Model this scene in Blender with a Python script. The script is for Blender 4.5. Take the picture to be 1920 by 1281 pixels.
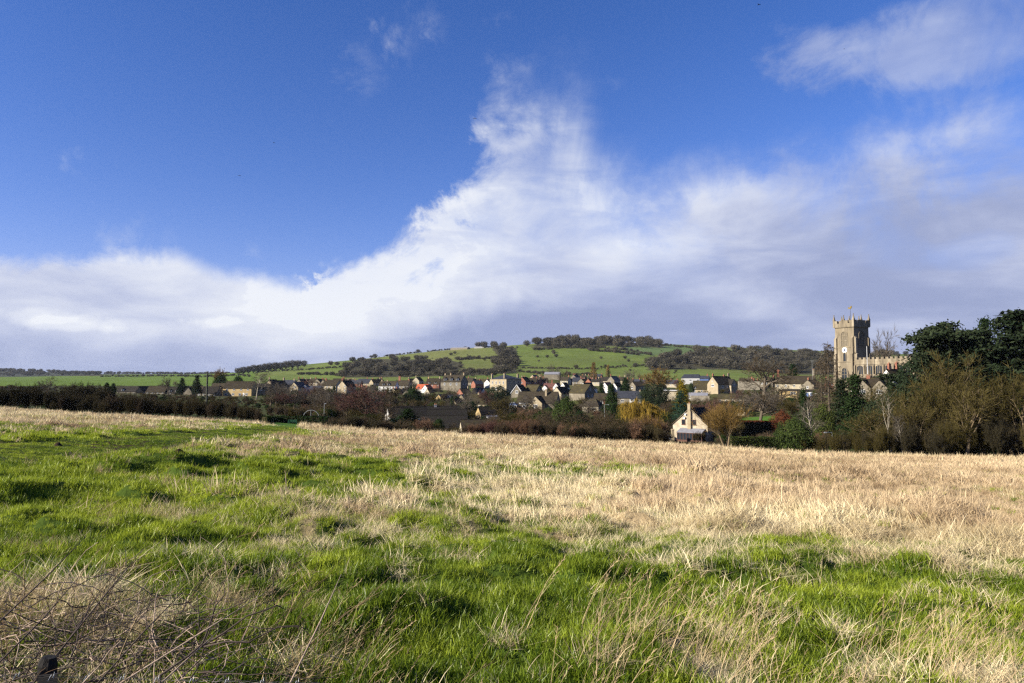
import bpy, math, random
import numpy as np
from math import radians, sin, cos, pi, sqrt, atan2

for _o in list(bpy.data.objects):
    bpy.data.objects.remove(_o)
scene = bpy.context.scene
col = scene.collection

# ---------------------------------------------------------------- camera
PITCH = radians(3.33)
EYE = 1.75
cam_d = bpy.data.cameras.new('camera')
cam_d.lens = 24.0
cam_d.sensor_width = 36.0
cam_d.clip_start = 0.05
cam_d.clip_end = 30000
cam = bpy.data.objects.new('camera', cam_d)
cam.location = (0, 0, EYE)
cam.rotation_euler = (pi / 2 + PITCH, 0, 0)
col.objects.link(cam)
scene.camera = cam


def ray(px, py):
    sx = (px - 960) / 1280.0
    sy = (640.5 - py) / 1280.0
    return np.array((sx, cos(PITCH) - sy * sin(PITCH), sin(PITCH) + sy * cos(PITCH)))


def at(px, py, d):
    """world point seen at photograph pixel px, py, at depth d metres"""
    r = ray(px, py)
    t = d / r[1]
    return np.array((r[0] * t, d, EYE + r[2] * t))


def azel(px, py):
    r = ray(px, py)
    return atan2(r[0], r[1]), math.asin(r[2] / np.linalg.norm(r))


# ---------------------------------------------------------------- light
SUN_EL = radians(27)
SUN_BACK = radians(24)          # how far the sun stands behind the left side
to_sun = np.array((-cos(SUN_EL) * cos(SUN_BACK), -cos(SUN_EL) * sin(SUN_BACK), sin(SUN_EL)))
sun_d = bpy.data.lights.new('sun', 'SUN')
sun_d.energy = 5.0
sun_d.angle = radians(0.5)
sun_d.color = (1.0, 0.93, 0.81)
sun = bpy.data.objects.new('sun', sun_d)
from mathutils import Vector, Matrix
sun.rotation_euler = Vector(to_sun).to_track_quat('Z', 'Y').to_euler()
sun.location = (-60, -20, 60)
col.objects.link(sun)

scene.view_settings.view_transform = 'Standard'
scene.view_settings.look = 'None'
scene.view_settings.exposure = 1.15
scene.view_settings.gamma = 1.0
scene.view_settings.use_curve_mapping = False
cy = scene.cycles
cy.max_bounces = 5
cy.diffuse_bounces = 2
cy.glossy_bounces = 2
cy.transmission_bounces = 3
cy.volume_bounces = 0
cy.transparent_max_bounces = 6
cy.caustics_reflective = False
cy.caustics_refractive = False
cy.use_denoising = False
cy.pixel_filter_type = 'BLACKMAN_HARRIS'
cy.filter_width = 1.35
cy.sample_clamp_indirect = 4.0
cy.use_adaptive_sampling = True
cy.adaptive_threshold = 0.007


class NB:
    """small helper that wires shader nodes"""
    def __init__(self, tree):
        self.t = tree

    def node(self, kind, **kw):
        n = self.t.nodes.new(kind)
        for k, v in kw.items():
            setattr(n, k, v)
        return n

    def put(self, sock, v):
        if isinstance(v, bpy.types.NodeSocket):
            self.t.links.new(v, sock)
        elif v is not None:
            sock.default_value = v

    def m(self, op, a, b=None, c=None, clamp=False):
        n = self.node('ShaderNodeMath', operation=op, use_clamp=clamp)
        for i, v in enumerate((a, b, c)):
            if v is not None:
                self.put(n.inputs[i], v)
        return n.outputs[0]

    def vm(self, op, a, b=None):
        n = self.node('ShaderNodeVectorMath', operation=op)
        self.put(n.inputs[0], a)
        if b is not None:
            self.put(n.inputs[1], b)
        return n.outputs['Value'] if op in ('DOT_PRODUCT', 'LENGTH') else n.outputs[0]

    def smooth(self, v, lo, hi, a=0.0, b=1.0):
        n = self.node('ShaderNodeMapRange', interpolation_type='SMOOTHSTEP')
        self.put(n.inputs[0], v)
        for i, x in enumerate((lo, hi, a, b)):
            self.put(n.inputs[1 + i], x)
        return n.outputs[0]

    def noise(self, vec, scale, detail=5, rough=0.55, dist=0.0):
        n = self.node('ShaderNodeTexNoise')
        if vec is not None:
            self.put(n.inputs['Vector'], vec)
        n.inputs['Scale'].default_value = scale
        n.inputs['Detail'].default_value = detail
        n.inputs['Roughness'].default_value = rough
        n.inputs['Distortion'].default_value = dist
        return n.outputs['Fac']

    def mix(self, f, a, b, mode='MIX'):
        n = self.node('ShaderNodeMix', data_type='RGBA', blend_type=mode)
        self.put(n.inputs[0], f)
        for i, v in ((6, a), (7, b)):
            if isinstance(v, tuple) and len(v) == 3:
                v = (*v, 1.0)
            self.put(n.inputs[i], v)
        return n.outputs[2]

    def comb(self, x, y, z):
        n = self.node('ShaderNodeCombineXYZ')
        for i, v in enumerate((x, y, z)):
            self.put(n.inputs[i], v)
        return n.outputs[0]


# ---------------------------------------------------------------- sky
world = bpy.data.worlds.new('World')
scene.world = world
world.use_nodes = True
world.cycles.sampling_method = 'MANUAL'
world.cycles.sample_map_resolution = 512
wt = world.node_tree
wt.nodes.clear()
W = NB(wt)
sky = W.node('ShaderNodeTexSky', sky_type='NISHITA')
sky.sun_disc = False
sky.sun_elevation = SUN_EL
sky.sun_rotation = atan2(to_sun[0], to_sun[1])
sky.altitude = 120
sky.air_density = 1.0
sky.dust_density = 0.3
sky.ozone_density = 2.2
gen = W.node('ShaderNodeTexCoord').outputs['Generated']
sep = W.node('ShaderNodeSeparateXYZ')
W.put(sep.inputs[0], gen)
dx, dy, dz = sep.outputs
az = W.m('ARCTAN2', dx, dy)
el = W.m('ARCSINE', dz)

# clear air: the deep polarised blue of a March noon
hs = W.node('ShaderNodeHueSaturation')
hs.inputs['Saturation'].default_value = 1.30
hs.inputs['Value'].default_value = 1.0
W.put(hs.inputs['Color'], sky.outputs[0])
blue = W.mix(1.0, hs.outputs[0], (1.02, 0.81, 1.14), 'MULTIPLY')

# cloud bank: its upper edge as elevation over azimuth, broken up by noise
edge_px = [(-300, 490), (0, 476), (180, 470), (320, 466), (400, 492), (480, 506), (560, 520), (595, 480), (690, 462), (780, 445),
           (825, 385), (855, 290), (890, 205), (960, 125), (1040, 85), (1110, 150), (1165, 230), (1230, 262),
           (1330, 235), (1450, 205), (1540, 185), (1600, 165), (1760, 140), (1920, 120), (2250, 160)]
A0, A1, E1 = -1.25, 1.25, 0.75
fc = W.node('ShaderNodeFloatCurve')
cm = fc.mapping
pts = sorted([((a - A0) / (A1 - A0), e / E1) for a, e in (azel(*p) for p in edge_px)])
pts = [(0.0, 0.30)] + pts + [(1.0, 0.30)]
cv = cm.curves[0]
cv.points[0].location = pts[0]
cv.points[1].location = pts[-1]
for p in pts[1:-1]:
    cv.points.new(*p)
for p in cv.points:
    p.handle_type = 'AUTO_CLAMPED'
cm.update()
wv = W.noise(gen, 7.0, 3, 0.55)
n_fine = W.noise(gen, 9.0, 8, 0.66, 0.35)
azw = W.m('ADD', az, W.m('ADD', W.m('MULTIPLY', W.m('SUBTRACT', wv, 0.5), 0.12), W.m('MULTIPLY', W.m('SUBTRACT', n_fine, 0.5), 0.16)))
azn = W.m('DIVIDE', W.m('SUBTRACT', azw, A0), A1 - A0, clamp=True)
W.put(fc.inputs['Value'], azn)
edge = W.m('MULTIPLY', fc.outputs[0], E1)

zz = W.m('ADD', W.m('MAXIMUM', dz, 0.0), 0.18)
plane = W.comb(W.m('DIVIDE', dx, zz), W.m('DIVIDE', dy, zz), 0.0)
strk = W.comb(W.m('MULTIPLY', dx, 1.0), W.m('MULTIPLY', dy, 1.0), W.m('MULTIPLY', dz, 3.4))
n_big = W.noise(strk, 2.6, 4, 0.52, 0.3)
n_str = W.noise(strk, 5.5, 6, 0.58, 0.35)


elw = W.m('ADD', el, W.m('MULTIPLY', W.m('SUBTRACT', wv, 0.5), -0.07))


def blob(px, py, rad, amp, flat=1.0):
    """soft patch of sky round a direction, rad degrees wide, flattened by flat"""
    a_, e_ = azel(px, py)
    r_ = radians(rad)
    u_ = W.m('MULTIPLY', W.m('SUBTRACT', azw, a_), 1 / r_)
    v_ = W.m('MULTIPLY', W.m('SUBTRACT', elw, e_), flat / r_)
    d_ = W.m('ADD', W.m('MULTIPLY', u_, u_), W.m('MULTIPLY', v_, v_))
    return W.smooth(d_, 0.0, 1.0, amp, 0.0)


def add(*s):
    r = s[0]
    for x in s[1:]:
        r = W.m('ADD', r, x)
    return r


s = W.m('SUBTRACT', edge, el)
n_w = W.noise(gen, 4.5, 7, 0.62, 0.5)
s = add(s, W.m('MULTIPLY', W.m('SUBTRACT', n_fine, 0.5), W.smooth(az, -0.30, -0.05, 0.075, 0.30)), W.m('MULTIPLY', W.m('SUBTRACT', n_w, 0.5), W.smooth(az, -0.30, 0.0, 0.045, 0.16)))
softness = W.m('MULTIPLY', W.smooth(az, -0.30, 0.15, 0.030, 0.15), W.smooth(el, 0.08, 0.30, 0.8, 1.2))
bank = W.smooth(W.m('DIVIDE', s, softness), -0.1, 1.1)
# the bank thins upwards and to the right, blue showing through
rightness = W.smooth(az, -0.02, 0.40)
upper = W.smooth(el, 0.09, 0.30)
thin = W.m('MULTIPLY', upper, W.m('ADD', 0.30, W.m('MULTIPLY', rightness, 0.12)))
veil = add(W.m('MULTIPLY', W.m('SUBTRACT', n_str, 0.5), 1.1), W.m('MULTIPLY', W.m('SUBTRACT', n_w, 0.5), 2.0), W.m('MULTIPLY', W.m('SUBTRACT', n_fine, 0.5), 1.0))
holes = add(blob(1830, 470, 4.0, 0.26, 2.0), blob(1690, 480, 4, 0.16, 2.0), blob(1480, 190, 8, 0.34, 1.6), blob(1390, 270, 6, 0.10),
            blob(1330, 120, 12, 0.5), blob(1180, 90, 10, 0.4), blob(1050, 210, 8, 0.26))
wis = add(blob(1700, 320, 16, 0.22, 1.4), blob(1450, 320, 10, 0.16, 1.5))
cover = add(1.0, W.m('MULTIPLY', thin, -1.0), W.m('MULTIPLY', veil, W.m('MULTIPLY', upper, 0.85)), W.m('MULTIPLY', holes, -1.0), wis)
cover = W.m('MINIMUM', W.m('MAXIMUM', cover, 0.0), 1.0)
bank = W.m('MULTIPLY', bank, cover)
# loose scraps in the blue
scr = add(blob(780, 40, 4, 0.42), blob(690, 110, 5, 0.50), blob(640, 130, 3.5, 0.25), blob(850, 55, 2.5, 0.25), blob(475, 467, 1.4, 0.50),
          blob(300, 448, 2.6, 0.50), blob(200, 450, 2.8, 0.5), blob(350, 285, 2.0, 0.22), blob(210, 320, 2.5, 0.20),
          blob(1000, 110, 6, 0.35), blob(1120, 190, 5, 0.45), blob(1370, 210, 2.5, 0.28), blob(0, 25, 4, 0.22), blob(1520, 100, 5.5, 0.65, 1.6), blob(1650, 110, 8, 0.66, 1.7), blob(1800, 80, 9, 0.72, 1.7), blob(1930, 50, 8, 0.7, 1.7))
scraps = W.smooth(W.m('ADD', scr, W.m('MULTIPLY', W.m('SUBTRACT', n_fine, 0.60), 3.2)), 0.15, 1.4, 0.0, 0.55)
cloud = W.m('MAXIMUM', bank, scraps)

# cloud light: sunlit tops, grey undersides, streaks
lit = W.m('SUBTRACT', 1.0, W.smooth(s, 0.02, 0.42))
lit = W.m('MULTIPLY', lit, W.smooth(az, 0.05, 0.40, 1.0, 0.25))
left = W.smooth(az, -0.10, 0.35, 1.0, 0.0)
low = W.smooth(el, 0.0, 0.11, 1.0, 0.0)
br = add(0.19, W.m('MULTIPLY', lit, 0.36), W.m('MULTIPLY', left, 0.16),
         W.m('MULTIPLY', W.m('SUBTRACT', n_big, 0.5), 1.05), W.m('MULTIPLY', W.m('SUBTRACT', n_str, 0.5), 1.15),
         W.m('MULTIPLY', low, -0.16), W.m('MULTIPLY', W.m('SUBTRACT', n_w, 0.5), W.smooth(el, 0.05, 0.2, 0.0, 0.6)))
br = add(br, blob(120, 520, 22, 0.26, 3.0), blob(420, 560, 16, 0.14, 3.0), blob(720, 515, 14, 0.26, 2.2), blob(1000, 380, 13, 0.26, 1.4),
         blob(560, 600, 14, 0.10, 4.0), blob(110, 655, 22, -0.50, 2.6), blob(960, 630, 18, -0.28, 4.0), blob(140, 606, 3.6, 0.36, 5.0), blob(60, 590, 3.0, 0.26, 4.0),
         blob(410, 608, 2.6, 0.25, 4.5), blob(960, 560, 7, 0.18, 3.0), blob(1370, 360, 4.5, 0.20, 1.5), blob(1220, 390, 8, 0.18, 1.5), blob(1300, 440, 7, 0.14, 2.5), blob(1120, 270, 6, 0.14))
br = W.m('MAXIMUM', W.m('MINIMUM', br, 1.0), 0.0)
ramp = W.node('ShaderNodeValToRGB')
W.put(ramp.inputs[0], br)
cr = ramp.color_ramp
cr.interpolation = 'B_SPLINE'
cr.elements[0].position = 0.0
cr.elements[0].color = (0.215, 0.255, 0.410, 1)
cr.elements[1].position = 0.92
cr.elements[1].color = (0.615, 0.635, 0.680, 1)
e = cr.elements.new(0.40)
e.color = (0.345, 0.385, 0.540, 1)
SKY_STR = 0.064
cloud_c = W.mix(1.0, ramp.outputs[0], (10.0,) * 3, 'MULTIPLY')
fin = W.mix(cloud, blue, cloud_c)
bg = W.node('ShaderNodeBackground')
W.put(bg.inputs[0], fin)
bg.inputs[1].default_value = SKY_STR
wo = W.node('ShaderNodeOutputWorld')
wt.links.new(bg.outputs[0], wo.inputs[0])


# ---------------------------------------------------------------- numpy noise
def _hash(ix, iy, seed):
    h = (ix * 374761393 + iy * 668265263 + seed * 1442695041) & 0xFFFFFFFF
    h = ((h ^ (h >> 13)) * 1274126177) & 0xFFFFFFFF
    h = h ^ (h >> 16)
    return (h & 0xFFFF) / 65535.0


def vnoise(x, y, seed=0):
    x = np.asarray(x, float)
    y = np.asarray(y, float)
    ix = np.floor(x).astype(np.int64)
    iy = np.floor(y).astype(np.int64)
    fx = x - ix
    fy = y - iy
    fx = fx * fx * fx * (fx * (fx * 6 - 15) + 10)
    fy = fy * fy * fy * (fy * (fy * 6 - 15) + 10)
    a = _hash(ix, iy, seed)
    b = _hash(ix + 1, iy, seed)
    c = _hash(ix, iy + 1, seed)
    d = _hash(ix + 1, iy + 1, seed)
    return (a * (1 - fx) + b * fx) * (1 - fy) + (c * (1 - fx) + d * fx) * fy


def fbm(x, y, seed=0, oct=4, rough=0.5):
    s = 0
    a = 1
    t = 0
    for i in range(oct):
        s = s + a * vnoise(np.asarray(x) * 2 ** i, np.asarray(y) * 2 ** i, seed + i * 17)
        t += a
        a *= rough
    return s / t


# ---------------------------------------------------------------- materials
MATS = {}
ALB = 0.78         # all base colours are set against this exposure


def surf(name, c1, c2=None, scale=2.0, rough=0.85, bump=0.0, bscale=None, spec=0.25, c3=None, metallic=0.0, coords='Object', randv=0.0, stretch=None):
    """Principled surface with two or three mottled tones and fine relief"""
    c1, c2, c3 = (None if q is None else tuple(v * ALB for v in q) for q in (c1, c2, c3))
    m = bpy.data.materials.new(name)
    m.use_nodes = True
    t = m.node_tree
    n = NB(t)
    b = t.nodes['Principled BSDF']
    tc = n.node('ShaderNodeTexCoord').outputs[coords]
    if stretch:
        mp = n.node('ShaderNodeMapping')
        mp.inputs['Scale'].default_value = stretch
        n.put(mp.inputs[0], tc)
        tc = mp.outputs[0]
    c = (*c1, 1)
    if c2 is not None:
        f = n.smooth(n.noise(tc, scale, 6, 0.62), 0.35, 0.65)
        c = n.mix(f, c1, c2)
        if c3 is not None:
            f3 = n.smooth(n.noise(tc, scale * 0.37 + 0.11, 5, 0.6), 0.5, 0.68)
            c = n.mix(f3, c, c3)
    if randv:
        oi = n.node('ShaderNodeObjectInfo').outputs['Random']
        h = n.node('ShaderNodeHueSaturation')
        n.put(h.inputs['Value'], n.smooth(oi, 0.0, 1.0, 1 - randv, 1 + randv))
        n.put(h.inputs['Color'], c)
        c = h.outputs[0]
    n.put(b.inputs['Base Color'], c)
    b.inputs['Roughness'].default_value = rough
    b.inputs['Specular IOR Level'].default_value = spec
    b.inputs['Metallic'].default_value = metallic
    if bump:
        bn = n.node('ShaderNodeBump')
        bn.inputs['Strength'].default_value = bump
        bn.inputs['Distance'].default_value = 0.05
        n.put(bn.inputs['Height'], n.noise(tc, bscale or scale * 4, 5, 0.6))
        n.put(b.inputs['Normal'], bn.outputs[0])
    MATS[name] = m
    return m


def leafmat(name, c1, c2, trans=0.3, scale=0.6, tint=False, tipc=None, gloss=0.0):
    """thin plant matter: reflects and lets light through, tone changes from piece to piece"""
    c1, c2 = (tuple(v * ALB for v in q) for q in (c1, c2))
    m = bpy.data.materials.new(name)
    m.use_nodes = True
    t = m.node_tree
    t.nodes.clear()
    n = NB(t)
    geo = n.node('ShaderNodeNewGeometry')
    r = geo.outputs['Random Per Island']
    if tint:
        a = n.node('ShaderNodeAttribute', attribute_type='INSTANCER', attribute_name='tint').outputs['Fac']
        f = n.m('ADD', n.m('MULTIPLY', r, 0.45), n.m('MULTIPLY', a, 0.75), clamp=True)
    else:
        oi = n.node('ShaderNodeObjectInfo').outputs['Random']
        nz = n.noise(geo.outputs['Position'], scale, 3, 0.6)
        f = n.m('ADD', n.m('MULTIPLY', r, 0.5), n.m('ADD', n.m('MULTIPLY', nz, 0.6), n.m('MULTIPLY', n.m('SUBTRACT', oi, 0.5), 0.3)), clamp=True)
        f = n.smooth(f, 0.2, 0.9)
    c = n.mix(f, c1, c2)
    if tipc is not None:
        at_ = n.node('ShaderNodeAttribute', attribute_type='GEOMETRY', attribute_name='tip').outputs['Fac']
        c = n.mix(at_, c, tipc)
    d = n.node('ShaderNodeBsdfDiffuse')
    tr = n.node('ShaderNodeBsdfTranslucent')
    n.put(d.inputs[0], c)
    n.put(tr.inputs[0], c)
    mx = n.node('ShaderNodeMixShader')
    mx.inputs[0].default_value = trans
    t.links.new(d.outputs[0], mx.inputs[1])
    t.links.new(tr.outputs[0], mx.inputs[2])
    o = n.node('ShaderNodeOutputMaterial')
    if gloss:
        gg = n.node('ShaderNodeBsdfGlossy')
        gg.inputs['Roughness'].default_value = 0.42
        gg.inputs['Color'].default_value = (0.9, 0.9, 0.8, 1)
        m2 = n.node('ShaderNodeMixShader')
        m2.inputs[0].default_value = gloss
        t.links.new(mx.outputs[0], m2.inputs[1])
        t.links.new(gg.outputs[0], m2.inputs[2])
        mx = m2
    t.links.new(mx.outputs[0], o.inputs[0])
    MATS[name] = m
    return m


# ---------------------------------------------------------------- object helpers
def mesh_np(name, verts, faces, mat=None, smooth=False):
    me = bpy.data.meshes.new(name)
    if isinstance(faces, np.ndarray):
        faces = faces.tolist()
    me.from_pydata(np.asarray(verts, float).reshape(-1, 3).tolist(), [], faces)
    if mat is not None:
        for mm in (mat if isinstance(mat, (list, tuple)) else [mat]):
            me.materials.append(MATS[mm] if isinstance(mm, str) else mm)
    if smooth:
        me.polygons.foreach_set('use_smooth', [True] * len(me.polygons))
    me.update()
    return me


def link(o, parent=None):
    col.objects.link(o)
    if parent is not None:
        o.parent = parent
    return o


def tag(o, label=None, cat=None, group=None, kind=None):
    for k, v in (('label', label), ('category', cat), ('group', group), ('kind', kind)):
        if v:
            o[k] = v
    return o


def empty(name, loc=(0, 0, 0), rz=0.0, label=None, cat=None, group=None):
    o = bpy.data.objects.new(name, None)
    o.location = tuple(float(v) for v in loc)
    o.rotation_euler = (0, 0, rz)
    o.empty_display_size = 0.5
    col.objects.link(o)
    return tag(o, label, cat, group)


class MB:
    """collects boxes, prisms and tubes into one mesh"""
    def __init__(self):
        self.v = []
        self.f = []

    def add(self, verts, faces):
        o = len(self.v)
        self.v += [tuple(map(float, p)) for p in verts]
        self.f += [tuple(o + i for i in f) for f in faces]
        return self

    def box(self, x0, x1, y0, y1, z0, z1):
        v = [(x, y, z) for z in (z0, z1) for x, y in ((x0, y0), (x1, y0), (x1, y1), (x0, y1))]
        return self.add(v, [(3, 2, 1, 0), (4, 5, 6, 7), (0, 1, 5, 4), (1, 2, 6, 5), (2, 3, 7, 6), (3, 0, 4, 7)])

    def frustum(self, cx, cy, z0, z1, a0, b0, a1, b1):
        v = [(cx - a0, cy - b0, z0), (cx + a0, cy - b0, z0), (cx + a0, cy + b0, z0), (cx - a0, cy + b0, z0),
             (cx - a1, cy - b1, z1), (cx + a1, cy - b1, z1), (cx + a1, cy + b1, z1), (cx - a1, cy + b1, z1)]
        return self.add(v, [(3, 2, 1, 0), (4, 5, 6, 7), (0, 1, 5, 4), (1, 2, 6, 5), (2, 3, 7, 6), (3, 0, 4, 7)])

    def tube(self, pts, rads, n=6, cap=True):
        pts = [Vector(p) for p in pts]
        rings = []
        base = len(self.v)
        prev = None
        for i, p in enumerate(pts):
            d = (pts[min(i + 1, len(pts) - 1)] - pts[max(i - 1, 0)])
            d = d.normalized() if d.length > 1e-9 else Vector((0, 0, 1))
            ref = prev if prev is not None else (Vector((1, 0, 0)) if abs(d.x) < 0.9 else Vector((0, 1, 0)))
            a = (ref - d * ref.dot(d))
            a = a.normalized() if a.length > 1e-6 else d.orthogonal().normalized()
            prev = a
            b = d.cross(a)
            r = rads[i] if hasattr(rads, '__len__') else rads
            for k in range(n):
                t = 2 * pi * k / n
                self.v.append(tuple(p + (a * cos(t) + b * sin(t)) * r))
        for i in range(len(pts) - 1):
            for k in range(n):
                self.f.append((base + i * n + k, base + i * n + (k + 1) % n, base + (i + 1) * n + (k + 1) % n, base + (i + 1) * n + k))
        if cap:
            self.f.append(tuple(base + k for k in range(n))[::-1])
            self.f.append(tuple(base + (len(pts) - 1) * n + k for k in range(n)))
        return self

    def prism(self, poly, y0, y1):
        """polygon in x-z extruded along y"""
        n = len(poly)
        v = [(x, y0, z) for x, z in poly] + [(x, y1, z) for x, z in poly]
        f = [tuple(range(n)), tuple(range(2 * n - 1, n - 1, -1))]
        f += [(i, i + n, (i + 1) % n + n, (i + 1) % n) for i in range(n)]
        return self.add(v, f)

    def mesh(self, name, mat, smooth=False):
        return mesh_np(name, self.v, self.f, mat, smooth)

    def build(self, name, mat, parent=None, smooth=False):
        return link(bpy.data.objects.new(name, self.mesh(name, mat, smooth)), parent)

# ---------------------------------------------------------------- the lie of the land
# photograph line (row) at which the ground lies, for columns PXC and depths DD
PXC = np.array([-500, 0, 200, 400, 560, 700, 900, 1100, 1300, 1500, 1700, 1920, 2400], float)
EDGE = np.array([755, 768, 780, 789, 801, 812, 821, 831, 841, 854, 860, 865, 873], float)
FIELD_D = 105.0
SLOPE = np.array([(EYE - at(p, q, FIELD_D)[2]) / FIELD_D - EYE / FIELD_D for p, q in zip(PXC, EDGE)])
DD = np.array([105, 170, 250, 350, 480, 650, 850, 1050, 1450, 1900, 2400, 3500, 5000, 6000, 9000], float)
ROWS = np.array([
    EDGE,
    [752, 757, 766, 774, 787, 803, 815, 822, 829, 828, 828, 828, 828],
    [742, 745, 750, 755, 764, 776, 786, 788, 782, 766, 750, 746, 746],
    [736, 738, 740, 746, 752, 757, 764, 766, 760, 748, 738, 735, 735],
    [730, 731, 733, 738, 740, 741, 744, 744, 740, 736, 730, 728, 728],
    [724, 725, 727, 731, 732, 731, 729, 728, 727, 726, 722, 720, 720],
    [718, 719, 720, 721, 720, 718, 715, 713, 713, 714, 712, 710, 710],
    [715, 716, 716, 714, 711, 706, 702, 701, 703, 706, 702, 698, 698],
    [710, 711, 708, 705, 694, 683, 675, 668, 676, 686, 684, 684, 690],
    [706, 707, 703, 701, 685, 671, 651, 641, 648, 657, 664, 667, 680],
    [704, 706, 704, 703, 692, 680, 662, 654, 660, 668, 674, 678, 690],
    [694, 695, 701, 702, 701, 700, 700, 700, 700, 700, 700, 700, 700],
    [704, 704, 704, 704, 704, 704, 704, 704, 704, 704, 704, 704, 704],
    [708] * 13,
    [711] * 13], float)
TAN = np.array([[(at(960, q, 1.0)[2] - EYE) for q in r] for r in ROWS])     # tangent of the elevation
UC = (PXC - 960) / 1280.0
LD = np.log(DD)


def cr_idx(x, xs):
    i = np.clip(np.searchsorted(xs, x) - 1, 0, len(xs) - 2)
    t = np.clip((x - xs[i]) / (xs[i + 1] - xs[i]), 0, 1)
    return i, t


def hermite(xs, Y, x, axis_vals=False):
    """monotone-ish cubic along the last axis of Y at x (vector)"""
    i, t = cr_idx(x, xs)
    h = np.diff(xs)
    d = np.diff(Y, axis=-1) / h
    m = np.zeros_like(Y)
    m[..., 1:-1] = np.where(d[..., :-1] * d[..., 1:] > 0, 2 * d[..., :-1] * d[..., 1:] / (d[..., :-1] + d[..., 1:] + 1e-12 * np.sign(d[..., :-1])), 0)
    m[..., 0] = d[..., 0]
    m[..., -1] = d[..., -1]
    hh = h[i]
    t2, t3 = t * t, t * t * t
    return (Y[..., i] * (2 * t3 - 3 * t2 + 1) + m[..., i] * hh * (t3 - 2 * t2 + t) + Y[..., i + 1] * (-2 * t3 + 3 * t2) + m[..., i + 1] * hh * (t3 - t2))


_UG = np.linspace(UC[0], UC[-1], 400)
_LG = np.linspace(LD[0], LD[-1], 700)
_T1 = hermite(UC, TAN, _UG)                    # rows x 400
_TG = hermite(LD, _T1.T, _LG)                  # 400 x 700
_SG = hermite(UC, SLOPE[None, :], _UG)[0]

PADS = []                                       # (x, y, z, radius) where buildings stand


def ground_base(x, y):
    x = np.atleast_1d(np.asarray(x, float))
    y = np.atleast_1d(np.asarray(y, float))
    ys = np.maximum(y, 0.01)
    u = np.clip(x / ys, _UG[0], _UG[-1])
    fu = (u - _UG[0]) / (_UG[1] - _UG[0])
    iu = np.clip(fu.astype(int), 0, 398)
    tu = fu - iu
    s = _SG[iu] * (1 - tu) + _SG[iu + 1] * tu
    zf = -s * ys
    fl = (np.log(np.maximum(ys, DD[0])) - _LG[0]) / (_LG[1] - _LG[0])
    il = np.clip(fl.astype(int), 0, 698)
    tl = np.clip(fl - il, 0, 1)
    tt = (_TG[iu, il] * (1 - tu) + _TG[iu + 1, il] * tu) * (1 - tl) + (_TG[iu, il + 1] * (1 - tu) + _TG[iu + 1, il + 1] * tu) * tl
    zt = EYE + tt * ys
    z = np.where(ys < DD[0], zf, zt)
    return np.where(y < 0, -0.02 * y, z)


def ground(x, y):
    z = ground_base(x, y)
    if PADS:
        x = np.atleast_1d(np.asarray(x, float))
        y = np.atleast_1d(np.asarray(y, float))
        P = np.array(PADS)
        sel = (y > 120) & (y < 1200)
        if sel.any():
            X = x[sel]
            Y = y[sel]
            num = np.zeros(len(X))
            den = np.zeros(len(X))
            wmax = np.zeros(len(X))
            for px_, py_, dz_, r_ in P:
                d2 = ((X - px_) ** 2 + (Y - py_) ** 2) / (r_ * r_)
                m = d2 < 9
                w = np.exp(-d2[m] * 1.2)
                num[m] += w * dz_
                den[m] += w
                wmax[m] = np.maximum(wmax[m], w)
            z = z.copy()
            z[sel] += np.where(den > 1e-6, num / np.maximum(den, 1e-6), 0) * np.minimum(wmax * 1.6, 1.0)
    return z


def gz(x, y):
    return float(ground(x, y)[0])


def hit(px, py, dmin=800, dmax=2300):
    """ground point on the hillside seen at a photograph pixel"""
    ds = np.linspace(dmin, dmax, 600)
    u = (px - 960) / 1280.0
    z = ground_base(u * ds, ds)
    rows = (z - EYE) / ds
    want = at(px, py, 1.0)[2] - EYE
    k = np.argmax(rows >= want) if (rows >= want).any() else int(np.argmax(rows))
    d = ds[k]
    return u * d, d, float(z[k])


def pix(x, y, z):
    """photograph pixel of a world point"""
    X = np.asarray(x, float)
    Y = np.asarray(y, float)
    Z = np.asarray(z, float) - EYE
    f = Y * cos(PITCH) + Z * sin(PITCH)
    up = -Y * sin(PITCH) + Z * cos(PITCH)
    return 960 + 1280 * X / f, 640.5 - 1280 * up / f


def inpoly(px, py, poly):
    r = np.zeros(len(px), bool)
    n = len(poly)
    for i in range(n):
        x0, y0 = poly[i]
        x1, y1 = poly[(i + 1) % n]
        c = ((y0 > py) != (y1 > py)) & (px < (x1 - x0) * (py - y0) / (y1 - y0 + 1e-9) + x0)
        r ^= c
    return r


# how much of the sward is dead straw (0 green .. 1 straw), traced from the photograph onto the ground
TC = np.array([0, 240, 480, 720, 960, 1200, 1440, 1680, 1920], float)
TR = np.array([765, 790, 815, 840, 865, 890, 920, 960, 1000, 1040, 1075, 1120, 1180, 1281], float)
TV = np.array([
    [.90, .92, .72, .80, .9, 1, 1, 1, 1],
    [.55, .66, .52, .72, .9, 1, 1, 1, 1],
    [.12, .22, .20, .76, .94, 1, 1, 1, 1],
    [.00, .04, .22, .70, .94, 1, 1, 1, .95],
    [.02, .10, .24, .44, .82, .90, .92, .80, .92],
    [.12, .14, .18, .20, .32, .32, .90, 1, 1],
    [.04, .08, .20, .36, .64, .82, .95, 1, 1],
    [.02, .06, .22, .42, .66, .82, .93, .98, 1],
    [.03, .06, .20, .30, .32, .42, .58, .84, .95],
    [.08, .10, .10, .12, .10, .10, .20, .48, .84],
    [.16, .12, .06, .05, .02, .02, .06, .10, .26],
    [.22, .18, .06, .02, .00, .02, .06, .07, .05],
    [.32, .26, .09, .04, .06, .09, .14, .18, .18],
    [.38, .32, .15, .10, .14, .19, .26, .30, .33]])
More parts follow.
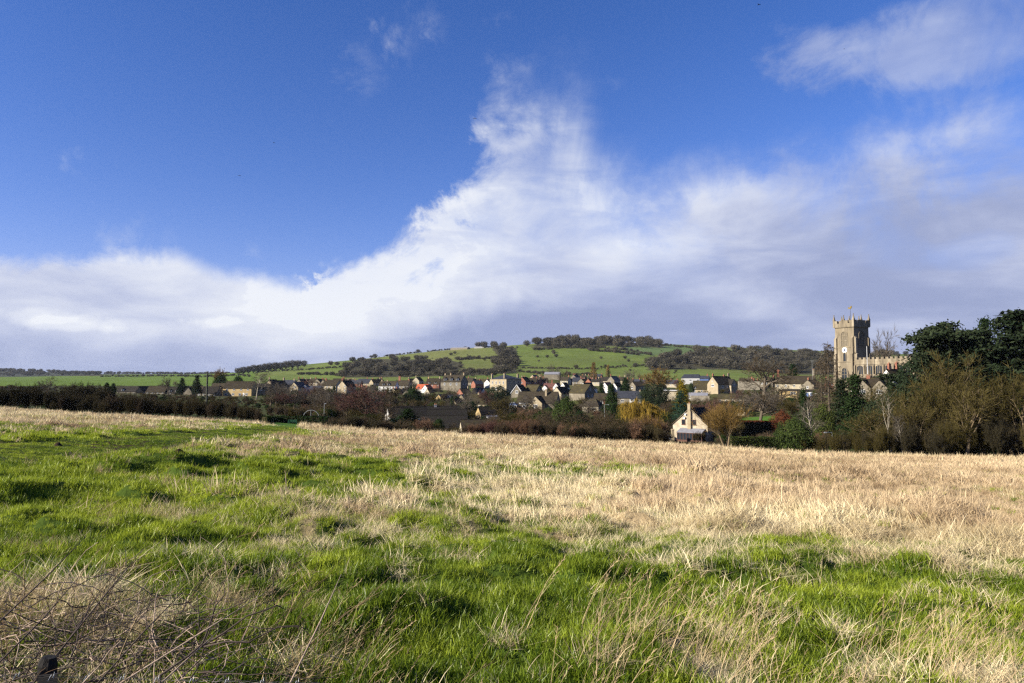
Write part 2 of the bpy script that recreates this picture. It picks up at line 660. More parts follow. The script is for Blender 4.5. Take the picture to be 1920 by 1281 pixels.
PATH = [(-200, 832), (0, 832), (120, 826), (250, 818), (420, 806), (500, 799), (560, 796), (610, 797), (590, 803), (480, 822), (300, 852), (150, 866), (0, 884), (-200, 890)]


def straw(x, y):
    z = ground_base(x, y)
    px, py = pix(x, np.maximum(y, 2.6), z)
    px = np.clip(px, 0, 1919)
    py = np.clip(py, 765, 1280)
    fx = px / 240.0
    ix = np.clip(fx.astype(int), 0, 7)
    tx = fx - ix
    iy = np.clip(np.searchsorted(TR, py) - 1, 0, len(TR) - 2)
    ty = (py - TR[iy]) / (TR[iy + 1] - TR[iy])
    v = (TV[iy, ix] * (1 - tx) + TV[iy, ix + 1] * tx) * (1 - ty) + (TV[iy + 1, ix] * (1 - tx) + TV[iy + 1, ix + 1] * tx) * ty
    d = np.hypot(x, y)
    sc = np.clip(d / 9.0, 0.8, 4.0)
    n0 = fbm(x / 0.42, y / 0.5, 5, 3)
    n1 = fbm(x / 1.5, y / 1.9, 6, 4)
    n2 = fbm(x / 6.0, y / 9.0, 9, 4)
    k = np.clip((d - 5) / 12, 0, 1)
    q = np.clip((d - 20) / 35, 0, 1)
    n = n0 * (0.62 - 0.42 * k) * (1 - q) + n1 * (0.38 + 0.12 * k) + n2 * (0.30 * k * (1 - q) + 0.50 * q)
    n = n / ((0.62 - 0.42 * k) * (1 - q) + (0.38 + 0.12 * k) + (0.30 * k * (1 - q) + 0.50 * q))
    return v + (n - 0.5) * 1.75


def on_path(x, y):
    z = ground_base(x, y)
    px, py = pix(x, np.maximum(y, 2.0), z)
    return inpoly(px + (fbm(x / 3, y / 3, 31) - .5) * 60, py + (fbm(x / 2, y / 2, 33) - .5) * 7, PATH)


def micro(x, y):
    """tussocks and hollows of the old pasture"""
    d = np.hypot(x, y)
    fade = np.clip(1.15 - d / 115.0, 0, 1) * np.clip((d - 1.0) / 3, 0.2, 1)
    a = (fbm(x / 5.5, y / 5.5, 3, 3) - 0.5) * 0.50
    b = np.clip((fbm(x / 0.8, y / 0.7, 7, 2) - 0.50) * 3.4, 0, 1) ** 1.2 * np.clip(0.12 + d / 150.0, 0, 0.26)
    c = np.clip((fbm(x / 2.3, y / 2.3, 13, 2) - 0.56) * 3.0, 0, 1) * np.clip(d / 110.0, 0.07, 0.16)
    p = np.where(d < 115, 1.0, 0.0)
    return (a + (b + c) * (1 - 0.85 * path_soft(x, y))) * fade * p


def path_soft(x, y):
    return on_path(x, y).astype(float) if len(np.atleast_1d(x)) else 0.0


# ---------------------------------------------------------------- where buildings stand (label table is further down)
PADS_PX = []


def pad(px, py, d, r=10.0):
    p = at(px, py, d)
    PADS.append((p[0], p[1], p[2] - float(ground_base(p[0], p[1])[0]), r))
    return p

# ---------------------------------------------------------------- building materials
surf('stone_cream', (0.397, 0.321, 0.202), (0.304, 0.245, 0.157), 0.9, 0.9, 0.35, 5, c3=(0.465, 0.397, 0.270))
surf('stone_grey', (0.223, 0.190, 0.134), (0.164, 0.141, 0.102), 0.9, 0.9, 0.35, 5, c3=(0.276, 0.243, 0.177))
surf('stone_yellow', (0.464, 0.336, 0.152), (0.376, 0.264, 0.120), 0.9, 0.9, 0.3, 5, c3=(0.512, 0.400, 0.208))
surf('church_stone', (0.255, 0.208, 0.136), (0.150, 0.122, 0.084), 0.75, 0.92, 0.45, 3, c3=(0.37, 0.31, 0.215), stretch=(1, 1, .22))
surf('cottage_stone', (0.52, 0.44, 0.31), (0.40, 0.335, 0.235), 1.6, 0.9, 0.35, 5, c3=(0.58, 0.50, 0.37))
surf('render_white', (0.704, 0.686, 0.634), (0.634, 0.616, 0.563), 0.7, 0.8, 0.1, 5)
surf('render_cream', (0.459, 0.400, 0.282), (0.407, 0.348, 0.236), 0.7, 0.85, 0.1, 5)
surf('brick_red', (0.30, 0.115, 0.070), (0.22, 0.090, 0.060), 2.5, 0.9, 0.4, 9, c3=(0.38, 0.18, 0.11))
surf('roof_brown', (0.054, 0.042, 0.028), (0.037, 0.031, 0.023), 1.3, 0.95, 0.6, 5, c3=(0.066, 0.058, 0.028), stretch=(1, 1, 2.2), randv=.15, spec=.06)
surf('roof_moss', (0.060, 0.048, 0.029), (0.044, 0.039, 0.021), 1.0, 0.95, 0.6, 5, c3=(0.085, 0.072, 0.028), stretch=(1, 1, 2.2), randv=.12, spec=.06)
surf('roof_slate', (0.039, 0.043, 0.055), (0.054, 0.057, 0.069), 1.2, 0.6, 0.4, 5, c3=(0.031, 0.032, 0.039), stretch=(1, 1, 2.2), randv=.1, spec=.06)
surf('roof_dark', (0.024, 0.021, 0.019), (0.037, 0.031, 0.025), 1.2, 0.9, 0.5, 5, c3=(0.029, 0.029, 0.019), stretch=(1, 1, 2.2), randv=.12, spec=.06)
surf('roof_shade_tone', (0.020, 0.018, 0.017), (0.028, 0.025, 0.022), 1.2, 0.95, 0.5, 5, c3=(0.024, 0.024, 0.017), stretch=(1, 1, 2.2), spec=.04)  # slate coloured near-black so sunlit slopes look in shade
surf('roof_red', (0.46, 0.105, 0.040), (0.36, 0.085, 0.040), 1.3, 0.85, 0.5, 5, c3=(0.52, 0.16, 0.07), stretch=(1, 1, 2.2))
surf('roof_rust', (0.15, 0.062, 0.045), (0.11, 0.050, 0.040), 1.3, 0.85, 0.5, 5)
surf('paint_white', (0.82, 0.82, 0.80), None, rough=0.45)
surf('paint_grey', (0.42, 0.42, 0.40), (0.36, 0.36, 0.35), 1.0, 0.5)
surf('wood_brown', (0.13, 0.060, 0.038), (0.090, 0.042, 0.028), 3.0, 0.7, 0.2, 12)
surf('timber_dark', (0.040, 0.032, 0.026), (0.065, 0.050, 0.040), 3.0, 0.8, 0.2, 12)
surf('pot_clay', (0.42, 0.20, 0.11), (0.34, 0.16, 0.09), 3.0, 0.85)
surf('lead_grey', (0.26, 0.26, 0.28), (0.20, 0.20, 0.22), 1.0, 0.6)
surf('panel_blue', (0.10, 0.16, 0.34), (0.08, 0.13, 0.28), 1.0, 0.45)
surf('gold', (0.85, 0.55, 0.10), None, rough=0.3, metallic=1.0)
surf('metal_dark', (0.05, 0.05, 0.055), (0.09, 0.085, 0.08), 6.0, 0.55, metallic=0.6)
surf('metal_pale', (0.55, 0.56, 0.55), (0.45, 0.46, 0.45), 3.0, 0.45, metallic=0.4)
surf('pole_wood', (0.075, 0.080, 0.058), (0.050, 0.050, 0.038), 4.0, 0.9, 0.4, 16)
gl = bpy.data.materials.new('window_glass')
gl.use_nodes = True
_b = gl.node_tree.nodes['Principled BSDF']
_b.inputs['Base Color'].default_value = (0.018, 0.022, 0.028, 1)
_b.inputs['Roughness'].default_value = 0.08
_b.inputs['Specular IOR Level'].default_value = 0.5
MATS['window_glass'] = gl
g2_ = bpy.data.materials.new('glass_roof')
g2_.use_nodes = True
_b = g2_.node_tree.nodes['Principled BSDF']
_b.inputs['Base Color'].default_value = (0.16, 0.22, 0.38, 1)
_b.inputs['Roughness'].default_value = 0.12
MATS['glass_roof'] = g2_


def rot2(x, y, a):
    return x * cos(a) - y * sin(a), x * sin(a) + y * cos(a)


class Place(object):
    """puts a local frame (dx, dy, turn) inside a building, so wings reuse the same builders"""
    def __init__(self, dx=0.0, dy=0.0, a=0.0):
        self.dx, self.dy, self.a = dx, dy, a

    def ap(self, mb):
        mb.v = [(*(lambda q: (q[0] + self.dx, q[1] + self.dy))(rot2(x, y, self.a)), z) for x, y, z in mb.v]
        return mb


def gable_block(root, W_, L_, E, R, wall, roof, pl=None, hip=0.0, over=.3, base=-2.5, roofname='roof'):
    """walls and pitched roof; ridge along local x"""
    pl = pl or Place()
    w, l = W_ / 2, L_ / 2
    mb = MB()
    if hip <= 0:
        mb.add([(-l, -w, base), (l, -w, base), (l, w, base), (-l, w, base), (-l, -w, E), (l, -w, E), (l, w, E), (-l, w, E), (-l, 0, R - .02), (l, 0, R - .02)],
               [(0, 1, 5, 4), (2, 3, 7, 6), (0, 4, 8, 7, 3), (1, 2, 6, 9, 5), (4, 5, 9, 8), (6, 7, 8, 9)])
    else:
        mb.box(-l, l, -w, w, base, E)
    pl.ap(mb).build('wall', wall, root)
    mb = MB()
    th = .16
    if hip <= 0:
        sl = (R - E) / w
        ye = w + over
        ze = E - over * sl
        for s in (-1, 1):
            x0, x1 = -l - .15, l + .15
            pts = [(x0, s * ye, ze), (x1, s * ye, ze), (x1, 0, R), (x0, 0, R), (x0, s * ye, ze + th), (x1, s * ye, ze + th), (x1, 0, R + th), (x0, 0, R + th)]
            f = [(0, 3, 2, 1), (4, 5, 6, 7), (0, 1, 5, 4), (2, 3, 7, 6), (1, 2, 6, 5), (3, 0, 4, 7)]
            if s > 0:
                f = [q[::-1] for q in f]
            mb.add(pts, f)
        mb.box(-l - .17, l + .17, -.11, .11, R + .03, R + th + .10)
    else:
        a, b_ = l + over, w + over
        k = max(a - hip, .2)
        mb.add([(-a, -b_, E), (a, -b_, E), (a, b_, E), (-a, b_, E), (-a, -b_, E + th), (a, -b_, E + th), (a, b_, E + th), (-a, b_, E + th), (-k, 0, R + th), (k, 0, R + th)],
               [(3, 2, 1, 0), (0, 1, 5, 4), (1, 2, 6, 5), (2, 3, 7, 6), (3, 0, 4, 7), (4, 5, 9, 8), (5, 6, 9), (6, 7, 8, 9), (7, 4, 8)])
    return pl.ap(mb).build(roofname, roof, root)


def face_box(face, W_, L_, u0, u1, v0, v1, o0, o1):
    """box on a wall face: u along the wall, v up, o outwards"""
    w, l = W_ / 2, L_ / 2
    if face == 'F':
        return (u0, u1, -w - o1, -w - o0, v0, v1)
    if face == 'B':
        return (-u1, -u0, w + o0, w + o1, v0, v1)
    if face == 'L':
        return (-l - o1, -l - o0, -u1, -u0, v0, v1)
    return (l + o0, l + o1, u0, u1, v0, v1)


def window(root, face, W_, L_, u, v, ww, wh, frame='paint_white', pl=None, bars=1, glass='window_glass', name='window', sill=True):
    pl = pl or Place()
    t = max(.07, min(ww, wh) * .09)
    mb = MB()
    fb = lambda *a: mb.box(*face_box(face, W_, L_, *a))
    u0, u1, v0, v1 = u - ww / 2, u + ww / 2, v - wh / 2, v + wh / 2
    fb(u0, u1, v1 - t, v1, .004, .09)
    fb(u0, u1, v0, v0 + t, .004, .09)
    fb(u0, u0 + t, v0 + t, v1 - t, .004, .09)
    fb(u1 - t, u1, v0 + t, v1 - t, .004, .09)
    for i in range(bars):
        c = u0 + ww * (i + 1) / (bars + 1)
        fb(c - t * .4, c + t * .4, v0 + t, v1 - t, .004, .075)
    if sill:
        fb(u0 - .08, u1 + .08, v0 - .09, v0 - .002, .004, .14)
    o = pl.ap(mb).build(name, frame, root)
    mb = MB()
    mb.box(*face_box(face, W_, L_, u0 + t, u1 - t, v0 + t, v1 - t, .002, .03))
    pl.ap(mb).build('pane', glass, o)
    return o


def chimney(root, x, y, top, mat, bottom, w=.75, dd=.6, pots=2, pl=None):
    pl = pl or Place()
    mb = MB()
    mb.box(x - w / 2, x + w / 2, y - dd / 2, y + dd / 2, bottom, top - .22)
    mb.box(x - w / 2 - .07, x + w / 2 + .07, y - dd / 2 - .07, y + dd / 2 + .07, top - .22, top)
    o = pl.ap(mb).build('chimney', mat, root)
    for i in range(pots):
        c = x + (i - (pots - 1) / 2) * w * .5
        mb = MB()
        mb.tube([(c, y, top), (c, y, top + .2), (c, y, top + .42), (c, y, top + .46)], [.13, .11, .10, .12], 8)
        pl.ap(mb).build('pot', 'pot_clay', o)
    return o


def dormer(root, W_, L_, E, R, u, v, ww, wh, roof, wall='paint_white', pl=None):
    """gabled dormer on the front slope, its window foot at height v"""
    pl = pl or Place()
    w = W_ / 2
    yf = -w + (v - E) / (R - E) * w - .1
    yb = -w + min((v + wh + ww * .45 - E) / (R - E), .97) * w
    mb = MB()
    mb.box(u - ww / 2, u + ww / 2, yf, yb + .3, v - .3, v + wh)
    o = pl.ap(mb).build('dormer', wall, root)
    mb = MB()
    mb.box(u - ww / 2 + .12, u + ww / 2 - .12, yf - .05, yf - .01, v + .12, v + wh - .10)
    pl.ap(mb).build('pane', 'window_glass', o)
    mb = MB()
    a = ww / 2 + .12
    zz_ = v + wh + .01
    mb.add([(u - a, yf - .2, zz_), (u + a, yf - .2, zz_), (u, yf - .2, zz_ + ww * .5), (u - a, yb + .6, zz_), (u + a, yb + .6, zz_), (u, yb + .6, zz_ + ww * .5)],
           [(0, 1, 2), (5, 4, 3), (1, 4, 5, 2), (3, 0, 2, 5), (0, 3, 4, 1)])
    pl.ap(mb).build('dormer_roof', roof, o)


HOUSES = []


def H(px, py, d, w, l, e, r, rot, wall, roof, label, name='stone_house', **kw):
    """w: gable width, l: ridge length, e: eaves, r: ridge height (m), rot: degrees from the view direction"""
    HOUSES.append((px, py, d, w, l, e, r, rot, wall, roof, label, name, kw))


def build_house(px, py, d, w, l, e, r, rot, wall, roof, label, name, kw):
    p = at(px, py, d)
    al = atan2(p[0], p[1])
    if px < 880 and -16 <= rot <= 4 and d > 280:
        rot -= 18
    root = empty(name, p, radians(rot) - al, label, kw.get('cat', 'house'), kw.get('group'))
    hip = kw.get('hip', 0)
    gable_block(root, w, l, e, r, wall, roof, None, hip, base=kw.get('foot', -2.5))
    pitch = lambda y: r - abs(y) / (w / 2) * (r - e)
    for c in kw.get('chim', []):
        s, ht, m = c[:3]
        y = c[3] if len(c) > 3 else 0
        chimney(root, s * (l / 2 - .5), y, r + ht, m, pitch(y) - .8, c[4] if len(c) > 4 else .85, .65)
    for wn in kw.get('win', []):
        face, u, v, ww, wh = wn[:5]
        window(root, face, w, l, u, v, ww, wh, wn[5] if len(wn) > 5 else 'paint_white', bars=wn[6] if len(wn) > 6 else 1)
    for dm in kw.get('dorm', []):
        dormer(root, w, l, e, r, dm[0], dm[1], dm[2], dm[3], roof)
    for dr in kw.get('door', []):
        mb = MB()
        mb.box(*face_box(dr[0], w, l, dr[1] - .5, dr[1] + .5, 0, 2.05, .003, .07))
        mb.build('door', dr[2] if len(dr) > 2 else 'wood_brown', root)
    for wg in kw.get('wings', []):
        dx_, dy_, a_, w2, l2, e2, r2, wl2, rf2 = wg[:9]
        pl = Place(dx_, dy_, radians(a_))
        gable_block(root, w2, l2, e2, r2, wl2, rf2, pl, base=kw.get('foot', -2.5))
        for wn in (wg[9] if len(wg) > 9 else []):
            window(root, wn[0], w2, l2, wn[1], wn[2], wn[3], wn[4], pl=pl, bars=wn[5] if len(wn) > 5 else 1)
    if kw.get('extra'):
        kw['extra'](root, w, l, e, r)
    return root


def wins(face, n, l, vs, ww=.9, wh=1.1, fr='paint_white', margin=1.2):
    r_ = []
    for v in vs:
        for i in range(n):
            u = 0 if n == 1 else -l / 2 + margin + (l - 2 * margin) * i / (n - 1)
            r_.append((face, u, v, ww, wh, fr))
    return r_


# -- extras for particular houses
def cottage_extra(root, w, l, e, r):
    # chimney breast up the outside of the gable
    mb = MB()
    x0 = -l / 2
    mb.box(x0 - .55, x0 - .003, -.42, .42, -2.5, 7.6)
    mb.box(x0 - .55, x0 + .15, -.36, .36, 7.6, 9.35)
    mb.box(x0 - .62, x0 + .22, -.43, .43, 9.35, 9.55)
    c = mb.build('chimney', 'stone_cream', root)
    tag(c, 'tall cream stone chimney running up the outside of the gable')
    mb = MB()
    mb.tube([(x0 - .2, 0, 9.55), (x0 - .2, 0, 10.0)], [.14, .11], 8)
    mb.build('pot', 'pot_clay', c)
    for sgn in (-1, 1):                                 # pale coping along the gable slopes
        mb = MB()
        a0, a1 = (sgn * (w / 2 + .12), e - .1), (0, r + .12)
        y0, z0 = a0
        y1, z1 = a1
        mb.add([(x0 - .12, y0, z0), (x0 - .12, y1, z1), (x0 + .05, y1, z1), (x0 + .05, y0, z0), (x0 - .12, y0, z0 + .2), (x0 - .12, y1, z1 + .2), (x0 + .05, y1, z1 + .2), (x0 + .05, y0, z0 + .2)],
               [(0, 1, 5, 4), (1, 2, 6, 5), (2, 3, 7, 6), (3, 0, 4, 7), (4, 5, 6, 7), (3, 2, 1, 0)])
        mb.build('coping', 'stone_cream', root)
    # lean-to conservatory
    ya, yb = -4.0, 2.5          # y<0 is to the right when looking at this gable
    mb = MB()
    mb.add([(x0 - .01, ya, 3.35), (x0 - .01, yb, 3.35), (x0 - 2.4, yb, 2.5), (x0 - 2.4, ya, 2.5), (x0 - .01, ya, 3.47), (x0 - .01, yb, 3.47), (x0 - 2.4, yb, 2.62), (x0 - 2.4, ya, 2.62)],
           [(0, 1, 2, 3), (7, 6, 5, 4), (0, 4, 5, 1), (1, 5, 6, 2), (2, 6, 7, 3), (3, 7, 4, 0)])
    lt = mb.build('lean_to', 'lead_grey', root)
    tag(lt, 'grey sheet roof of the lean-to garden room')
    mb = MB()
    for i in range(9):
        y = ya + .1 + (yb - ya - .2) * i / 8
        mb.box(x0 - 2.35, x0 - 2.25, y - .06, y + .06, -2.5, 2.5)
    mb.box(x0 - 2.36, x0 - 2.24, ya, yb, 2.36, 2.52)
    mb.box(x0 - 2.36, x0 - 2.24, ya, yb, -2.4, .75)
    for yy in (ya, yb):
        mb.box(x0 - 2.3, x0 - .02, yy - .05, yy + .05, -2.4, .75)
        mb.box(x0 - 1.2, x0 - 1.1, yy - .05, yy + .05, .7, 2.8)
    mb.build('timber_frame', 'wood_brown', lt)
    mb = MB()
    for i in range(8):
        y = ya + .1 + (yb - ya - .2) * i / 8
        mb.box(x0 - 2.31, x0 - 2.28, y + .065, y + (yb - ya - .2) / 8 - .065, .76, 2.35)
    mb.build('pane', 'window_glass', lt)
    for (y, z) in ((1.35, 6.1), (1.05, 7.0)):
        mb = MB()
        n_ = 14
        mb.add([(x0 - .34, y, z)] + [(x0 - .46, y + .3 * cos(2 * pi * k / n_), z + .3 * sin(2 * pi * k / n_)) for k in range(n_)],
               [(0, 1 + k, 1 + (k + 1) % n_) for k in range(n_)])
        mb.tube([(x0 - .02, y, z - .1), (x0 - .34, y, z)], [.03, .03], 5)
        mb.build('satellite_dish', 'metal_pale', root)


def bungalow_extra(root, w, l, e, r):
    # glazed garden room with a blue-tinted roof at the left end, and white eaves board
    x0, x1, y0, y1 = -l / 2 - 4.2, -l / 2 + 1.0, -w / 2 - 3.4, -w / 2 - .2
    c = MB().add([(x0 - .1, y0 - .1, 2.1), (x1 + .1, y0 - .1, 2.1), (x1 + .1, y1, 2.1), (x0 - .1, y1, 2.1), (x0 + 1.5, y0 + 1.2, 3.15), (x1 - 1.5, y0 + 1.2, 3.15), (x1 - 1.5, y1, 3.15), (x0 + 1.5, y1, 3.15)],
                 [(3, 2, 1, 0), (0, 1, 5, 4), (1, 2, 6, 5), (2, 3, 7, 6), (3, 0, 4, 7), (4, 5, 6, 7)]).build('conservatory', 'glass_roof', root)
    tag(c, 'conservatory with blue-tinted glass roof')
    mb = MB()
    for i in range(6):
        x = x0 + (x1 - x0) * i / 5
        mb.box(x - .06, x + .06, y0, y0 + .1, -2.4, 2.09)
    mb.box(x0, x1, y0, y0 + .1, -2.3, .6)
    mb.box(x0, x1, y0 - .01, y0 + .11, 1.95, 2.095)
    mb.box(x0, x0 + .1, y0 + .12, y1, -2.3, .6)
    mb.box(x0 + 1.2, x1 - 1.2, y0 + 1.1, y0 + 1.3, 3.16, 3.34)
    mb.build('frame', 'paint_white', c)
    MB().box(x0 + .06, x1 - .06, y0 + .04, y0 + .06, .61, 1.94).build('pane', 'window_glass', c)
    MB().box(-l / 2 + 1.2, l * .08, -w / 2 - .42, -w / 2 - .30, e - .32, e - .05).build('fascia', 'paint_white', root)


def flat_roof_extra(root, w, l, e, r):
    MB().box(-l / 2 - .2, l / 2 + .2, -w / 2 - .2, w / 2 + .2, r + .17, r + .45).build('fascia', 'paint_white', root)


def timber_extra(root, w, l, e, r):
    mb = MB()
    x = l / 2
    for u in (-1.6, 0, 1.6):
        mb.box(*face_box('F', w, l, u - .09, u + .09, 0, e, .003, .05))
    mb.build('timber_framing', 'timber_dark', root)


G = 'dark roofs among the trees left of the village'
H(243, 743, 430, 7, 12, 3.0, 5.8, -15, 'stone_grey', 'roof_dark', 'dark roofed house behind the left hedge, first from the left', name='dark_roofed_house',
  win=wins('F', 3, 12, [1.6]), dorm=[(-2.5, 3.2, 1.3, 1.2)])
H(272, 742, 440, 7, 11, 3.0, 5.9, 40, 'stone_grey', 'roof_dark', 'dark roofed grey house beside round evergreens above the left hedge', name='dark_roofed_house', win=wins('L', 2, 7, [1.8]))
H(297, 743, 430, 7.5, 12, 2.8, 6.3, -12, 'stone_grey', 'roof_brown', 'brown roofed house with pale windows left of the small fir', name='brown_roofed_house', win=wins('F', 4, 12, [1.6]))
H(331, 744, 430, 7, 15, 2.6, 6.0, -8, 'stone_grey', 'roof_dark', 'long dark roof with two dormers left of the telegraph pole', name='dormer_house', dorm=[(-2.4, 2.9, 1.5, 1.2), (1.5, 2.9, 1.5, 1.2)], win=wins('F', 4, 15, [1.4]))
H(366, 744, 425, 7.5, 11, 2.8, 6.4, -10, 'stone_grey', 'roof_brown', 'brown gabled house immediately left of the telegraph pole', name='brown_roofed_house', win=wins('F', 3, 11, [1.6]), wings=[(-2, -2.5, 90, 5, 5, 2.8, 5.8, 'stone_grey', 'roof_dark')])
H(398, 745, 415, 7.5, 9, 2.6, 6.2, -10, 'stone_grey', 'roof_dark', 'dark roofed house with white garden furniture right of the telegraph pole', name='dark_roofed_house', win=wins('F', 3, 9, [1.5]))
H(415, 741, 425, 7.5, 11, 3.2, 7.2, -8, 'stone_grey', 'roof_brown', 'brown roofed house with one white dormer beside the yellow terrace', name='dormer_house', dorm=[(0.3, 3.3, 1.8, 1.6)], chim=[(.9, 1.2, 'brick_red')])
H(451, 743, 420, 8.5, 18.2, 5.0, 8.9, -10, 'stone_yellow', 'roof_brown', 'long yellow stone terrace with brown roof and white windows', name='terrace_house',
  win=[('F', u, 4.1, 1.3, .8) for u in (-6.5, -2, 2.5, 6.8)] + [('F', u, 1.3, 1.5, 1.2) for u in (-7, -2.6, 1.8, 6)], door=[('F', 4.2, 'paint_white')])
H(496, 739, 425, 7, 9, 3.4, 6.4, -10, 'stone_grey', 'roof_dark', 'small dark house with one white window right of the yellow terrace', name='dark_roofed_house', win=[('F', -.4, 3.0, 1.6, 1.5)], chim=[(.9, .9, 'stone_cream')])
H(511, 738, 430, 7.2, 10, 4.6, 8.6, 64, 'stone_cream', 'roof_dark', 'cream stone gable with tall chimney, left of two beside the birch', win=[('L', 0, 5.2, 1.0, 1.1), ('L', 1.2, 2.0, 1.0, 1.2), ('L', -1.4, 2.0, 1.0, 1.2)], chim=[(-1, 1.5, 'stone_cream')])
H(526, 737, 445, 6.2, 9, 4.6, 8.0, 62, 'stone_cream', 'roof_dark', 'cream stone gable, right of two beside the birch', win=[('L', 0, 5.0, .9, 1.0), ('L', 0, 2.0, 1.0, 1.2)], chim=[(1, 1.9, 'stone_cream', 0, 1.4)])
H(544, 737, 455, 7.5, 8, 5.2, 8.4, -10, 'stone_grey', 'roof_slate', 'grey slate roofed house with pale chimney between two stone gables', name='slate_roofed_house', chim=[(.8, .9, 'stone_cream')], win=wins('F', 3, 8, [3.9, 1.6]))
H(559, 740, 400, 5.6, 9.5, 4.4, 7.2, 58, 'stone_cream', 'roof_slate', 'cream gable with white porch above the rusty shed', win=[('L', .6, 4.4, .9, 1.0), ('L', -.9, 1.8, 1.3, 1.6)], wings=[(3, -3.2, 0, 3, 3.5, 4.6, 5.6, 'render_white', 'roof_slate', [('F', 0, 2.2, 1.6, 2.0)])])
H(559, 754, 300, 3.6, 5.6, 1.9, 3.1, -5, 'wood_brown', 'roof_rust', 'low shed with rusty brown roof below the cream gable', name='garden_shed', cat='shed')
H(592, 738, 420, 6, 8, 2.2, 4.6, -12, 'render_cream', 'roof_slate', 'low slate roofed house with cream wall left of the purple tree', name='slate_roofed_house', win=wins('F', 3, 8, [1.3]))
H(650, 737, 430, 7, 9, 4.2, 7.6, 50, 'stone_cream', 'roof_brown', 'cream gabled house with orange chimney behind the purple tree', win=wins('L', 2, 7, [4.2, 1.8]), chim=[(-1, 1.6, 'brick_red')])
H(622, 736, 470, 7.5, 11, 4.8, 8.4, -14, 'render_cream', 'roof_brown', 'cream house with broad brown roof left of the purple tree', win=wins('F', 4, 11, [3.8, 1.6]), chim=[(-.9, 1.2, 'brick_red')])
H(729, 735, 555, 8, 14.5, 4.9, 8.6, -6, 'render_white', 'roof_brown', 'brown roofed house with two white dormers above a pale wall', name='dormer_house', dorm=[(-3.2, 5.2, 1.8, 1.5), (1.4, 5.2, 1.8, 1.5)],
  win=wins('F', 5, 14.5, [3.6, 1.4]), chim=[(-.9, 1.2, 'stone_cream'), (-.2, 1.0, 'stone_cream')])
H(757, 734, 565, 8, 11, 5.0, 9.0, -5, 'stone_grey', 'roof_brown', 'brown roofed house with tall red brick chimney, behind the bare hazel', name='brown_roofed_house', chim=[(-.75, 3.4, 'brick_red', 0, 1.7)], win=wins('F', 4, 11, [3.8]))
H(793, 738, 560, 7.5, 9.8, 3.8, 7.4, -10, 'render_white', 'roof_red', 'bright red tiled house with white half-timbered gable', name='red_roofed_house', dorm=[(-2.5, 3.9, 1.4, 1.1), (1.6, 3.9, 1.4, 1.1)],
  wings=[(5.4, -2.2, 84, 6.2, 8, 3.6, 7.0, 'render_white', 'roof_red', [('L', -1.2, 3.6, 1.2, 1.0), ('L', 1.2, 1.5, 1.1, 1.1)])], win=wins('F', 3, 9.8, [1.6]), extra=timber_extra)
H(814, 730, 610, 8, 13, 4.6, 9.6, -24, 'brick_red', 'roof_brown', 'brown roofed house with red brick gable end, behind the red tiled house', name='brick_house', chim=[(-.9, 1.4, 'stone_yellow'), (.9, 1.5, 'stone_cream')], win=wins('F', 3, 13, [3.6]), dorm=[(-3, 5.0, 1.4, 1.3), (3, 5.0, 1.4, 1.3)])
H(852, 730, 515, 13, 16.5, 5.6, 10.6, -26, 'stone_grey', 'roof_brown', 'large stone house with three white dormers and end chimneys', name='stone_mansion', dorm=[(-5, 6.2, 1.7, 1.9), (0, 6.2, 1.7, 1.9), (5, 6.2, 1.7, 1.9)],
  win=[('F', -5, 4, 1.3, 1.7, 'paint_white'), ('F', 0, 4, 1.3, 1.7, 'paint_white'), ('F', 5, 4, 1.3, 1.7, 'paint_white'), ('R', -2, 4, 1.1, 1.6), ('R', 2.5, 4, 1.1, 1.6)],
  chim=[(-1, 1.2, 'stone_cream'), (1, 1.6, 'stone_cream'), (-.4, 1.3, 'stone_cream')])
H(830, 764, 450, 6.4, 11, 5.2, 8.4, 60, 'stone_yellow', 'roof_slate', 'sunlit yellow gable with slate roof beside a dark cypress', name='yellow_gabled_house', win=[('L', .2, 4.6, 1.1, 1.4, 'wood_brown'), ('L', -1.4, 1.8, .9, 1.2)])
H(851, 762, 470, 7, 9.0, 5.6, 7.8, 4, 'render_white', 'roof_slate', 'white rendered house with slate roof right of the yellow gable', name='white_house', win=wins('F', 2, 6, [4.0, 1.7], 1.2, 1.1), wings=[(5.6, 0, 90, 5, 6, 5.2, 8.0, 'stone_cream', 'roof_slate')])
H(857, 764, 400, 4.6, 8.5, 2.6, 5.0, 55, 'stone_cream', 'roof_dark', 'little stone gable with black roof in front of the white house', win=[('L', 0, 2.4, .7, .9)])
H(787, 754, 450, 5, 9, 2.0, 3.8, -4, 'render_white', 'roof_slate', 'low white walled outbuilding with blue slate roof by the dark yew', name='outbuilding', cat='outbuilding')
H(726, 752, 430, 5, 12, 1.6, 2.6, -3, 'render_cream', 'roof_moss', 'long low garden building with pale fascia among the gardens', name='garden_building', cat='outbuilding')
H(896, 766, 375, 11, 15.5, 2.5, 7.6, -12, 'stone_cream', 'roof_moss', 'bungalow with broad mossy brown hipped roof and one chimney', name='hipped_bungalow', hip=4.2, chim=[(.05, .8, 'stone_cream')], win=wins('F', 4, 15, [1.3], 1.4, 1.1))
H(898, 740, 520, 6, 8, 2.4, 5.0, -30, 'render_white', 'roof_slate', 'blue-black roofed house with white wall left of the manor', name='slate_roofed_house', win=wins('F', 2, 8, [1.4]), chim=[(.8, 1.1, 'brick_red')])
H(895, 727, 580, 7, 8, 3.2, 6.0, 30, 'brick_red', 'roof_slate', 'brick house with grey roof just left of the small white gable', name='brick_house', chim=[(.8, 1.2, 'brick_red')])
H(917, 727, 590, 5.4, 8, 4.4, 7.0, 62, 'render_white', 'roof_brown', 'narrow bright white gable immediately left of the manor', name='white_house', win=[('L', 0, 4.2, .8, 1.0)])
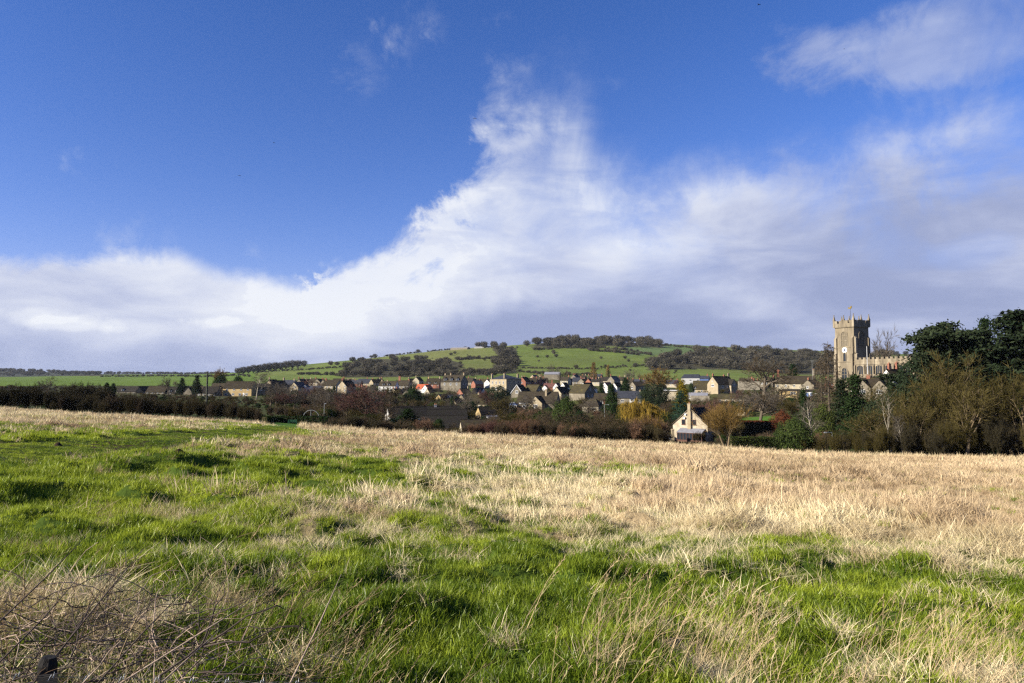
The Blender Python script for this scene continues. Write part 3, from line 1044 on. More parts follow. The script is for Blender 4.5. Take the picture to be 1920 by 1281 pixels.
H(948, 737, 475, 16.5, 14.5, 9.6, 12.6, 44, 'stone_cream', 'roof_slate', 'square stone manor house with hipped slate roof and three tall chimneys', name='manor_house', hip=7.4, cat='house',
  win=[('L', u, v, 1.1, 1.9) for v in (7.2, 3.2) for u in (-5.4, -1.8, 1.8, 5.4)] + [('F', u, v, 1.1, 1.9, 'paint_grey') for v in (7.2, 3.2) for u in (-4, 0, 4)],
  chim=[(-1.0, .6, 'stone_cream', 6.4, 1.5), (-.95, .9, 'stone_cream', -5.8, 1.5), (.95, .5, 'stone_cream', -5.6, 1.5)])
H(975, 744, 400, 7.2, 10, 2.2, 6.8, 68, 'stone_grey', 'roof_dark', 'steep dark gable with white bargeboards right of the big evergreen', name='steep_gabled_house', win=[('L', 0, 2.9, 1.5, 1.6)],
  extra=lambda root, w, l, e, r: [MB().add([(-l / 2 - .32, s * (w / 2 + .32), e - .55), (-l / 2 - .32, 0, r - .05), (-l / 2 - .2, 0, r - .05), (-l / 2 - .2, s * (w / 2 + .32), e - .55), (-l / 2 - .32, s * (w / 2 + .32), e - .2), (-l / 2 - .32, 0, r + .28), (-l / 2 - .2, 0, r + .28), (-l / 2 - .2, s * (w / 2 + .32), e - .2)],
                                              [(0, 1, 5, 4), (1, 2, 6, 5), (2, 3, 7, 6), (3, 0, 4, 7), (4, 5, 6, 7), (3, 2, 1, 0)]).build('bargeboard', 'paint_white', root) for s in (-1, 1)])
H(1000, 743, 405, 7.4, 9, 2.6, 6.6, -38, 'stone_grey', 'roof_moss', 'mossy brown roof with grey gable window, above the long bungalow', name='mossy_roofed_house', win=[('R', 0, 3.6, 1.2, .9)])
H(1010, 768, 300, 9.5, 17.5, 3.0, 7.6, -14, 'stone_grey', 'roof_brown', 'long stone bungalow with cross gable, tall chimney and blue conservatory', name='bungalow', chim=[(.45, .9, 'stone_cream', -1.6, .8)],
  wings=[(1.2, -3.6, 78, 6.4, 8, 3.0, 5.8, 'stone_cream', 'roof_brown', [('L', 0, 1.7, 2.1, 1.5, 2)])], extra=bungalow_extra, win=[('F', -4.5, 1.4, 3.2, 1.4)])
H(1053, 750, 360, 6.0, 10, 3.4, 6.8, 58, 'render_cream', 'roof_dark', 'cream rendered gable with dark roof behind the big laurel', name='cream_house', win=[('L', -.4, 1.9, 1.5, 1.2)])
H(1059, 732, 520, 4.6, 7.5, 2.6, 5.8, 64, 'render_white', 'roof_dark', 'bright white gable with black roof, right of a pair', name='white_house', win=[('L', 0, 2.0, .7, .8)])
H(1045, 732, 525, 4.8, 6, 2.4, 5.4, 66, 'render_white', 'roof_rust', 'white gable with rusty red roof, left of a pair', name='white_house', win=[('L', 0, 2.2, .9, .7)])
H(1032, 733, 530, 7, 10, 2.8, 5.6, -14, 'brick_red', 'roof_rust', 'low red roofed house left of the paired white gables', name='red_roofed_house', chim=[(.3, 2.6, 'brick_red')], wings=[(-3, -3, 84, 4, 5, 2.4, 4.2, 'render_white', 'roof_rust')])
H(1092, 750, 340, 8.4, 10, 3.6, 7.6, -40, 'stone_grey', 'roof_moss', 'mossy roofed grey house with windows in its shaded gable end', name='mossy_roofed_house', win=[('R', 0, 5.3, .8, .8), ('R', -1.6, 2.2, .8, 1.0), ('R', 1.6, 2.2, .8, 1.0)])
H(1101, 735, 470, 5.4, 10, 3.0, 6.2, 55, 'render_white', 'roof_dark', 'white gabled house with white garage wing behind the mossy roof', name='white_house', wings=[(1, -3.4, 0, 5, 5, 2.4, 3.6, 'render_white', 'roof_dark', [('F', 0, 1.4, 1.4, 1.0)])])
H(1112, 772, 265, 7, 6.5, 2.2, 4.9, -18, 'stone_grey', 'roof_brown', 'small brown hipped roof beside the street lamp', name='hipped_house', hip=2.4, win=[('F', 1.2, 1.1, 1.5, 1.0)])
H(1127, 770, 285, 6, 5.2, 4.6, 7.0, -10, 'brick_red', 'roof_brown', 'brick house with white upstairs window beside the tall dark conifer', name='brick_house', win=[('F', .4, 3.7, 1.9, 1.7), ('F', -.3, 1.2, 1.2, 1.1)])
H(1139, 736, 480, 5.2, 8, 4.0, 7.0, 60, 'render_white', 'roof_rust', 'white gable with red roof, left of two flanking a conifer top', name='white_house', win=[('L', 0, 3.6, .8, .9)])
H(1157, 735, 485, 5.0, 8, 3.6, 6.4, 58, 'render_white', 'roof_dark', 'white gable with black roof, right of two flanking a conifer top', name='white_house', win=[('L', -.8, 2.9, .9, 1.0)])
H(1181, 758, 355, 7, 12, 3.4, 6.6, -6, 'stone_grey', 'roof_slate', 'grey slate roofed house with white bay window above the willow', name='slate_roofed_house', chim=[(.95, .6, 'stone_cream')], wings=[(1.6, -3.2, 0, 2.6, 2.4, 2.9, 3.4, 'render_white', 'roof_slate', [('F', 0, 2.2, 1.8, 1.1)])], win=[('F', -3.4, 1.8, 1.6, 1.2)])
H(1196, 736, 480, 6.4, 10, 4.6, 7.4, 42, 'stone_grey', 'roof_brown', 'stone house with one bright square window right of the dark conifer', win=[('L', -.2, 3.4, 1.5, 1.5, 'paint_white', 0), ('F', 2, 3.0, 2.4, 1.6)])
H(1233, 738, 500, 7, 11, 4.6, 8.2, 30, 'stone_cream', 'roof_brown', 'brown roofed stone house behind the round dark tree', chim=[(-.9, 1.2, 'stone_cream')], win=wins('F', 3, 11, [3.4]))
H(1257, 750, 385, 6, 8.5, 4.9, 5.1, -6, 'render_cream', 'roof_dark', 'flat roofed cream building left of the golden conifer', name='flat_roofed_building', cat='building', extra=flat_roof_extra, foot=-3)
H(1297, 720, 520, 10, 13.4, 4.4, 7.2, -10, 'paint_grey', 'roof_slate', 'blue-grey mansard roofed building with large pale windows', name='mansard_building', cat='building', hip=1.4, win=wins('F', 3, 13, [2.8], 1.8, 1.6))
H(1322, 722, 505, 8, 6, 4.6, 6.6, -8, 'panel_blue', 'roof_slate', 'small blue slate building with orange chimney right of the mansard', name='slate_roofed_house', chim=[(.7, 1.3, 'brick_red')])
H(1318, 737, 425, 8, 11.5, 2.4, 7.4, -10, 'stone_cream', 'roof_moss', 'low mossy brown roof left of the tall stone gable', name='mossy_roofed_house', dorm=[(-4.2, 2.7, 1.3, 1.2)], win=wins('F', 3, 11, [1.2]))
H(1309, 750, 360, 6, 10, 2.4, 3.6, -6, 'stone_grey', 'lead_grey', 'low grey outbuilding with metal roof below the mossy roof', name='outbuilding', cat='outbuilding', win=wins('F', 3, 10, [1.4]))
H(1352, 737, 415, 8.2, 15, 5.4, 10.0, 50, 'stone_cream', 'roof_dark', 'tall cream stone gable with dark roof and red chimney', name='gabled_house', win=[('L', .2, 4.5, 2.2, 1.5, 'paint_white', 2), ('L', 0, 7.2, .7, .7), ('F', -3, 4, 1.2, 1.2), ('F', 1, 4, 1.2, 1.2)], chim=[(-1, 1.5, 'brick_red'), (1, 1.9, 'stone_grey', 0, 1.2), (.4, 1.0, 'brick_red')],
  wings=[(4.5, -3.5, 84, 5, 6, 5, 8.2, 'stone_cream', 'roof_dark', [('L', 0, 4.6, 1.0, 1.1)])])
H(1397, 779, 250, 3.6, 3.4, 1.9, 3.0, 40, 'stone_cream', 'roof_moss', 'tiny cream stone hut on the lawn behind the copper hedge', name='garden_hut', cat='hut')
H(1375, 757, 330, 5, 14, 2.4, 4.2, -6, 'stone_cream', 'roof_moss', 'low stone range with several windows behind the pollard willow', name='stone_range', cat='outbuilding', win=wins('F', 5, 14, [1.4], .9, 1.0))
H(1484, 756, 300, 7, 7.6, 5.4, 5.9, -22, 'stone_yellow', 'roof_dark', 'ochre house with white band of windows left of the spruces', name='ochre_house', win=[('F', 2.2, 4.5, 2.2, 1.0, 'paint_white', 2), ('F', -1.5, 1.6, 1.2, 1.2)])
H(1492, 732, 360, 8, 19, 3.6, 7.4, -10, 'render_cream', 'roof_brown', 'long cream house with brown roof left of the church', name='long_house', chim=[(.98, 3.4, 'stone_grey', 0, 1.0), (-.95, 3.2, 'brick_red', 0, 1.1)], win=wins('F', 5, 19, [2.4]))
H(1523, 734, 330, 6.4, 8, 3.0, 5.4, 60, 'stone_grey', 'roof_brown', 'brown gable with pink chimney at the end of the long house', name='gabled_house', win=[('L', 0, 2.0, 1.0, 1.0)], chim=[(-.9, 1.0, 'brick_red')])
H(1538, 762, 290, 7, 11.5, 6.2, 6.8, -12, 'render_white', 'roof_dark', 'modern white house with blue panels and tall glazing', name='modern_house',
  extra=lambda root, w, l, e, r: [MB().box(*face_box('F', w, l, u - .7, u + .7, v, v + 2.2, .003, .06)).build('blue_panel', 'panel_blue', root) for u in (-4.4, -2.4, 3.8) for v in (.6, 3.5)], win=[('F', .6, 4.4, 2.6, 1.6, 'paint_white', 2), ('F', .6, 1.4, 2.6, 1.8, 'paint_white', 2)])
H(1633, 748, 222, 8, 12, 3.4, 6.6, -8, 'stone_grey', 'roof_brown', 'twin gabled stone house with white windows below the church', name='twin_gabled_house', wings=[(-1.2, -3.0, 82, 4.6, 5, 3.5, 6.0, 'stone_grey', 'roof_brown', [('L', 0, 2.4, 1.6, 1.2, 2)]), (3.6, -3.0, 82, 4.6, 5, 3.5, 6.1, 'stone_grey', 'roof_brown', [('L', 0, 2.4, 1.6, 1.2, 2)])],
  win=[('F', -4.4, 2.4, 1.3, 1.2), ('F', 1.2, 2.4, 1.0, 1.2)], chim=[(-.1, .9, 'brick_red', 0, 1.0)])
H(1674, 724, 226, 4.6, 7, 2.6, 5.4, 60, 'render_white', 'roof_brown', 'white gabled cottage with red brick stacks at the church east end', name='white_cottage', chim=[(-.6, 2.0, 'brick_red', 0, 1.1), (.9, 2.4, 'brick_red', 0, 1.1)])
H(1735, 752, 200, 6, 12, 4.4, 7.2, -10, 'render_cream', 'roof_brown', 'cream house glimpsed through bare branches under the cedar', name='cream_house', win=wins('F', 5, 12, [3.2, 1.2]))
H(1850, 768, 190, 6, 15, 6.2, 9.0, -10, 'render_white', 'roof_brown', 'pale house glimpsed between trunks under the right hand pines', name='white_house', win=wins('F', 6, 15, [4.6, 1.6]))
# nearest ranges beside the field
H(802, 806, 226, 7, 21, 3.6, 7.6, 2, 'stone_grey', 'roof_shade_tone', 'longest shade-toned roof, hindmost of the dark ranges beside the field', name='long_range', cat='outbuilding', chim=[(.25, .6, 'lead_grey')], wings=[(8, -3, 84, 4, 4, 3.6, 5.4, 'stone_grey', 'roof_shade_tone')])
H(763, 808, 206, 7, 11.8, 4.3, 6.9, 14, 'render_white', 'roof_shade_tone', 'shade-toned roofed range with white gable end behind the dark conifer', name='white_gabled_range', cat='outbuilding')
H(838, 812, 202, 7, 11.5, 3.4, 6.8, 3, 'stone_grey', 'roof_shade_tone', 'middle shade-toned roof with stepped stone gable beside the field', name='dark_roofed_range', cat='outbuilding', wings=[(-3.4, -3.2, 86, 3.6, 4, 3.2, 4.9, 'stone_grey', 'roof_moss')])
H(829, 815, 184, 6.5, 11.5, 1.9, 5.0, -2, 'brick_red', 'roof_shade_tone', 'foremost shade-toned roof over a low brick wall with white windows', name='brick_range', cat='outbuilding', win=[('F', 1.6, .9, .9, .9), ('F', 3.4, .9, .9, .9)])
H(893, 818, 172, 7, 7.8, 1.2, 4.0, 9, 'render_cream', 'roof_brown', 'barn with brown creeper-covered roof and cream gable edge at the field', name='field_barn', cat='barn')
H(915, 789, 260, 4.8, 8.2, 2.7, 5.2, 26, 'stone_yellow', 'roof_dark', 'small steep ochre gable with black roof and white porch', name='ochre_cottage', win=[('L', -1.0, 1.3, .9, 1.1), ('L', 1.0, 1.3, .9, 1.1)], wings=[(0, -3.0, 0, 2.6, 4, 1.7, 2.0, 'paint_white', 'lead_grey', [('F', 0, 1.0, 2.0, 1.0, 2)])])
H(1308, 827.0, 174, 9.0, 9.5, 4.25, 8.2, 68, 'cottage_stone', 'roof_dark', 'cream stone cottage with central chimney and red timber lean-to by the field', name='stone_cottage', win=[('L', 1.15, 4.95, .95, 1.25, 'wood_brown', 0), ('L', -1.65, 4.95, .95, 1.25, 'wood_brown', 0), ('F', 1, 1.5, 1, 1.2)], extra=cottage_extra)
# farm sheds on the hill
H(863, 656.6, 1780, 14, 53, 5.0, 7.6, -16, 'stone_grey', 'lead_grey', 'long pale farm shed on the hill crest, left of two', name='farm_shed', cat='farm shed', foot=-6)
H(906, 655, 1790, 15, 46, 5.2, 8.0, -18, 'paint_grey', 'lead_grey', 'pale farm shed on the hill crest, right of two', name='farm_shed', cat='farm shed', foot=-6)
H(1036, 711, 800, 12, 18, 5.6, 8.2, -8, 'stone_grey', 'lead_grey', 'grey sheet roofed works building at the foot of the hill', name='works_building', cat='building')

# the packed far rows of the village: small houses told apart only by the row they stand in
rv = random.Random(5)
ROWS_ = [
    ([566, 577, 588, 599, 611, 634, 645, 657, 668, 681, 692, 704], 724, 640, 'the distant row left of the white dormers', 'distant roofs left of the white dormers'),
    ([712, 772, 783, 876, 887, 905], 722, 680, 'the distant row around the large stone house', 'distant roofs around the large stone house'),
    ([985, 996, 1008, 1018, 1062, 1072, 1083, 1094, 1106, 1117, 1128, 1139, 1150, 1163], 721, 660, 'the distant row right of the manor', 'distant roofs right of the manor'),
    ([1178, 1190, 1214, 1226, 1262, 1337], 724, 640, 'the distant row around the orange tree', 'distant roofs around the orange tree'),
    ([1003, 1018, 1078, 1090, 1112, 1122], 712, 830, 'the hindmost row below the hill', 'tiny roofs at the back of the village'),
    ([1420, 1440, 1560, 1400], 727, 480, 'the row behind the largest bare tree', 'roofs behind the large bare tree'),
    ([690, 742, 768, 812, 872], 745, 520, 'the row amid the middle gardens', 'roofs among the garden trees'),
]
for pxs, py, d, lab, grp in ROWS_:
    for px in pxs:
        rt = rv.choice([-18, -10, -25, 55, 62, 35])
        wl = rv.choice(['stone_cream', 'stone_grey', 'stone_grey', 'brick_red', 'render_cream'])
        rf = rv.choice(['roof_brown', 'roof_dark', 'roof_brown', 'roof_slate', 'roof_moss'])
        w_ = rv.uniform(6, 8)
        l_ = rv.uniform(8, 12)
        e_ = rv.uniform(2.5, 3.6)
        r_ = e_ + w_ * rv.uniform(.40, .52)
        dd_ = d * rv.uniform(.96, 1.05)
        lab_ = '%s roofed %s house in %s' % ({'roof_brown': 'brown', 'roof_dark': 'dark', 'roof_slate': 'slate', 'roof_moss': 'mossy'}[rf], {'stone_cream': 'cream stone', 'stone_grey': 'grey stone', 'render_cream': 'cream rendered', 'brick_red': 'red brick'}[wl], lab)
        H(px + rv.uniform(-2, 2), py + rv.uniform(-2, 2), dd_, w_, l_, e_, r_, rt, wl, rf, lab_, name='village_house', group=grp,
          win=wins('F', 3, l_, [e_ - 1.2]) + wins('L', 1, w_, [e_ - 1.0]), chim=[(rv.choice([-1, 1]), rv.uniform(.9, 1.8), rv.choice(['brick_red', 'brick_red', 'stone_cream']))] + ([(rv.uniform(-.3, .3), 1.2, 'brick_red')] if rv.random() < .4 else []))
for h_ in HOUSES:
    if h_[2] < 1200:
        pad(h_[0], h_[1], h_[2], max(9.0, h_[4] * .8))
CHURCH = (1600, 734, 250)
pad(CHURCH[0], CHURCH[1], CHURCH[2], 14)
pad(1650, 735, 240, 14)

# ---------------------------------------------------------------- ground sheet
HILL_WOODS = [
    [(640, 700), (655, 683), (665, 676), (700, 673), (760, 674), (850, 677), (872, 684), (862, 693), (845, 699), (770, 707), (690, 708), (645, 708)],
    [(998, 652), (1005, 645), (1040, 640), (1130, 638), (1200, 640), (1250, 646), (1240, 652), (1150, 649), (1090, 651), (1040, 653)],
    [(1212, 694), (1225, 682), (1262, 668), (1310, 660), (1400, 656), (1480, 662), (1560, 668), (1640, 675), (1640, 704), (1480, 702), (1400, 694), (1290, 692), (1240, 695)],
    [(922, 652), (968, 652), (973, 680), (968, 699), (930, 702), (922, 690), (934, 670)],
    [(842, 705), (800, 707), (770, 706), (820, 700), (870, 697), (930, 697), (930, 704)],
    [(-100, 700), (0, 699), (190, 703), (190, 705), (0, 706), (-100, 706)],
]
HILL_HEDGES = [
    ([(480, 700), (570, 696), (610, 692), (660, 688)], 3.5), ([(965, 691), (1050, 691.5), (1110, 692.5), (1190, 689), (1208, 684)], 3.0),
    ([(1163, 691), (1168, 687)], 2.6), ([(1000, 658), (1060, 653), (1130, 653), (1180, 657), (1222, 667)], 6.0),
    ([(870, 674.5), (930, 674.5)], 5.0), ([(1225, 646), (1300, 652), (1400, 664), (1480, 668)], 5.0),
    ([(720, 668), (760, 663), (790, 660)], 4.5), ([(800, 657.5), (850, 655.5)], 4.0), ([(850, 699), (925, 697)], 5.0),
    ([(968, 699), (1050, 703), (1120, 703)], 4.0), ([(560, 703), (650, 705)], 5.0), ([(855, 676), (900, 673)], 7.0),
    ([(1100, 657), (1160, 662), (1200, 668)], 7.0), ([(190, 706), (320, 706), (470, 706)], 4.0)]

PADS_DONE = True
th = np.concatenate([np.linspace(-pi, -0.95, 26)[:-1], np.linspace(-0.95, 0.95, 540), np.linspace(0.95, pi, 26)[1:]])
rr = np.concatenate([[0.0], np.geomspace(0.6, 3.0, 10)[:-1], np.geomspace(3.0, 130, 330)[:-1], np.geomspace(130, 2600, 190)[:-1], np.geomspace(2600, 7000, 16)])
R_, T_ = np.meshgrid(rr, th, indexing='ij')
GX = (R_ * np.sin(T_)).ravel()
GY = (R_ * np.cos(T_)).ravel()
GZ = ground(GX, GY)
GZ = GZ + micro(GX, GY)
far = np.hypot(GX, GY) > 700
GZ = GZ + np.where(far, (fbm(GX / 160, GY / 160, 41, 3) - .5) * 9 * np.clip((np.hypot(GX, GY) - 700) / 600, 0, 1) * np.clip((2300 - np.hypot(GX, GY)) / 900, 0.25, 1), 0)
nr, nt = R_.shape
idx = np.arange(nr * nt).reshape(nr, nt)
F = np.stack([idx[:-1, :-1].ravel(), idx[:-1, 1:].ravel(), idx[1:, 1:].ravel(), idx[1:, :-1].ravel()], 1)[:, ::-1]


def fast_mesh(name, V, F, smooth=True):
    me = bpy.data.meshes.new(name)
    me.vertices.add(len(V))
    me.vertices.foreach_set('co', np.ascontiguousarray(V, np.float32).ravel())
    k = F.shape[1]
    me.loops.add(F.size)
    me.loops.foreach_set('vertex_index', np.ascontiguousarray(F, np.int32).ravel())
    me.polygons.add(len(F))
    me.polygons.foreach_set('loop_start', np.arange(0, F.size, k, dtype=np.int32))
    if smooth:
        me.polygons.foreach_set('use_smooth', np.ones(len(F), bool))
    me.update(calc_edges=True)
    me.validate()
    return me


ter = fast_mesh('ground', np.stack([GX, GY, GZ], 1), F)
# ground cover tones
dist = np.hypot(GX, GY)
st = np.clip((straw(GX, GY) - 0.38) / 0.24, 0, 1)
soil_g = np.array([0.060, 0.095, 0.014])
soil_s = np.array([0.40, 0.30, 0.165])
C = soil_g[None] * (1 - st[:, None]) + soil_s[None] * st[:, None]
pth = on_path(GX, GY) & (dist < 130)
pb = np.clip((fbm(GX / 1.6, GY / 1.6, 81, 3) - .46) * 6, 0, 1)[:, None]
PC = np.array([0.028, 0.045, 0.008])[None] * (1 - pb) + np.array([0.060, 0.040, 0.022])[None] * pb  # path colour darkened for shade of its hollow, with bare soil patches
C[pth] = PC[pth]
vill = dist > FIELD_D + 2
nz = fbm(GX / 14, GY / 14, 51, 3)[:, None]
gard = np.array([0.050, 0.080, 0.018])[None] * (1 - nz) + np.array([0.085, 0.065, 0.035])[None] * nz
C[vill] = gard[vill]
hill = dist > 880
px_, py_ = pix(GX, np.maximum(GY, 1), GZ)
n1 = fbm(GX / 90, GY / 90, 61, 4)[:, None]
n2 = fbm(GX / 260, GY / 260, 67, 2)[:, None]
g1 = np.array([0.110, 0.165, 0.026])
g2 = np.array([0.165, 0.190, 0.050])
HC = g1[None] * (1 - n1) + g2[None] * n1
HC = HC * (0.70 + 0.36 * n2)
ylw = ((px_ > 680) & (px_ < 960) & (py_ < 697))[:, None]
HC = np.where(ylw, HC * np.array([1.22, 1.06, 1.35])[None], HC)
lft = ((px_ < 480))[:, None]
HC = np.where(lft, np.array([0.108, 0.166, 0.024])[None] * (0.9 + 0.2 * n1), HC)
top = ((px_ > 1175) & (px_ < 1330) & (py_ < 666))[:, None]
HC = np.where(top, np.array([0.105, 0.150, 0.055])[None] * (0.9 + 0.2 * n1), HC)
C[hill] = HC[hill]
for poly in HILL_WOODS:
    m = hill & inpoly(px_, py_, poly) & (GY > 0)
    C[m] = (0.060, 0.055, 0.030)
fr = dist > 2400
C[fr] = (0.045, 0.050, 0.032)
ca = ter.color_attributes.new('tone', 'FLOAT_COLOR', 'POINT')
ca.data.foreach_set('color', np.concatenate([C * ALB, np.ones((len(C), 1))], 1).astype(np.float32).ravel())

gm = bpy.data.materials.new('meadow_ground')
gm.use_nodes = True
n = NB(gm.node_tree)
b = gm.node_tree.nodes['Principled BSDF']
tone = n.node('ShaderNodeAttribute', attribute_name='tone').outputs['Color']
pos = n.node('ShaderNodeNewGeometry').outputs['Position']
v1 = n.noise(pos, 2.2, 8, 0.65)
v2 = n.noise(pos, 0.16, 6, 0.6)
v3 = n.noise(pos, 0.012, 8, 0.62)
va = n.m('ADD', n.m('MULTIPLY', v1, 0.6), n.m('ADD', n.m('MULTIPLY', v2, 0.7), n.m('MULTIPLY', v3, 0.5)))
h = n.node('ShaderNodeHueSaturation')
n.put(h.inputs['Color'], tone)
n.put(h.inputs['Value'], n.smooth(va, 0.55, 1.25, 0.55, 1.45))
n.put(b.inputs['Base Color'], h.outputs[0])
b.inputs['Roughness'].default_value = 1.0
b.inputs['Specular IOR Level'].default_value = 0.05
bn = n.node('ShaderNodeBump')
bn.inputs['Strength'].default_value = 0.6
bn.inputs['Distance'].default_value = 0.12
n.put(bn.inputs['Height'], n.noise(pos, 5.0, 6, 0.65))
n.put(b.inputs['Normal'], bn.outputs[0])
ter.materials.append(gm)
ground_o = link(bpy.data.objects.new('ground', ter))
tag(ground_o, 'rolling pasture valley and hillside fields under the whole scene', 'ground', kind='structure')


def surface_z(x, y):
    return ground(x, y) + micro(x, y)


# ---------------------------------------------------------------- instancing for uncountable plant cover
def make_gn(name, coll):
    ng = bpy.data.node_groups.new(name, 'GeometryNodeTree')
    ng.interface.new_socket('Geometry', in_out='INPUT', socket_type='NodeSocketGeometry')
    ng.interface.new_socket('Geometry', in_out='OUTPUT', socket_type='NodeSocketGeometry')
    gi = ng.nodes.new('NodeGroupInput')
    go = ng.nodes.new('NodeGroupOutput')
    ci = ng.nodes.new('GeometryNodeCollectionInfo')
    ci.inputs['Collection'].default_value = coll
    ci.inputs['Separate Children'].default_value = True
    ci.inputs['Reset Children'].default_value = True
    ip = ng.nodes.new('GeometryNodeInstanceOnPoints')
    ip.inputs['Pick Instance'].default_value = True
    mp = ng.nodes.new('GeometryNodeMeshToPoints')

    def attr(nm, typ):
        a = ng.nodes.new('GeometryNodeInputNamedAttribute')
        a.data_type = typ
        a.inputs[0].default_value = nm
        return a.outputs[0]
    L = ng.links.new
    L(gi.outputs[0], mp.inputs[0])
    L(mp.outputs[0], ip.inputs['Points'])
    L(ci.outputs[0], ip.inputs['Instance'])
    L(attr('pick', 'INT'), ip.inputs['Instance Index'])
    e2r = ng.nodes.new('FunctionNodeEulerToRotation')
    L(attr('rot', 'FLOAT_VECTOR'), e2r.inputs[0])
    L(e2r.outputs[0], ip.inputs['Rotation'])
    L(attr('size', 'FLOAT_VECTOR'), ip.inputs['Scale'])
    L(ip.outputs[0], go.inputs[0])
    return ng


def scatter(name, label, cat, protos, P, rot, size, tint, pick):
    coll = bpy.data.collections.new(name + '_kinds')
    for i, me in enumerate(protos):
        coll.objects.link(bpy.data.objects.new('%s_kind_%02d' % (name, i), me))
    me = bpy.data.meshes.new(name)
    me.vertices.add(len(P))
    me.vertices.foreach_set('co', np.ascontiguousarray(P, np.float32).ravel())
    for nm, typ, arr in (('rot', 'FLOAT_VECTOR', rot), ('size', 'FLOAT_VECTOR', size)):
        a = me.attributes.new(nm, typ, 'POINT')
        a.data.foreach_set('vector', np.ascontiguousarray(arr, np.float32).ravel())
    a = me.attributes.new('tint', 'FLOAT', 'POINT')
    a.data.foreach_set('value', np.ascontiguousarray(tint, np.float32))
    a = me.attributes.new('pick', 'INT', 'POINT')
    a.data.foreach_set('value', np.ascontiguousarray(pick, np.int32))
    o = link(bpy.data.objects.new(name, me))
    md = o.modifiers.new('instances', 'NODES')
    md.node_group = make_gn(name + '_nodes', coll)
    tag(o, label, cat, kind='stuff')
    return o


def tuft(n, h0, h1, w, spread, bend, lean, seed, segs=2, mat='grass_green', curl=0.0):
    """clump of n blades; lean = common drift of the tips along +x"""
    r = np.random.default_rng(seed)
    V = []
    Fq = []
    tips = []
    for i in range(n):
        a = r.uniform(0, 2 * pi)
        rad = spread * sqrt(r.uniform())
        bx, by = rad * cos(a), rad * sin(a)
        h = r.uniform(h0, h1)
        da = r.uniform(0, 2 * pi)
        tx = lean * h * r.uniform(0.5, 1.3) + bend * h * cos(da) * r.uniform(0.3, 1)
        ty = bend * h * sin(da) * r.uniform(0.3, 1)
        wa = r.uniform(0, pi)
        ww = w * r.uniform(0.6, 1.3)
        cx, cy_ = cos(wa) * ww / 2, sin(wa) * ww / 2
        horiz = min(sqrt(tx * tx + ty * ty), h * 0.97)
        zt = sqrt(max(h * h - horiz * horiz, 0.0))
        o = len(V)
        for k in range(segs):
            t = k / segs
            q = t ** 1.7
            zz = zt * (t * (1.35 - 0.35 * t) if curl == 0 else t * (1.9 - 0.9 * t))
            f = 1 - 0.55 * t
            V.append((bx + tx * q - cx * f, by + ty * q - cy_ * f, zz - 0.01))
            V.append((bx + tx * q + cx * f, by + ty * q + cy_ * f, zz - 0.01))
            tips += [t, t]
        V.append((bx + tx, by + ty, zt))
        tips.append(1.0)
        for k in range(segs - 1):
            Fq.append((o + 2 * k, o + 2 * k + 1, o + 2 * k + 3, o + 2 * k + 2))
        Fq.append((o + 2 * segs - 2, o + 2 * segs - 1, o + 2 * segs))
    me = mesh_np('tuft', V, Fq, mat)
    at_ = me.attributes.new('tip', 'FLOAT', 'POINT')
    at_.data.foreach_set('value', np.array(tips, np.float32))
    return me


leafmat('grass_green', (0.050, 0.115, 0.005), (0.420, 0.490, 0.040), 0.40, tint=True, gloss=0.018)
leafmat('grass_straw', (0.36, 0.245, 0.105), (0.96, 0.81, 0.49), 0.30, tint=True, gloss=0.025)
leafmat('grass_russet', (0.32, 0.215, 0.115), (0.82, 0.64, 0.39), 0.28, tint=True)
rng = np.random.default_rng(12)


def pts_zone(y0, y1, dens, umax=0.93):
    N = int(dens * umax * (y1 * y1 - y0 * y0))
    y = np.sqrt(rng.uniform(y0 * y0, y1 * y1, N))
    x = rng.uniform(-umax, umax, N) * y
    return x, y


def in_field(x, y):
    """inside the pasture: up to the wobbling far boundary"""
    px, py = pix(x, np.maximum(y, 1), ground_base(x, y))
    return y < FIELD_D + 3 + (fbm(x / 8, y / 8, 71) - .5) * 7


ZONES = [(2.2, 6.5, 400, 0), (6.5, 13, 200, 0), (13, 27, 66, 1), (27, 55, 22, 2), (55, 110, 8.5, 3)]
G_PROTO = [[tuft(22, .035, .115, .0088, .075, .85, .25, 100 + i, 2) for i in range(8)],
           [tuft(26, .045, .14, .012, .13, .8, .25, 120 + i, 2) for i in range(5)],
           [tuft(26, .05, .16, .024, .24, .7, .2, 140 + i, 2) for i in range(5)],
           [tuft(26, .06, .18, .05, .45, .7, .2, 160 + i, 2) for i in range(5)]]
S_PROTO = [[tuft(26, .08, .26, .0052, .10, 1.35, .45, 200 + i, 3, 'grass_straw') for i in range(6)],
           [tuft(26, .11, .34, .011, .16, 1.35, .45, 220 + i, 3, 'grass_straw') for i in range(6)],
           [tuft(28, .12, .36, .021, .28, 1.2, .45, 240 + i, 3, 'grass_straw') for i in range(5)],
           [tuft(28, .12, .38, .042, .5, 1.05, .45, 260 + i, 2, 'grass_straw') for i in range(5)]]
R_PROTO = [[tuft(26, .12, .36, .011, .15, 1.05, .4, 320 + i, 3, 'grass_russet') for i in range(4)],
           [tuft(26, .13, .40, .021, .26, .95, .4, 340 + i, 3, 'grass_russet') for i in range(4)],
           [tuft(26, .13, .42, .042, .48, .85, .4, 360 + i, 2, 'grass_russet') for i in range(4)]]
acc = {'g': [[], [], [], []], 's': [[], [], [], []], 'r': [[], [], [], []]}
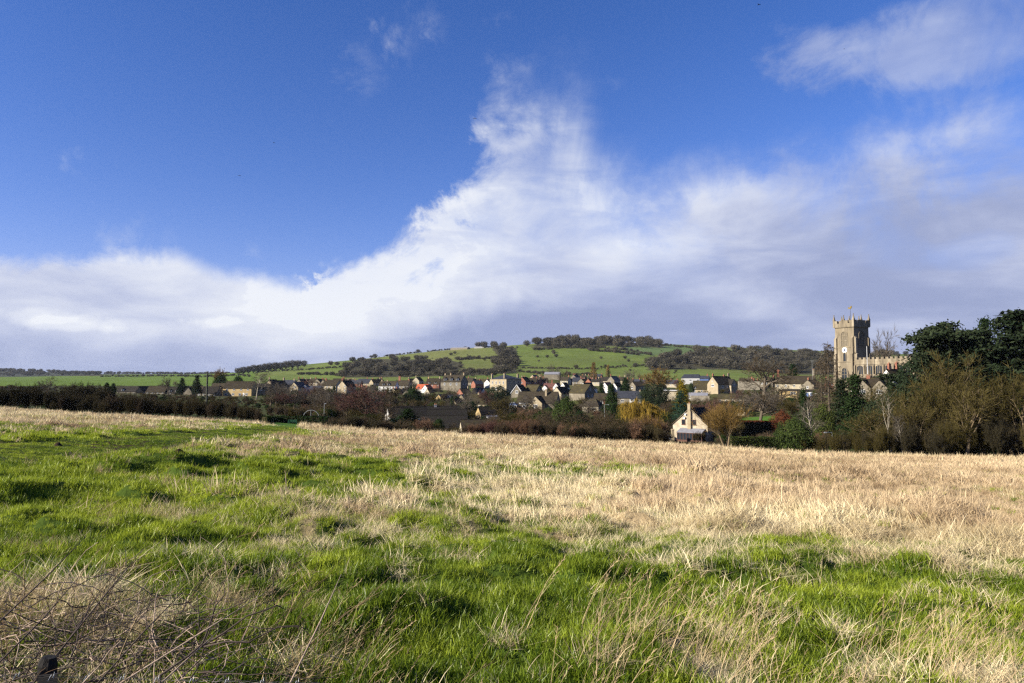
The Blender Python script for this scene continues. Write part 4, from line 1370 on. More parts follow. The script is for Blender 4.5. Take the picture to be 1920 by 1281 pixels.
for (y0, y1, dens, lod) in ZONES:
    x, y = pts_zone(y0, y1, dens)
    k = in_field(x, y)
    x, y = x[k], y[k]
    sv = straw(x, y)
    pa = on_path(x, y)
    z = surface_z(x, y)
    jit = rng.normal(0, 1.0, len(x)) * np.interp(y, [3, 9, 20, 60], [0.21, 0.19, 0.17, 0.16])
    is_s = (sv + jit > 0.5) & ~pa & (rng.uniform(size=len(x)) > np.interp(y, [5, 20], [0.0, 0.13]))
    px, py = pix(x, y, z)
    rus = is_s & (fbm(x / 4.5, y / 7, 91, 3) + (np.clip((px - 1050) / 900, 0, 0.25)) * (py < 960) > 0.60) & (lod > 0)
    str_ = is_s & ~rus
    grn = ~is_s
    big = fbm(x / 1.1, y / 1.1, 23, 3)
    for key, msk in (('g', grn), ('s', str_), ('r', rus)):
        if not msk.any():
            continue
        xx, yy, zz = x[msk], y[msk], z[msk]
        N = len(xx)
        rot = np.stack([rng.normal(0, .12, N), rng.normal(0, .12, N), (rng.uniform(0, 2 * pi, N) if key == 'g' else rng.normal(0.25, 1.1, N))], 1)
        sc = rng.uniform(0.6, 1.35, N) * (0.45 + 1.15 * big[msk])
        if key == 'g':
            sc = np.where(pa[msk], sc * 0.45, sc)
            pxm = px[msk]
            # yellower sward to the left, darker foreground; path tint lowered as painted shade
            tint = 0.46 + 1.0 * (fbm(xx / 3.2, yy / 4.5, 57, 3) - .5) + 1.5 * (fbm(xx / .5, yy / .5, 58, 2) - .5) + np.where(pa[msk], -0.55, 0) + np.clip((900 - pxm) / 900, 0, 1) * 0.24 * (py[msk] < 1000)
            tint = tint + rng.normal(0, .12, N) - np.clip((py[msk] - 1010) / 120, 0, 1) * 0.14
        else:
            sc = sc * (0.15 + 1.6 * fbm(xx / 2.4, yy / 3.0, 93, 3))
            tint = 0.5 + 1.3 * (fbm(xx / 9.0, yy / 12.0, 95, 2) - .5) + 1.2 * (fbm(xx / 2.0, yy / 2.6, 59, 3) - .5) + 1.3 * (fbm(xx / .6, yy / .6, 60, 2) - .5) + rng.normal(0, .22, N)
        L_ = lod if key != 'r' else lod - 1
        acc[key][L_].append((np.stack([xx, yy, zz], 1), rot, np.repeat(sc[:, None], 3, 1), np.clip(tint, 0, 1)))
        if key == 's' and lod <= 1:
            # living grass between the straw
            pass
NAMES = {'g': ('grass', 'short green pasture grass', 'grass', G_PROTO), 's': ('dry_grass', 'matted pale straw-coloured dead grass', 'dry grass', S_PROTO),
         'r': ('russet_grass', 'standing pinkish brown dead grass', 'dry grass', R_PROTO)}
RANGE = ['close to the camera', 'a few steps out', 'half way down the field', 'towards the far field edge']
NT = 0
for key in 'gsr':
    nm, lb, ct, PR = NAMES[key]
    for L_, lst in enumerate(acc[key]):
        if not lst:
            continue
        P = np.concatenate([a[0] for a in lst])
        NT += len(P)
        scatter(nm, '%s %s' % (lb, RANGE[L_ + (1 if key == 'r' else 0)]), ct, PR[L_], P, np.concatenate([a[1] for a in lst]), np.concatenate([a[2] for a in lst]),
                np.concatenate([a[3] for a in lst]), rng.integers(0, len(PR[L_]), len(P)))
print('grass tufts', NT)

# ---------------------------------------------------------------- tree kinds
surf('bark_brown', (0.085, 0.066, 0.045), (0.150, 0.118, 0.080), 3.0, 0.95, 0.4, 14)
surf('bark_pale', (0.34, 0.30, 0.23), (0.20, 0.17, 0.12), 4.0, 0.9, 0.3, 14)
surf('bark_warm', (0.21, 0.155, 0.085), (0.13, 0.095, 0.055), 3.0, 0.9, 0.3, 14)
leafmat('twig_brown', (0.050, 0.038, 0.025), (0.115, 0.086, 0.052), 0.0, 0.5)
leafmat('twig_grey', (0.078, 0.066, 0.052), (0.150, 0.128, 0.098), 0.0, 0.5)
leafmat('twig_olive', (0.0406, 0.0343, 0.0117), (0.0975, 0.0780, 0.0281), 0.0, 0.5)
leafmat('twig_red', (0.075, 0.036, 0.030), (0.150, 0.082, 0.066), 0.0, 0.5)
leafmat('twig_gold', (0.1600, 0.1000, 0.0160), (0.3440, 0.2320, 0.0440), 0.15, 0.5)
leafmat('twig_orange', (0.125, 0.078, 0.024), (0.250, 0.160, 0.050), 0.0, 0.5)
leafmat('twig_russet', (0.110, 0.062, 0.038), (0.220, 0.135, 0.085), 0.0, 0.5)
leafmat('hedge_dark', (0.030, 0.026, 0.016), (0.078, 0.066, 0.036), 0.0, 0.35)
leafmat('hedge_brown', (0.0394, 0.0328, 0.0164), (0.1066, 0.0853, 0.0443), 0.0, 0.35)
leafmat('leaf_dark', (0.012, 0.024, 0.009), (0.036, 0.058, 0.020), 0.12, 0.8)
leafmat('leaf_pine', (0.016, 0.026, 0.013), (0.046, 0.060, 0.030), 0.12, 0.8)
leafmat('leaf_blue', (0.016, 0.036, 0.022), (0.044, 0.078, 0.046), 0.12, 0.8)
leafmat('leaf_green', (0.024, 0.042, 0.012), (0.072, 0.098, 0.028), 0.25, 0.8)
leafmat('leaf_gold', (0.0900, 0.0750, 0.0090), (0.2700, 0.2025, 0.0188), 0.25, 0.8)
leafmat('leaf_copper', (0.0660, 0.0216, 0.0108), (0.1560, 0.0570, 0.0270), 0.15, 0.8)
leafmat('leaf_ivy', (0.0270, 0.0450, 0.0105), (0.0825, 0.0975, 0.0270), 0.2, 0.8)


class Plant:
    """grows wood (tubes) and fine twigs or leaves (small faces)"""
    def __init__(self, seed):
        self.r = random.Random(seed)
        self.wood = MB()
        self.tv = []
        self.tf = []

    def vec(self, s=1.0):
        g = self.r.gauss
        return Vector((g(0, s), g(0, s), g(0, s)))

    def twig(self, p, q, w):
        d = q - p
        a = d.cross(self.vec()).normalized() * w * 0.5
        o = len(self.tv)
        self.tv += [tuple(p - a), tuple(p + a), tuple(q)]
        self.tf.append((o, o + 1, o + 2))

    def leaf(self, p, nrm, s, asp=1.0):
        a = nrm.orthogonal().normalized()
        a.rotate(Matrix.Rotation(self.r.uniform(0, 2 * pi), 3, nrm))
        b_ = nrm.cross(a)
        o = len(self.tv)
        a = a * s * asp
        b_ = b_ * s
        self.tv += [tuple(p - a * .5), tuple(p + b_ * .5), tuple(p + a * .5), tuple(p - b_ * .5)]
        self.tf.append((o, o + 1, o + 2, o + 3))

    def limb(self, p, d, length, rad, lvl, maxl, P):
        r = self.r
        nseg = P['segs'][min(lvl, len(P['segs']) - 1)]
        pts = [p.copy()]
        d = d.normalized()
        rads = [rad]
        for i in range(nseg):
            d = (d + self.vec(P['wander'] * (0.5 if lvl == 0 else 1)) + Vector((0, 0, P['up'][min(lvl, len(P['up']) - 1)]))).normalized()
            p = p + d * (length / nseg)
            pts.append(p.copy())
            rads.append(rad * (1 - (i + 1) / nseg * (0.55 if lvl < maxl else 0.8)))
        if lvl < P.get('tube_lvl', 3):
            self.wood.tube(pts, rads, 6 if lvl == 0 else (4 if lvl == 1 else 3), cap=False)
        else:
            for a, b_ in zip(pts[:-1], pts[1:]):
                self.twig(a, b_ + (b_ - a) * .1, max(rad * 2.2, P['tw']))
        if lvl >= maxl:
            n = P['ntw']
            for _ in range(n):
                t = r.uniform(0.15, 1)
                k = min(int(t * nseg), nseg - 1)
                q = pts[k].lerp(pts[k + 1], t * nseg - k)
                dd = (d + self.vec(P['twspread']) + Vector((0, 0, P['twup']))).normalized()
                self.twig(q, q + dd * P['tl'] * r.uniform(.5, 1.2), P['tw'])
            return
        nb = P['nb'][lvl]
        for j in range(nb):
            t = P['start'][min(lvl, len(P['start']) - 1)]
            t = t + (1 - t) * ((j + r.uniform(.2, .9)) / nb)
            k = min(int(t * nseg), nseg - 1)
            q = pts[k].lerp(pts[k + 1], t * nseg - k)
            ax = (pts[k + 1] - pts[k]).normalized()
            side = ax.orthogonal().normalized()
            side.rotate(Matrix.Rotation(j * 2.4 + r.uniform(-.5, .5), 3, ax))
            ang = radians(P['ang'][min(lvl, len(P['ang']) - 1)] * r.uniform(.75, 1.25))
            nd = ax * cos(ang) + side * sin(ang)
            ln = length * P['ratio'][min(lvl, len(P['ratio']) - 1)] * r.uniform(.75, 1.15) * (1 - P.get('cone', 0) * t)
            self.limb(q, nd, ln, max(rads[k] * P.get('rr', .55), P['tw'] * .4), lvl + 1, maxl, P)

    def norm(self):
        """scale to height 1 and return crown width"""
        V = np.array(self.tv if self.tv else self.wood.v)
        zs = max(V[:, 2].max(), max((v[2] for v in self.wood.v), default=0))
        k = 1.0 / zs
        self.wood.v = [(x * k, y * k, z * k) for x, y, z in self.wood.v]
        self.tv = [(x * k, y * k, z * k) for x, y, z in self.tv]
        V = V * k
        return float(np.percentile(np.abs(V[:, 0]), 97) * 2)


KINDS = {}


def finish(kind, pl, wood_mat, tw_mat, both='crown'):
    w = pl.norm()
    wm = pl.wood.mesh(kind + '_trunk', wood_mat, True)
    tm = mesh_np(kind + '_crown', pl.tv, pl.tf, tw_mat)
    KINDS[kind] = (wm, tm, w)


BASE = dict(segs=[5, 4, 3, 2], wander=.12, up=[.02, .05, .04, .02], nb=[8, 6, 5, 4], start=[.35, .25, .2], ang=[50, 45, 42], ratio=[.62, .55, .5],
            rr=.55, tw=.0046, tl=.075, ntw=12, twspread=.55, twup=.15, tube_lvl=3)


def bare(kind, seed, wm, tm, trunk=.5, rad=.03, maxl=3, stems=1, splay=0.0, **kw):
    P = dict(BASE)
    P.update(kw)
    pl = Plant(seed)
    for i in range(stems):
        a = 2 * pi * i / max(stems, 1) + pl.r.uniform(-.4, .4)
        d = Vector((splay * cos(a), splay * sin(a), 1))
        pl.limb(Vector((0.01 * cos(a) * stems, 0.01 * sin(a) * stems, -.03)), d, trunk * pl.r.uniform(.85, 1.1), rad, 0, maxl, P)
    finish(kind, pl, wm, tm)


# broad bare trees, two of each
bare('oak_a', 3, 'bark_brown', 'twig_grey', trunk=.55, rad=.036)
bare('oak_b', 8, 'bark_brown', 'twig_brown', trunk=.50, rad=.038, nb=[9, 6, 5, 4])
bare('ash_a', 15, 'bark_brown', 'twig_grey', trunk=.62, rad=.032, ang=[36, 38, 40], up=[.02, .10, .08], nb=[8, 6, 5])
bare('olive_a', 21, 'bark_warm', 'twig_olive', trunk=.5, rad=.022, ang=[34, 36, 38], up=[.02, .12, .10], nb=[9, 6, 5], ntw=13)
bare('olive_b', 22, 'bark_warm', 'twig_olive', trunk=.45, rad=.022, ang=[45, 40, 38], stems=2, splay=.35, up=[.02, .10, .08], ntw=13)
bare('plum', 27, 'bark_brown', 'twig_red', trunk=.5, rad=.022, ang=[40, 38, 38], up=[.03, .12, .08], nb=[9, 6, 5], ntw=15, tw=.004)
bare('orange', 33, 'bark_warm', 'twig_orange', trunk=.42, rad=.035, ang=[52, 42, 38], nb=[10, 7, 5], ntw=15, tw=.0045)
pl = Plant(35)
pl.wood.tube([(0, 0, -.03), (0, 0, .5), (0, 0, .97)], [.016, .010, .002], 6, False)
for i in range(900):
    z = pl.r.uniform(.10, .95)
    a = pl.r.uniform(0, 6.28)
    R0 = .085 * min(1, z * 5) * (1 - z) ** .45 + .006
    q = Vector((cos(a) * R0 * pl.r.random(), sin(a) * R0 * pl.r.random(), z))
    pl.twig(q, q + Vector((cos(a) * .012, sin(a) * .012, pl.r.uniform(.03, .08))), .010)
finish('poplar', pl, 'bark_warm', 'twig_orange')
bare('pollard', 41, 'bark_warm', 'twig_orange', trunk=.42, rad=.026, stems=3, splay=.18, ang=[24, 26, 26], nb=[9, 8, 6], start=[.7, .1, .2], ratio=[1.15, .55, .5], up=[.02, .06, .08],
     ntw=10, tw=.0035, rr=.36)
bare('birch', 45, 'bark_pale', 'twig_grey', trunk=.85, rad=.014, ang=[42, 40, 40], nb=[14, 5, 4], start=[.35, .25], ratio=[.34, .5, .5], up=[0, .08, -.02], ntw=7, tw=.0026, cone=.4)
bare('shrub_a', 51, 'bark_brown', 'twig_brown', trunk=.62, rad=.016, stems=6, splay=.42, ang=[32, 34, 36], nb=[6, 5, 4], start=[.15, .15], up=[.03, .08, .08], ntw=11, tl=.13, tw=.009)
bare('shrub_b', 57, 'bark_brown', 'twig_russet', trunk=.70, rad=.012, stems=8, splay=.32, ang=[24, 28, 30], nb=[6, 4, 4], start=[.1, .15], up=[.04, .10, .10], ntw=11, tl=.15, tw=.008)
bare('fork_tree', 63, 'bark_pale', 'twig_olive', trunk=.42, rad=.014, ang=[20, 30, 36], nb=[3, 7, 5], start=[.85, .3], ratio=[1.25, .4, .5], up=[.0, .05, .05], ntw=5, tw=.0028, rr=.7)

# weeping willow: arching limbs with curtains of hanging shoots
pl = Plant(71)
pl.wood.tube([(0, 0, -.03), (.01, 0, .15), (0, .01, .38)], [.04, .032, .022], 6, False)
for i in range(46):
    a = pl.r.uniform(0, 2 * pi)
    z0 = pl.r.uniform(.28, .40)
    reach = pl.r.uniform(.12, .46)
    top = pl.r.uniform(.62, 1.0) - reach * .35
    c = Vector((cos(a), sin(a), 0))
    pts = [Vector((0, 0, z0)), c * reach * .35 + Vector((0, 0, (z0 + top) * .6)), c * reach * .75 + Vector((0, 0, top)), c * reach + Vector((0, 0, top * .96))]
    pl.wood.tube(pts, [.012, .008, .005, .003], 3, False)
    for j in range(60):
        t = pl.r.uniform(.45, 1)
        k = min(int(t * 3), 2)
        q = pts[k].lerp(pts[k + 1], t * 3 - k) + pl.vec(.02)
        L_ = pl.r.uniform(.12, .5) * q.z
        m_ = q + c * .05 + pl.vec(.012) + Vector((0, 0, .02))
        e_ = m_ + c * .02 + pl.vec(.015) - Vector((0, 0, L_))
        pl.twig(q, m_, .006)
        h_ = m_.lerp(e_, .5) + pl.vec(.008)
        pl.twig(m_, h_, .006)
        pl.twig(h_ + Vector((0, 0, .01)), e_, .006)
finish('willow', pl, 'bark_warm', 'twig_gold')

# bare larch: straight stem, whorls of thin drooping branches
pl = Plant(77)
pl.wood.tube([(0, 0, -.03), (.004, 0, .5), (0, 0, 1.0)], [.014, .009, .002], 6, False)
for i in range(90):
    z = .12 + .86 * (i / 90)
    a = i * 2.4
    ln = .26 * (1 - z) ** .75 + .02
    c = Vector((cos(a), sin(a), 0))
    p0 = Vector((0, 0, z))
    p1 = p0 + c * ln * .6 + Vector((0, 0, -.01))
    p2 = p0 + c * ln + Vector((0, 0, .01))
    pl.wood.tube([p0, p1, p2], [.003, .002, .001], 3, False)
    for j in range(26):
        t = pl.r.uniform(.1, 1)
        q = p0.lerp(p2, t)
        pl.twig(q, q + (c * .02 + pl.vec(.018) - Vector((0, 0, .02 + .02 * pl.r.random()))), .0035)
finish('larch', pl, 'bark_brown', 'twig_brown')


def evergreen(kind, seed, mat, n, shape, size, wood='bark_brown', asp=1.6, trunk=(.03, .9), clump=26, flat=.0, depth=.35):
    """crown of many small leaf faces gathered in clumps; shape(t) gives the radius at height t"""
    pl = Plant(seed)
    r = pl.r
    pl.wood.tube([(0, 0, -.03), (.006, .004, trunk[1] * .5), (0, 0, trunk[1])], [trunk[0], trunk[0] * .7, trunk[0] * .15], 6, False)
    nc = n // clump
    for i in range(nc):
        while True:
            t = r.random()
            R0 = shape(t)
            if R0 > 0 and r.random() < R0 / .5 + .08:
                break
        a = r.uniform(0, 2 * pi)
        lob = 1 + .22 * sin(a * 3 + seed) * sin(t * 9 + seed) + .16 * sin(a * 5 + t * 17 + seed * 2)
        rad = R0 * lob * (1 - depth * r.random() ** 2)
        c = Vector((rad * cos(a), rad * sin(a), t))
        if r.random() < .25:
            pl.wood.tube([(0, 0, max(t - .08, .02)), tuple(c)], [.006, .002], 3, False)
        out = Vector((cos(a), sin(a), .35)).normalized()
        cs = size * r.uniform(1.2, 2.6)
        for j in range(clump):
            o = pl.vec(cs)
            o.z *= (1 - flat)
            pl.leaf(c + o, (out + pl.vec(.6)).normalized(), size * r.uniform(.6, 1.3), asp)
    finish(kind, pl, wood, mat)


evergreen('cypress', 81, 'leaf_dark', 7000, lambda t: .17 * min(1, t * 5) * (1 - t) ** .55 + .01 if t > .02 else 0, .018, trunk=(.02, .9))
evergreen('conifer', 83, 'leaf_dark', 8000, lambda t: .27 * min(1, t * 6) * (1 - t) ** .85 + .01 if t > .02 else 0, .020, trunk=(.02, .95))
evergreen('gold_conifer', 85, 'leaf_gold', 6500, lambda t: .20 * min(1, t * 5) * (1 - t) ** .7 + .01 if t > .02 else 0, .018, trunk=(.02, .9))
evergreen('yew', 87, 'leaf_dark', 8500, lambda t: .52 * sqrt(max(0, 1 - (2 * t - 0.95) ** 2)) if t < .97 else 0, .028)
evergreen('holly', 89, 'leaf_green', 8500, lambda t: .55 * sqrt(max(0, 1 - (2 * t - 0.85) ** 2)) if t < .93 else .05, .030)
evergreen('ivy_tree', 91, 'leaf_ivy', 8000, lambda t: .40 * sqrt(max(0, 1 - (2 * t - 1.0) ** 2)), .024)
evergreen('copper_bush', 93, 'leaf_copper', 6000, lambda t: .6 * sqrt(max(0, 1 - (1.6 * t - .5) ** 2)) if t < .95 else 0, .032)
evergreen('blue_fir', 95, 'leaf_blue', 7500, lambda t: .30 * min(1, t * 6) * (1 - t) ** .9 * (1 + .25 * sin(t * 60)) + .012 if t > .03 else 0, .018, flat=.5)
evergreen('evergreen_oak', 97, 'leaf_pine', 8500, lambda t: .45 * sqrt(max(0, 1 - (1.9 * t - 1.0) ** 2)) if t > .12 else 0, .024)


def layered(kind, seed, mat, nlimb, H0, prof, plates, leaf, droop=.0, up=.1, wood='bark_warm', lean=0.0):
    """cedar, pine or spruce: stem, long limbs and flat plates of needles"""
    pl = Plant(seed)
    r = pl.r
    pl.wood.tube([(0, 0, -.03), (.01 + lean * .4, .0, .35), (lean * .8, .01, .7), (lean, 0, .97)], [.034, .026, .015, .003], 7, False)
    for i in range(nlimb):
        t = H0 + (1 - H0) * (i + r.uniform(0, .8)) / nlimb
        R0 = prof(t) * r.uniform(.65, 1.15)
        a = i * 2.4 + r.uniform(-.5, .5)
        c = Vector((cos(a), sin(a), 0))
        p0 = Vector((lean * t, 0, t))
        p1 = p0 + c * R0 * .5 + Vector((0, 0, up * R0 * .6))
        p2 = p0 + c * R0 + Vector((0, 0, (up - droop) * R0))
        pl.wood.tube([p0, p1, p2], [.010, .006, .002], 4, False)
        for j in range(max(3, int(plates * (R0 / .3)))):
            s = r.uniform(.25, 1.05)
            q = p0.lerp(p1, s * 2) if s < .5 else p1.lerp(p2, s * 2 - 1)
            q = q + Vector((-c.y, c.x, 0)) * r.gauss(0, .09 * R0 / .3) + Vector((0, 0, r.gauss(.004, .010)))
            ps = r.uniform(.022, .048)
            for k in range(34):
                o = Vector((r.gauss(0, ps), r.gauss(0, ps), r.gauss(0, ps * .36)))
                pl.leaf(q + o, (Vector((0, 0, 1)) + pl.vec(.7)).normalized(), leaf * r.uniform(.6, 1.4), 2.0)
    finish(kind, pl, wood, mat)


layered('cedar', 101, 'leaf_pine', 40, .30, lambda t: .40 * (1 - .55 * max(0, t - .5) / .5) * (.75 + .25 * sin(t * 31)), 26, .016, up=.22)
layered('cedar_b', 103, 'leaf_pine', 44, .22, lambda t: .36 * (1 - .7 * max(0, t - .45) / .55) * (.7 + .3 * sin(t * 27 + 1)), 26, .016, up=.3)
layered('spruce', 105, 'leaf_dark', 60, .06, lambda t: .30 * (1 - t) ** 1.0 + .02, 14, .015, droop=.35, up=.1)
layered('spruce_b', 107, 'leaf_pine', 55, .10, lambda t: .26 * (1 - t) ** .95 + .02, 14, .015, droop=.30, up=.25)


def plant(kind, name, label, cat, px, top, d, wpx=None, base=None, group=None, rz=None, lean=0.0):
    """a tree rooted in the ground at column px and depth d, its top at photograph row top, crown wpx pixels wide"""
    x = at(px, top, d)[0]
    zb = gz(x, d) if base is None else at(px, base, d)[2]
    if d < 120:
        zb += float(micro(np.array([x]), np.array([d]))[0])
    h = at(px, top, d)[2] - zb
    wm, tm, w0 = KINDS[kind]
    sx = h if wpx is None else (wpx * d / 1280.0) / w0
    o = empty(name, (x, d, zb), (px * 1.7 + d) % 6.28 if rz is None else rz, label, cat, group)
    o.scale = (sx, sx, h)
    if lean:
        o.rotation_euler = (0, lean, o.rotation_euler[2])
    link(bpy.data.objects.new('trunk', wm), o)
    link(bpy.data.objects.new('crown', tm), o)
    return o


def thicket(name, label, cat, kinds, line, d0, d1, n, hpx, mats, seed, wmul=1.0, base_row=None, hvar=.25, kind=None):
    """one dense hedge or thicket: n shrubs grown together along a line of photograph columns (px, row of top)"""
    r = random.Random(seed)
    xs = [p[0] for p in line]
    tops = [p[1] for p in line]
    AV, AF = {}, {}
    off = {}
    for i in range(n):
        t = (i + r.uniform(0, 1)) / n
        px = xs[0] + (xs[-1] - xs[0]) * t
        top = float(np.interp(px, xs, tops)) + r.uniform(0, hvar) * hpx
        d = r.uniform(d0, d1) if not callable(d0) else d0(px) + r.uniform(0, d1)
        x = at(px, top, d)[0]
        zb = gz(x, d)
        h = max((at(px, top, d)[2] - zb) * 1.08, .8)
        k = r.choice(kinds)
        wm, tm, w0 = KINDS[k]
        a = r.uniform(0, 6.28)
        s = max(h, 2.2) * wmul * r.uniform(.8, 1.2)
        m = r.choice(mats)
        for me in ((tm, wm) if i % 3 == 0 else (tm,)):
            nv = len(me.vertices)
            V = np.empty(nv * 3, np.float32)
            me.vertices.foreach_get('co', V)
            V = V.reshape(-1, 3)
            Vr = np.stack([(V[:, 0] * cos(a) - V[:, 1] * sin(a)) * s + x, (V[:, 0] * sin(a) + V[:, 1] * cos(a)) * s + d, V[:, 2] * h + zb], 1)
            nl = len(me.loops)
            L_ = np.empty(nl, np.int32)
            me.loops.foreach_get('vertex_index', L_)
            npoly = len(me.polygons)
            S_ = np.empty(npoly, np.int32)
            me.polygons.foreach_get('loop_start', S_)
            o = off.get(m, 0)
            AV.setdefault(m, []).append(Vr)
            AF.setdefault(m, []).append((L_ + o, S_, nl))
            off[m] = o + nv
    root = empty(name, (0, 0, 0), 0, label, cat)
    # seat the root at the foot of the hedge
    ax = np.concatenate([np.concatenate(v) for v in AV.values()])
    c = np.array((ax[:, 0].mean(), ax[:, 1].mean(), 0))
    c[2] = gz(c[0], c[1])
    root.location = tuple(c)
    for m, vs in AV.items():
        V = np.concatenate(vs) - c[None]
        me = bpy.data.meshes.new(name)
        me.vertices.add(len(V))
        me.vertices.foreach_set('co', V.astype(np.float32).ravel())
        LL = np.concatenate([f[0] for f in AF[m]])
        st_ = []
        acc_ = 0
        for f in AF[m]:
            st_.append(f[1] + acc_)
            acc_ += f[2]
        SS = np.concatenate(st_)
        me.loops.add(len(LL))
        me.loops.foreach_set('vertex_index', LL.astype(np.int32))
        me.polygons.add(len(SS))
        me.polygons.foreach_set('loop_start', SS.astype(np.int32))
        me.materials.append(MATS[m])
        me.update(calc_edges=True)
        link(bpy.data.objects.new('branches', me), root)
    if kind:
        root['kind'] = kind
    return root

# ---------------------------------------------------------------- houses go up
for h_ in HOUSES:
    build_house(*h_)

# ---------------------------------------------------------------- church
cp = at(*CHURCH)
al = atan2(cp[0], cp[1])
church = empty('parish_church', cp, radians(-38) - al, 'cream stone parish church with battlemented clock tower and gold weathercock', 'church')
ST = 'church_stone'
S = 7.9 / 2


def arch(w, h, rise, n=8):
    """pointed arch outline in (u, v), foot at v = 0"""
    pts = [(-w / 2, 0), (w / 2, 0)]
    hs_ = h - rise
    for k in range(n + 1):
        t = k / n
        a = t * pi / 2
        pts.append((w / 2 * (1 - (1 - cos(a)) * 1.0), hs_ + rise * sin(a) ** .9))
    for k in range(n, -1, -1):
        t = k / n
        a = t * pi / 2
        pts.append((-w / 2 * (1 - (1 - cos(a)) * 1.0), hs_ + rise * sin(a) ** .9))
    out = []
    for p in pts:
        if not out or abs(p[0] - out[-1][0]) + abs(p[1] - out[-1][1]) > 1e-4:
            out.append(p)
    return out


def on_face(face, off, u, v, o):
    if face == 'S':
        return (u, -off - o, v)
    if face == 'E':
        return (off + o, u, v)
    if face == 'W':
        return (-off - o, -u, v)
    return (-u, off + o, v)


def arch_window(parent, face, off, u, v, w, h, rise, lights, name, glass='window_glass', transom=True):
    prof = arch(w, h, rise)
    big = arch(w + .5, h + .3, rise + .15)
    n_ = len(prof)
    mb = MB()                                            # moulded surround, proud of the wall
    A = [on_face(face, off, u + a, v + b_, .16) for a, b_ in prof]
    B = [on_face(face, off, u + a, v + b_ - .05, .16) for a, b_ in big]
    A0 = [on_face(face, off, u + a, v + b_, .004) for a, b_ in prof]
    B0 = [on_face(face, off, u + a, v + b_ - .05, .004) for a, b_ in big]
    m = min(len(A), len(B))
    mb.add(A + B + A0 + B0, [(i, (i + 1) % n_, n_ + (i + 1) % n_, n_ + i) for i in range(n_)] +
           [(n_ + i, n_ + (i + 1) % n_, 3 * n_ + (i + 1) % n_, 3 * n_ + i) for i in range(n_)] +
           [(2 * n_ + i, 2 * n_ + (i + 1) % n_, (i + 1) % n_, i) for i in range(n_)])

    def bar(u0, u1, v0, v1):
        P = [on_face(face, off, a, b_, o) for o in (.01, .12) for a, b_ in ((u0, v0), (u1, v0), (u1, v1), (u0, v1))]
        mb.add(P, [(3, 2, 1, 0), (4, 5, 6, 7), (0, 1, 5, 4), (1, 2, 6, 5), (2, 3, 7, 6), (3, 0, 4, 7)])
    for i in range(1, lights):
        c = u - w / 2 + w * i / lights
        top = h - rise * (abs(c - u) / (w / 2)) ** 1.6 - .05
        bar(c - .07, c + .07, v, v + top)
    if transom:
        bar(u - w / 2, u + w / 2, v + h * .36, v + h * .36 + .14)
        bar(u - w / 2, u + w / 2, v + (h - rise), v + (h - rise) + .12)
    o = mb.build(name, ST, parent)
    MB().add([on_face(face, off, u + a, v + b_, .008) for a, b_ in prof], [tuple(range(n_))]).build('pane', glass, o)
    return o


def battlements(parent, face_pts, z, h, merlon, gap, th, name='battlement'):
    """crenellated parapet along a run of points; returns one mesh per run"""
    for (x0, y0), (x1, y1) in face_pts:
        mb = MB()
        L_ = sqrt((x1 - x0) ** 2 + (y1 - y0) ** 2)
        ux, uy = (x1 - x0) / L_, (y1 - y0) / L_
        nx, ny = -uy * th / 2, ux * th / 2

        def seg(a, b_, z0, z1, e_=0.0):
            P = []
            for zz_ in (z0, z1):
                for t, s in ((a, -1), (b_, -1), (b_, 1), (a, 1)):
                    P.append((x0 + ux * t + s * nx * (1 + e_), y0 + uy * t + s * ny * (1 + e_), zz_))
            mb.add(P, [(3, 2, 1, 0), (4, 5, 6, 7), (0, 1, 5, 4), (1, 2, 6, 5), (2, 3, 7, 6), (3, 0, 4, 7)])
        seg(0, L_, z, z + h * .58)
        nm_ = max(2, int(round((L_ + gap) / (merlon + gap))))
        mw = (L_ - gap * (nm_ - 1)) / nm_
        for i in range(nm_):
            a = i * (mw + gap)
            seg(a, a + mw, z + h * .58 + .002, z + h)
            seg(a - .04, a + mw + .04, z + h, z + h + .12, .25)
        mb.build(name, ST, parent)


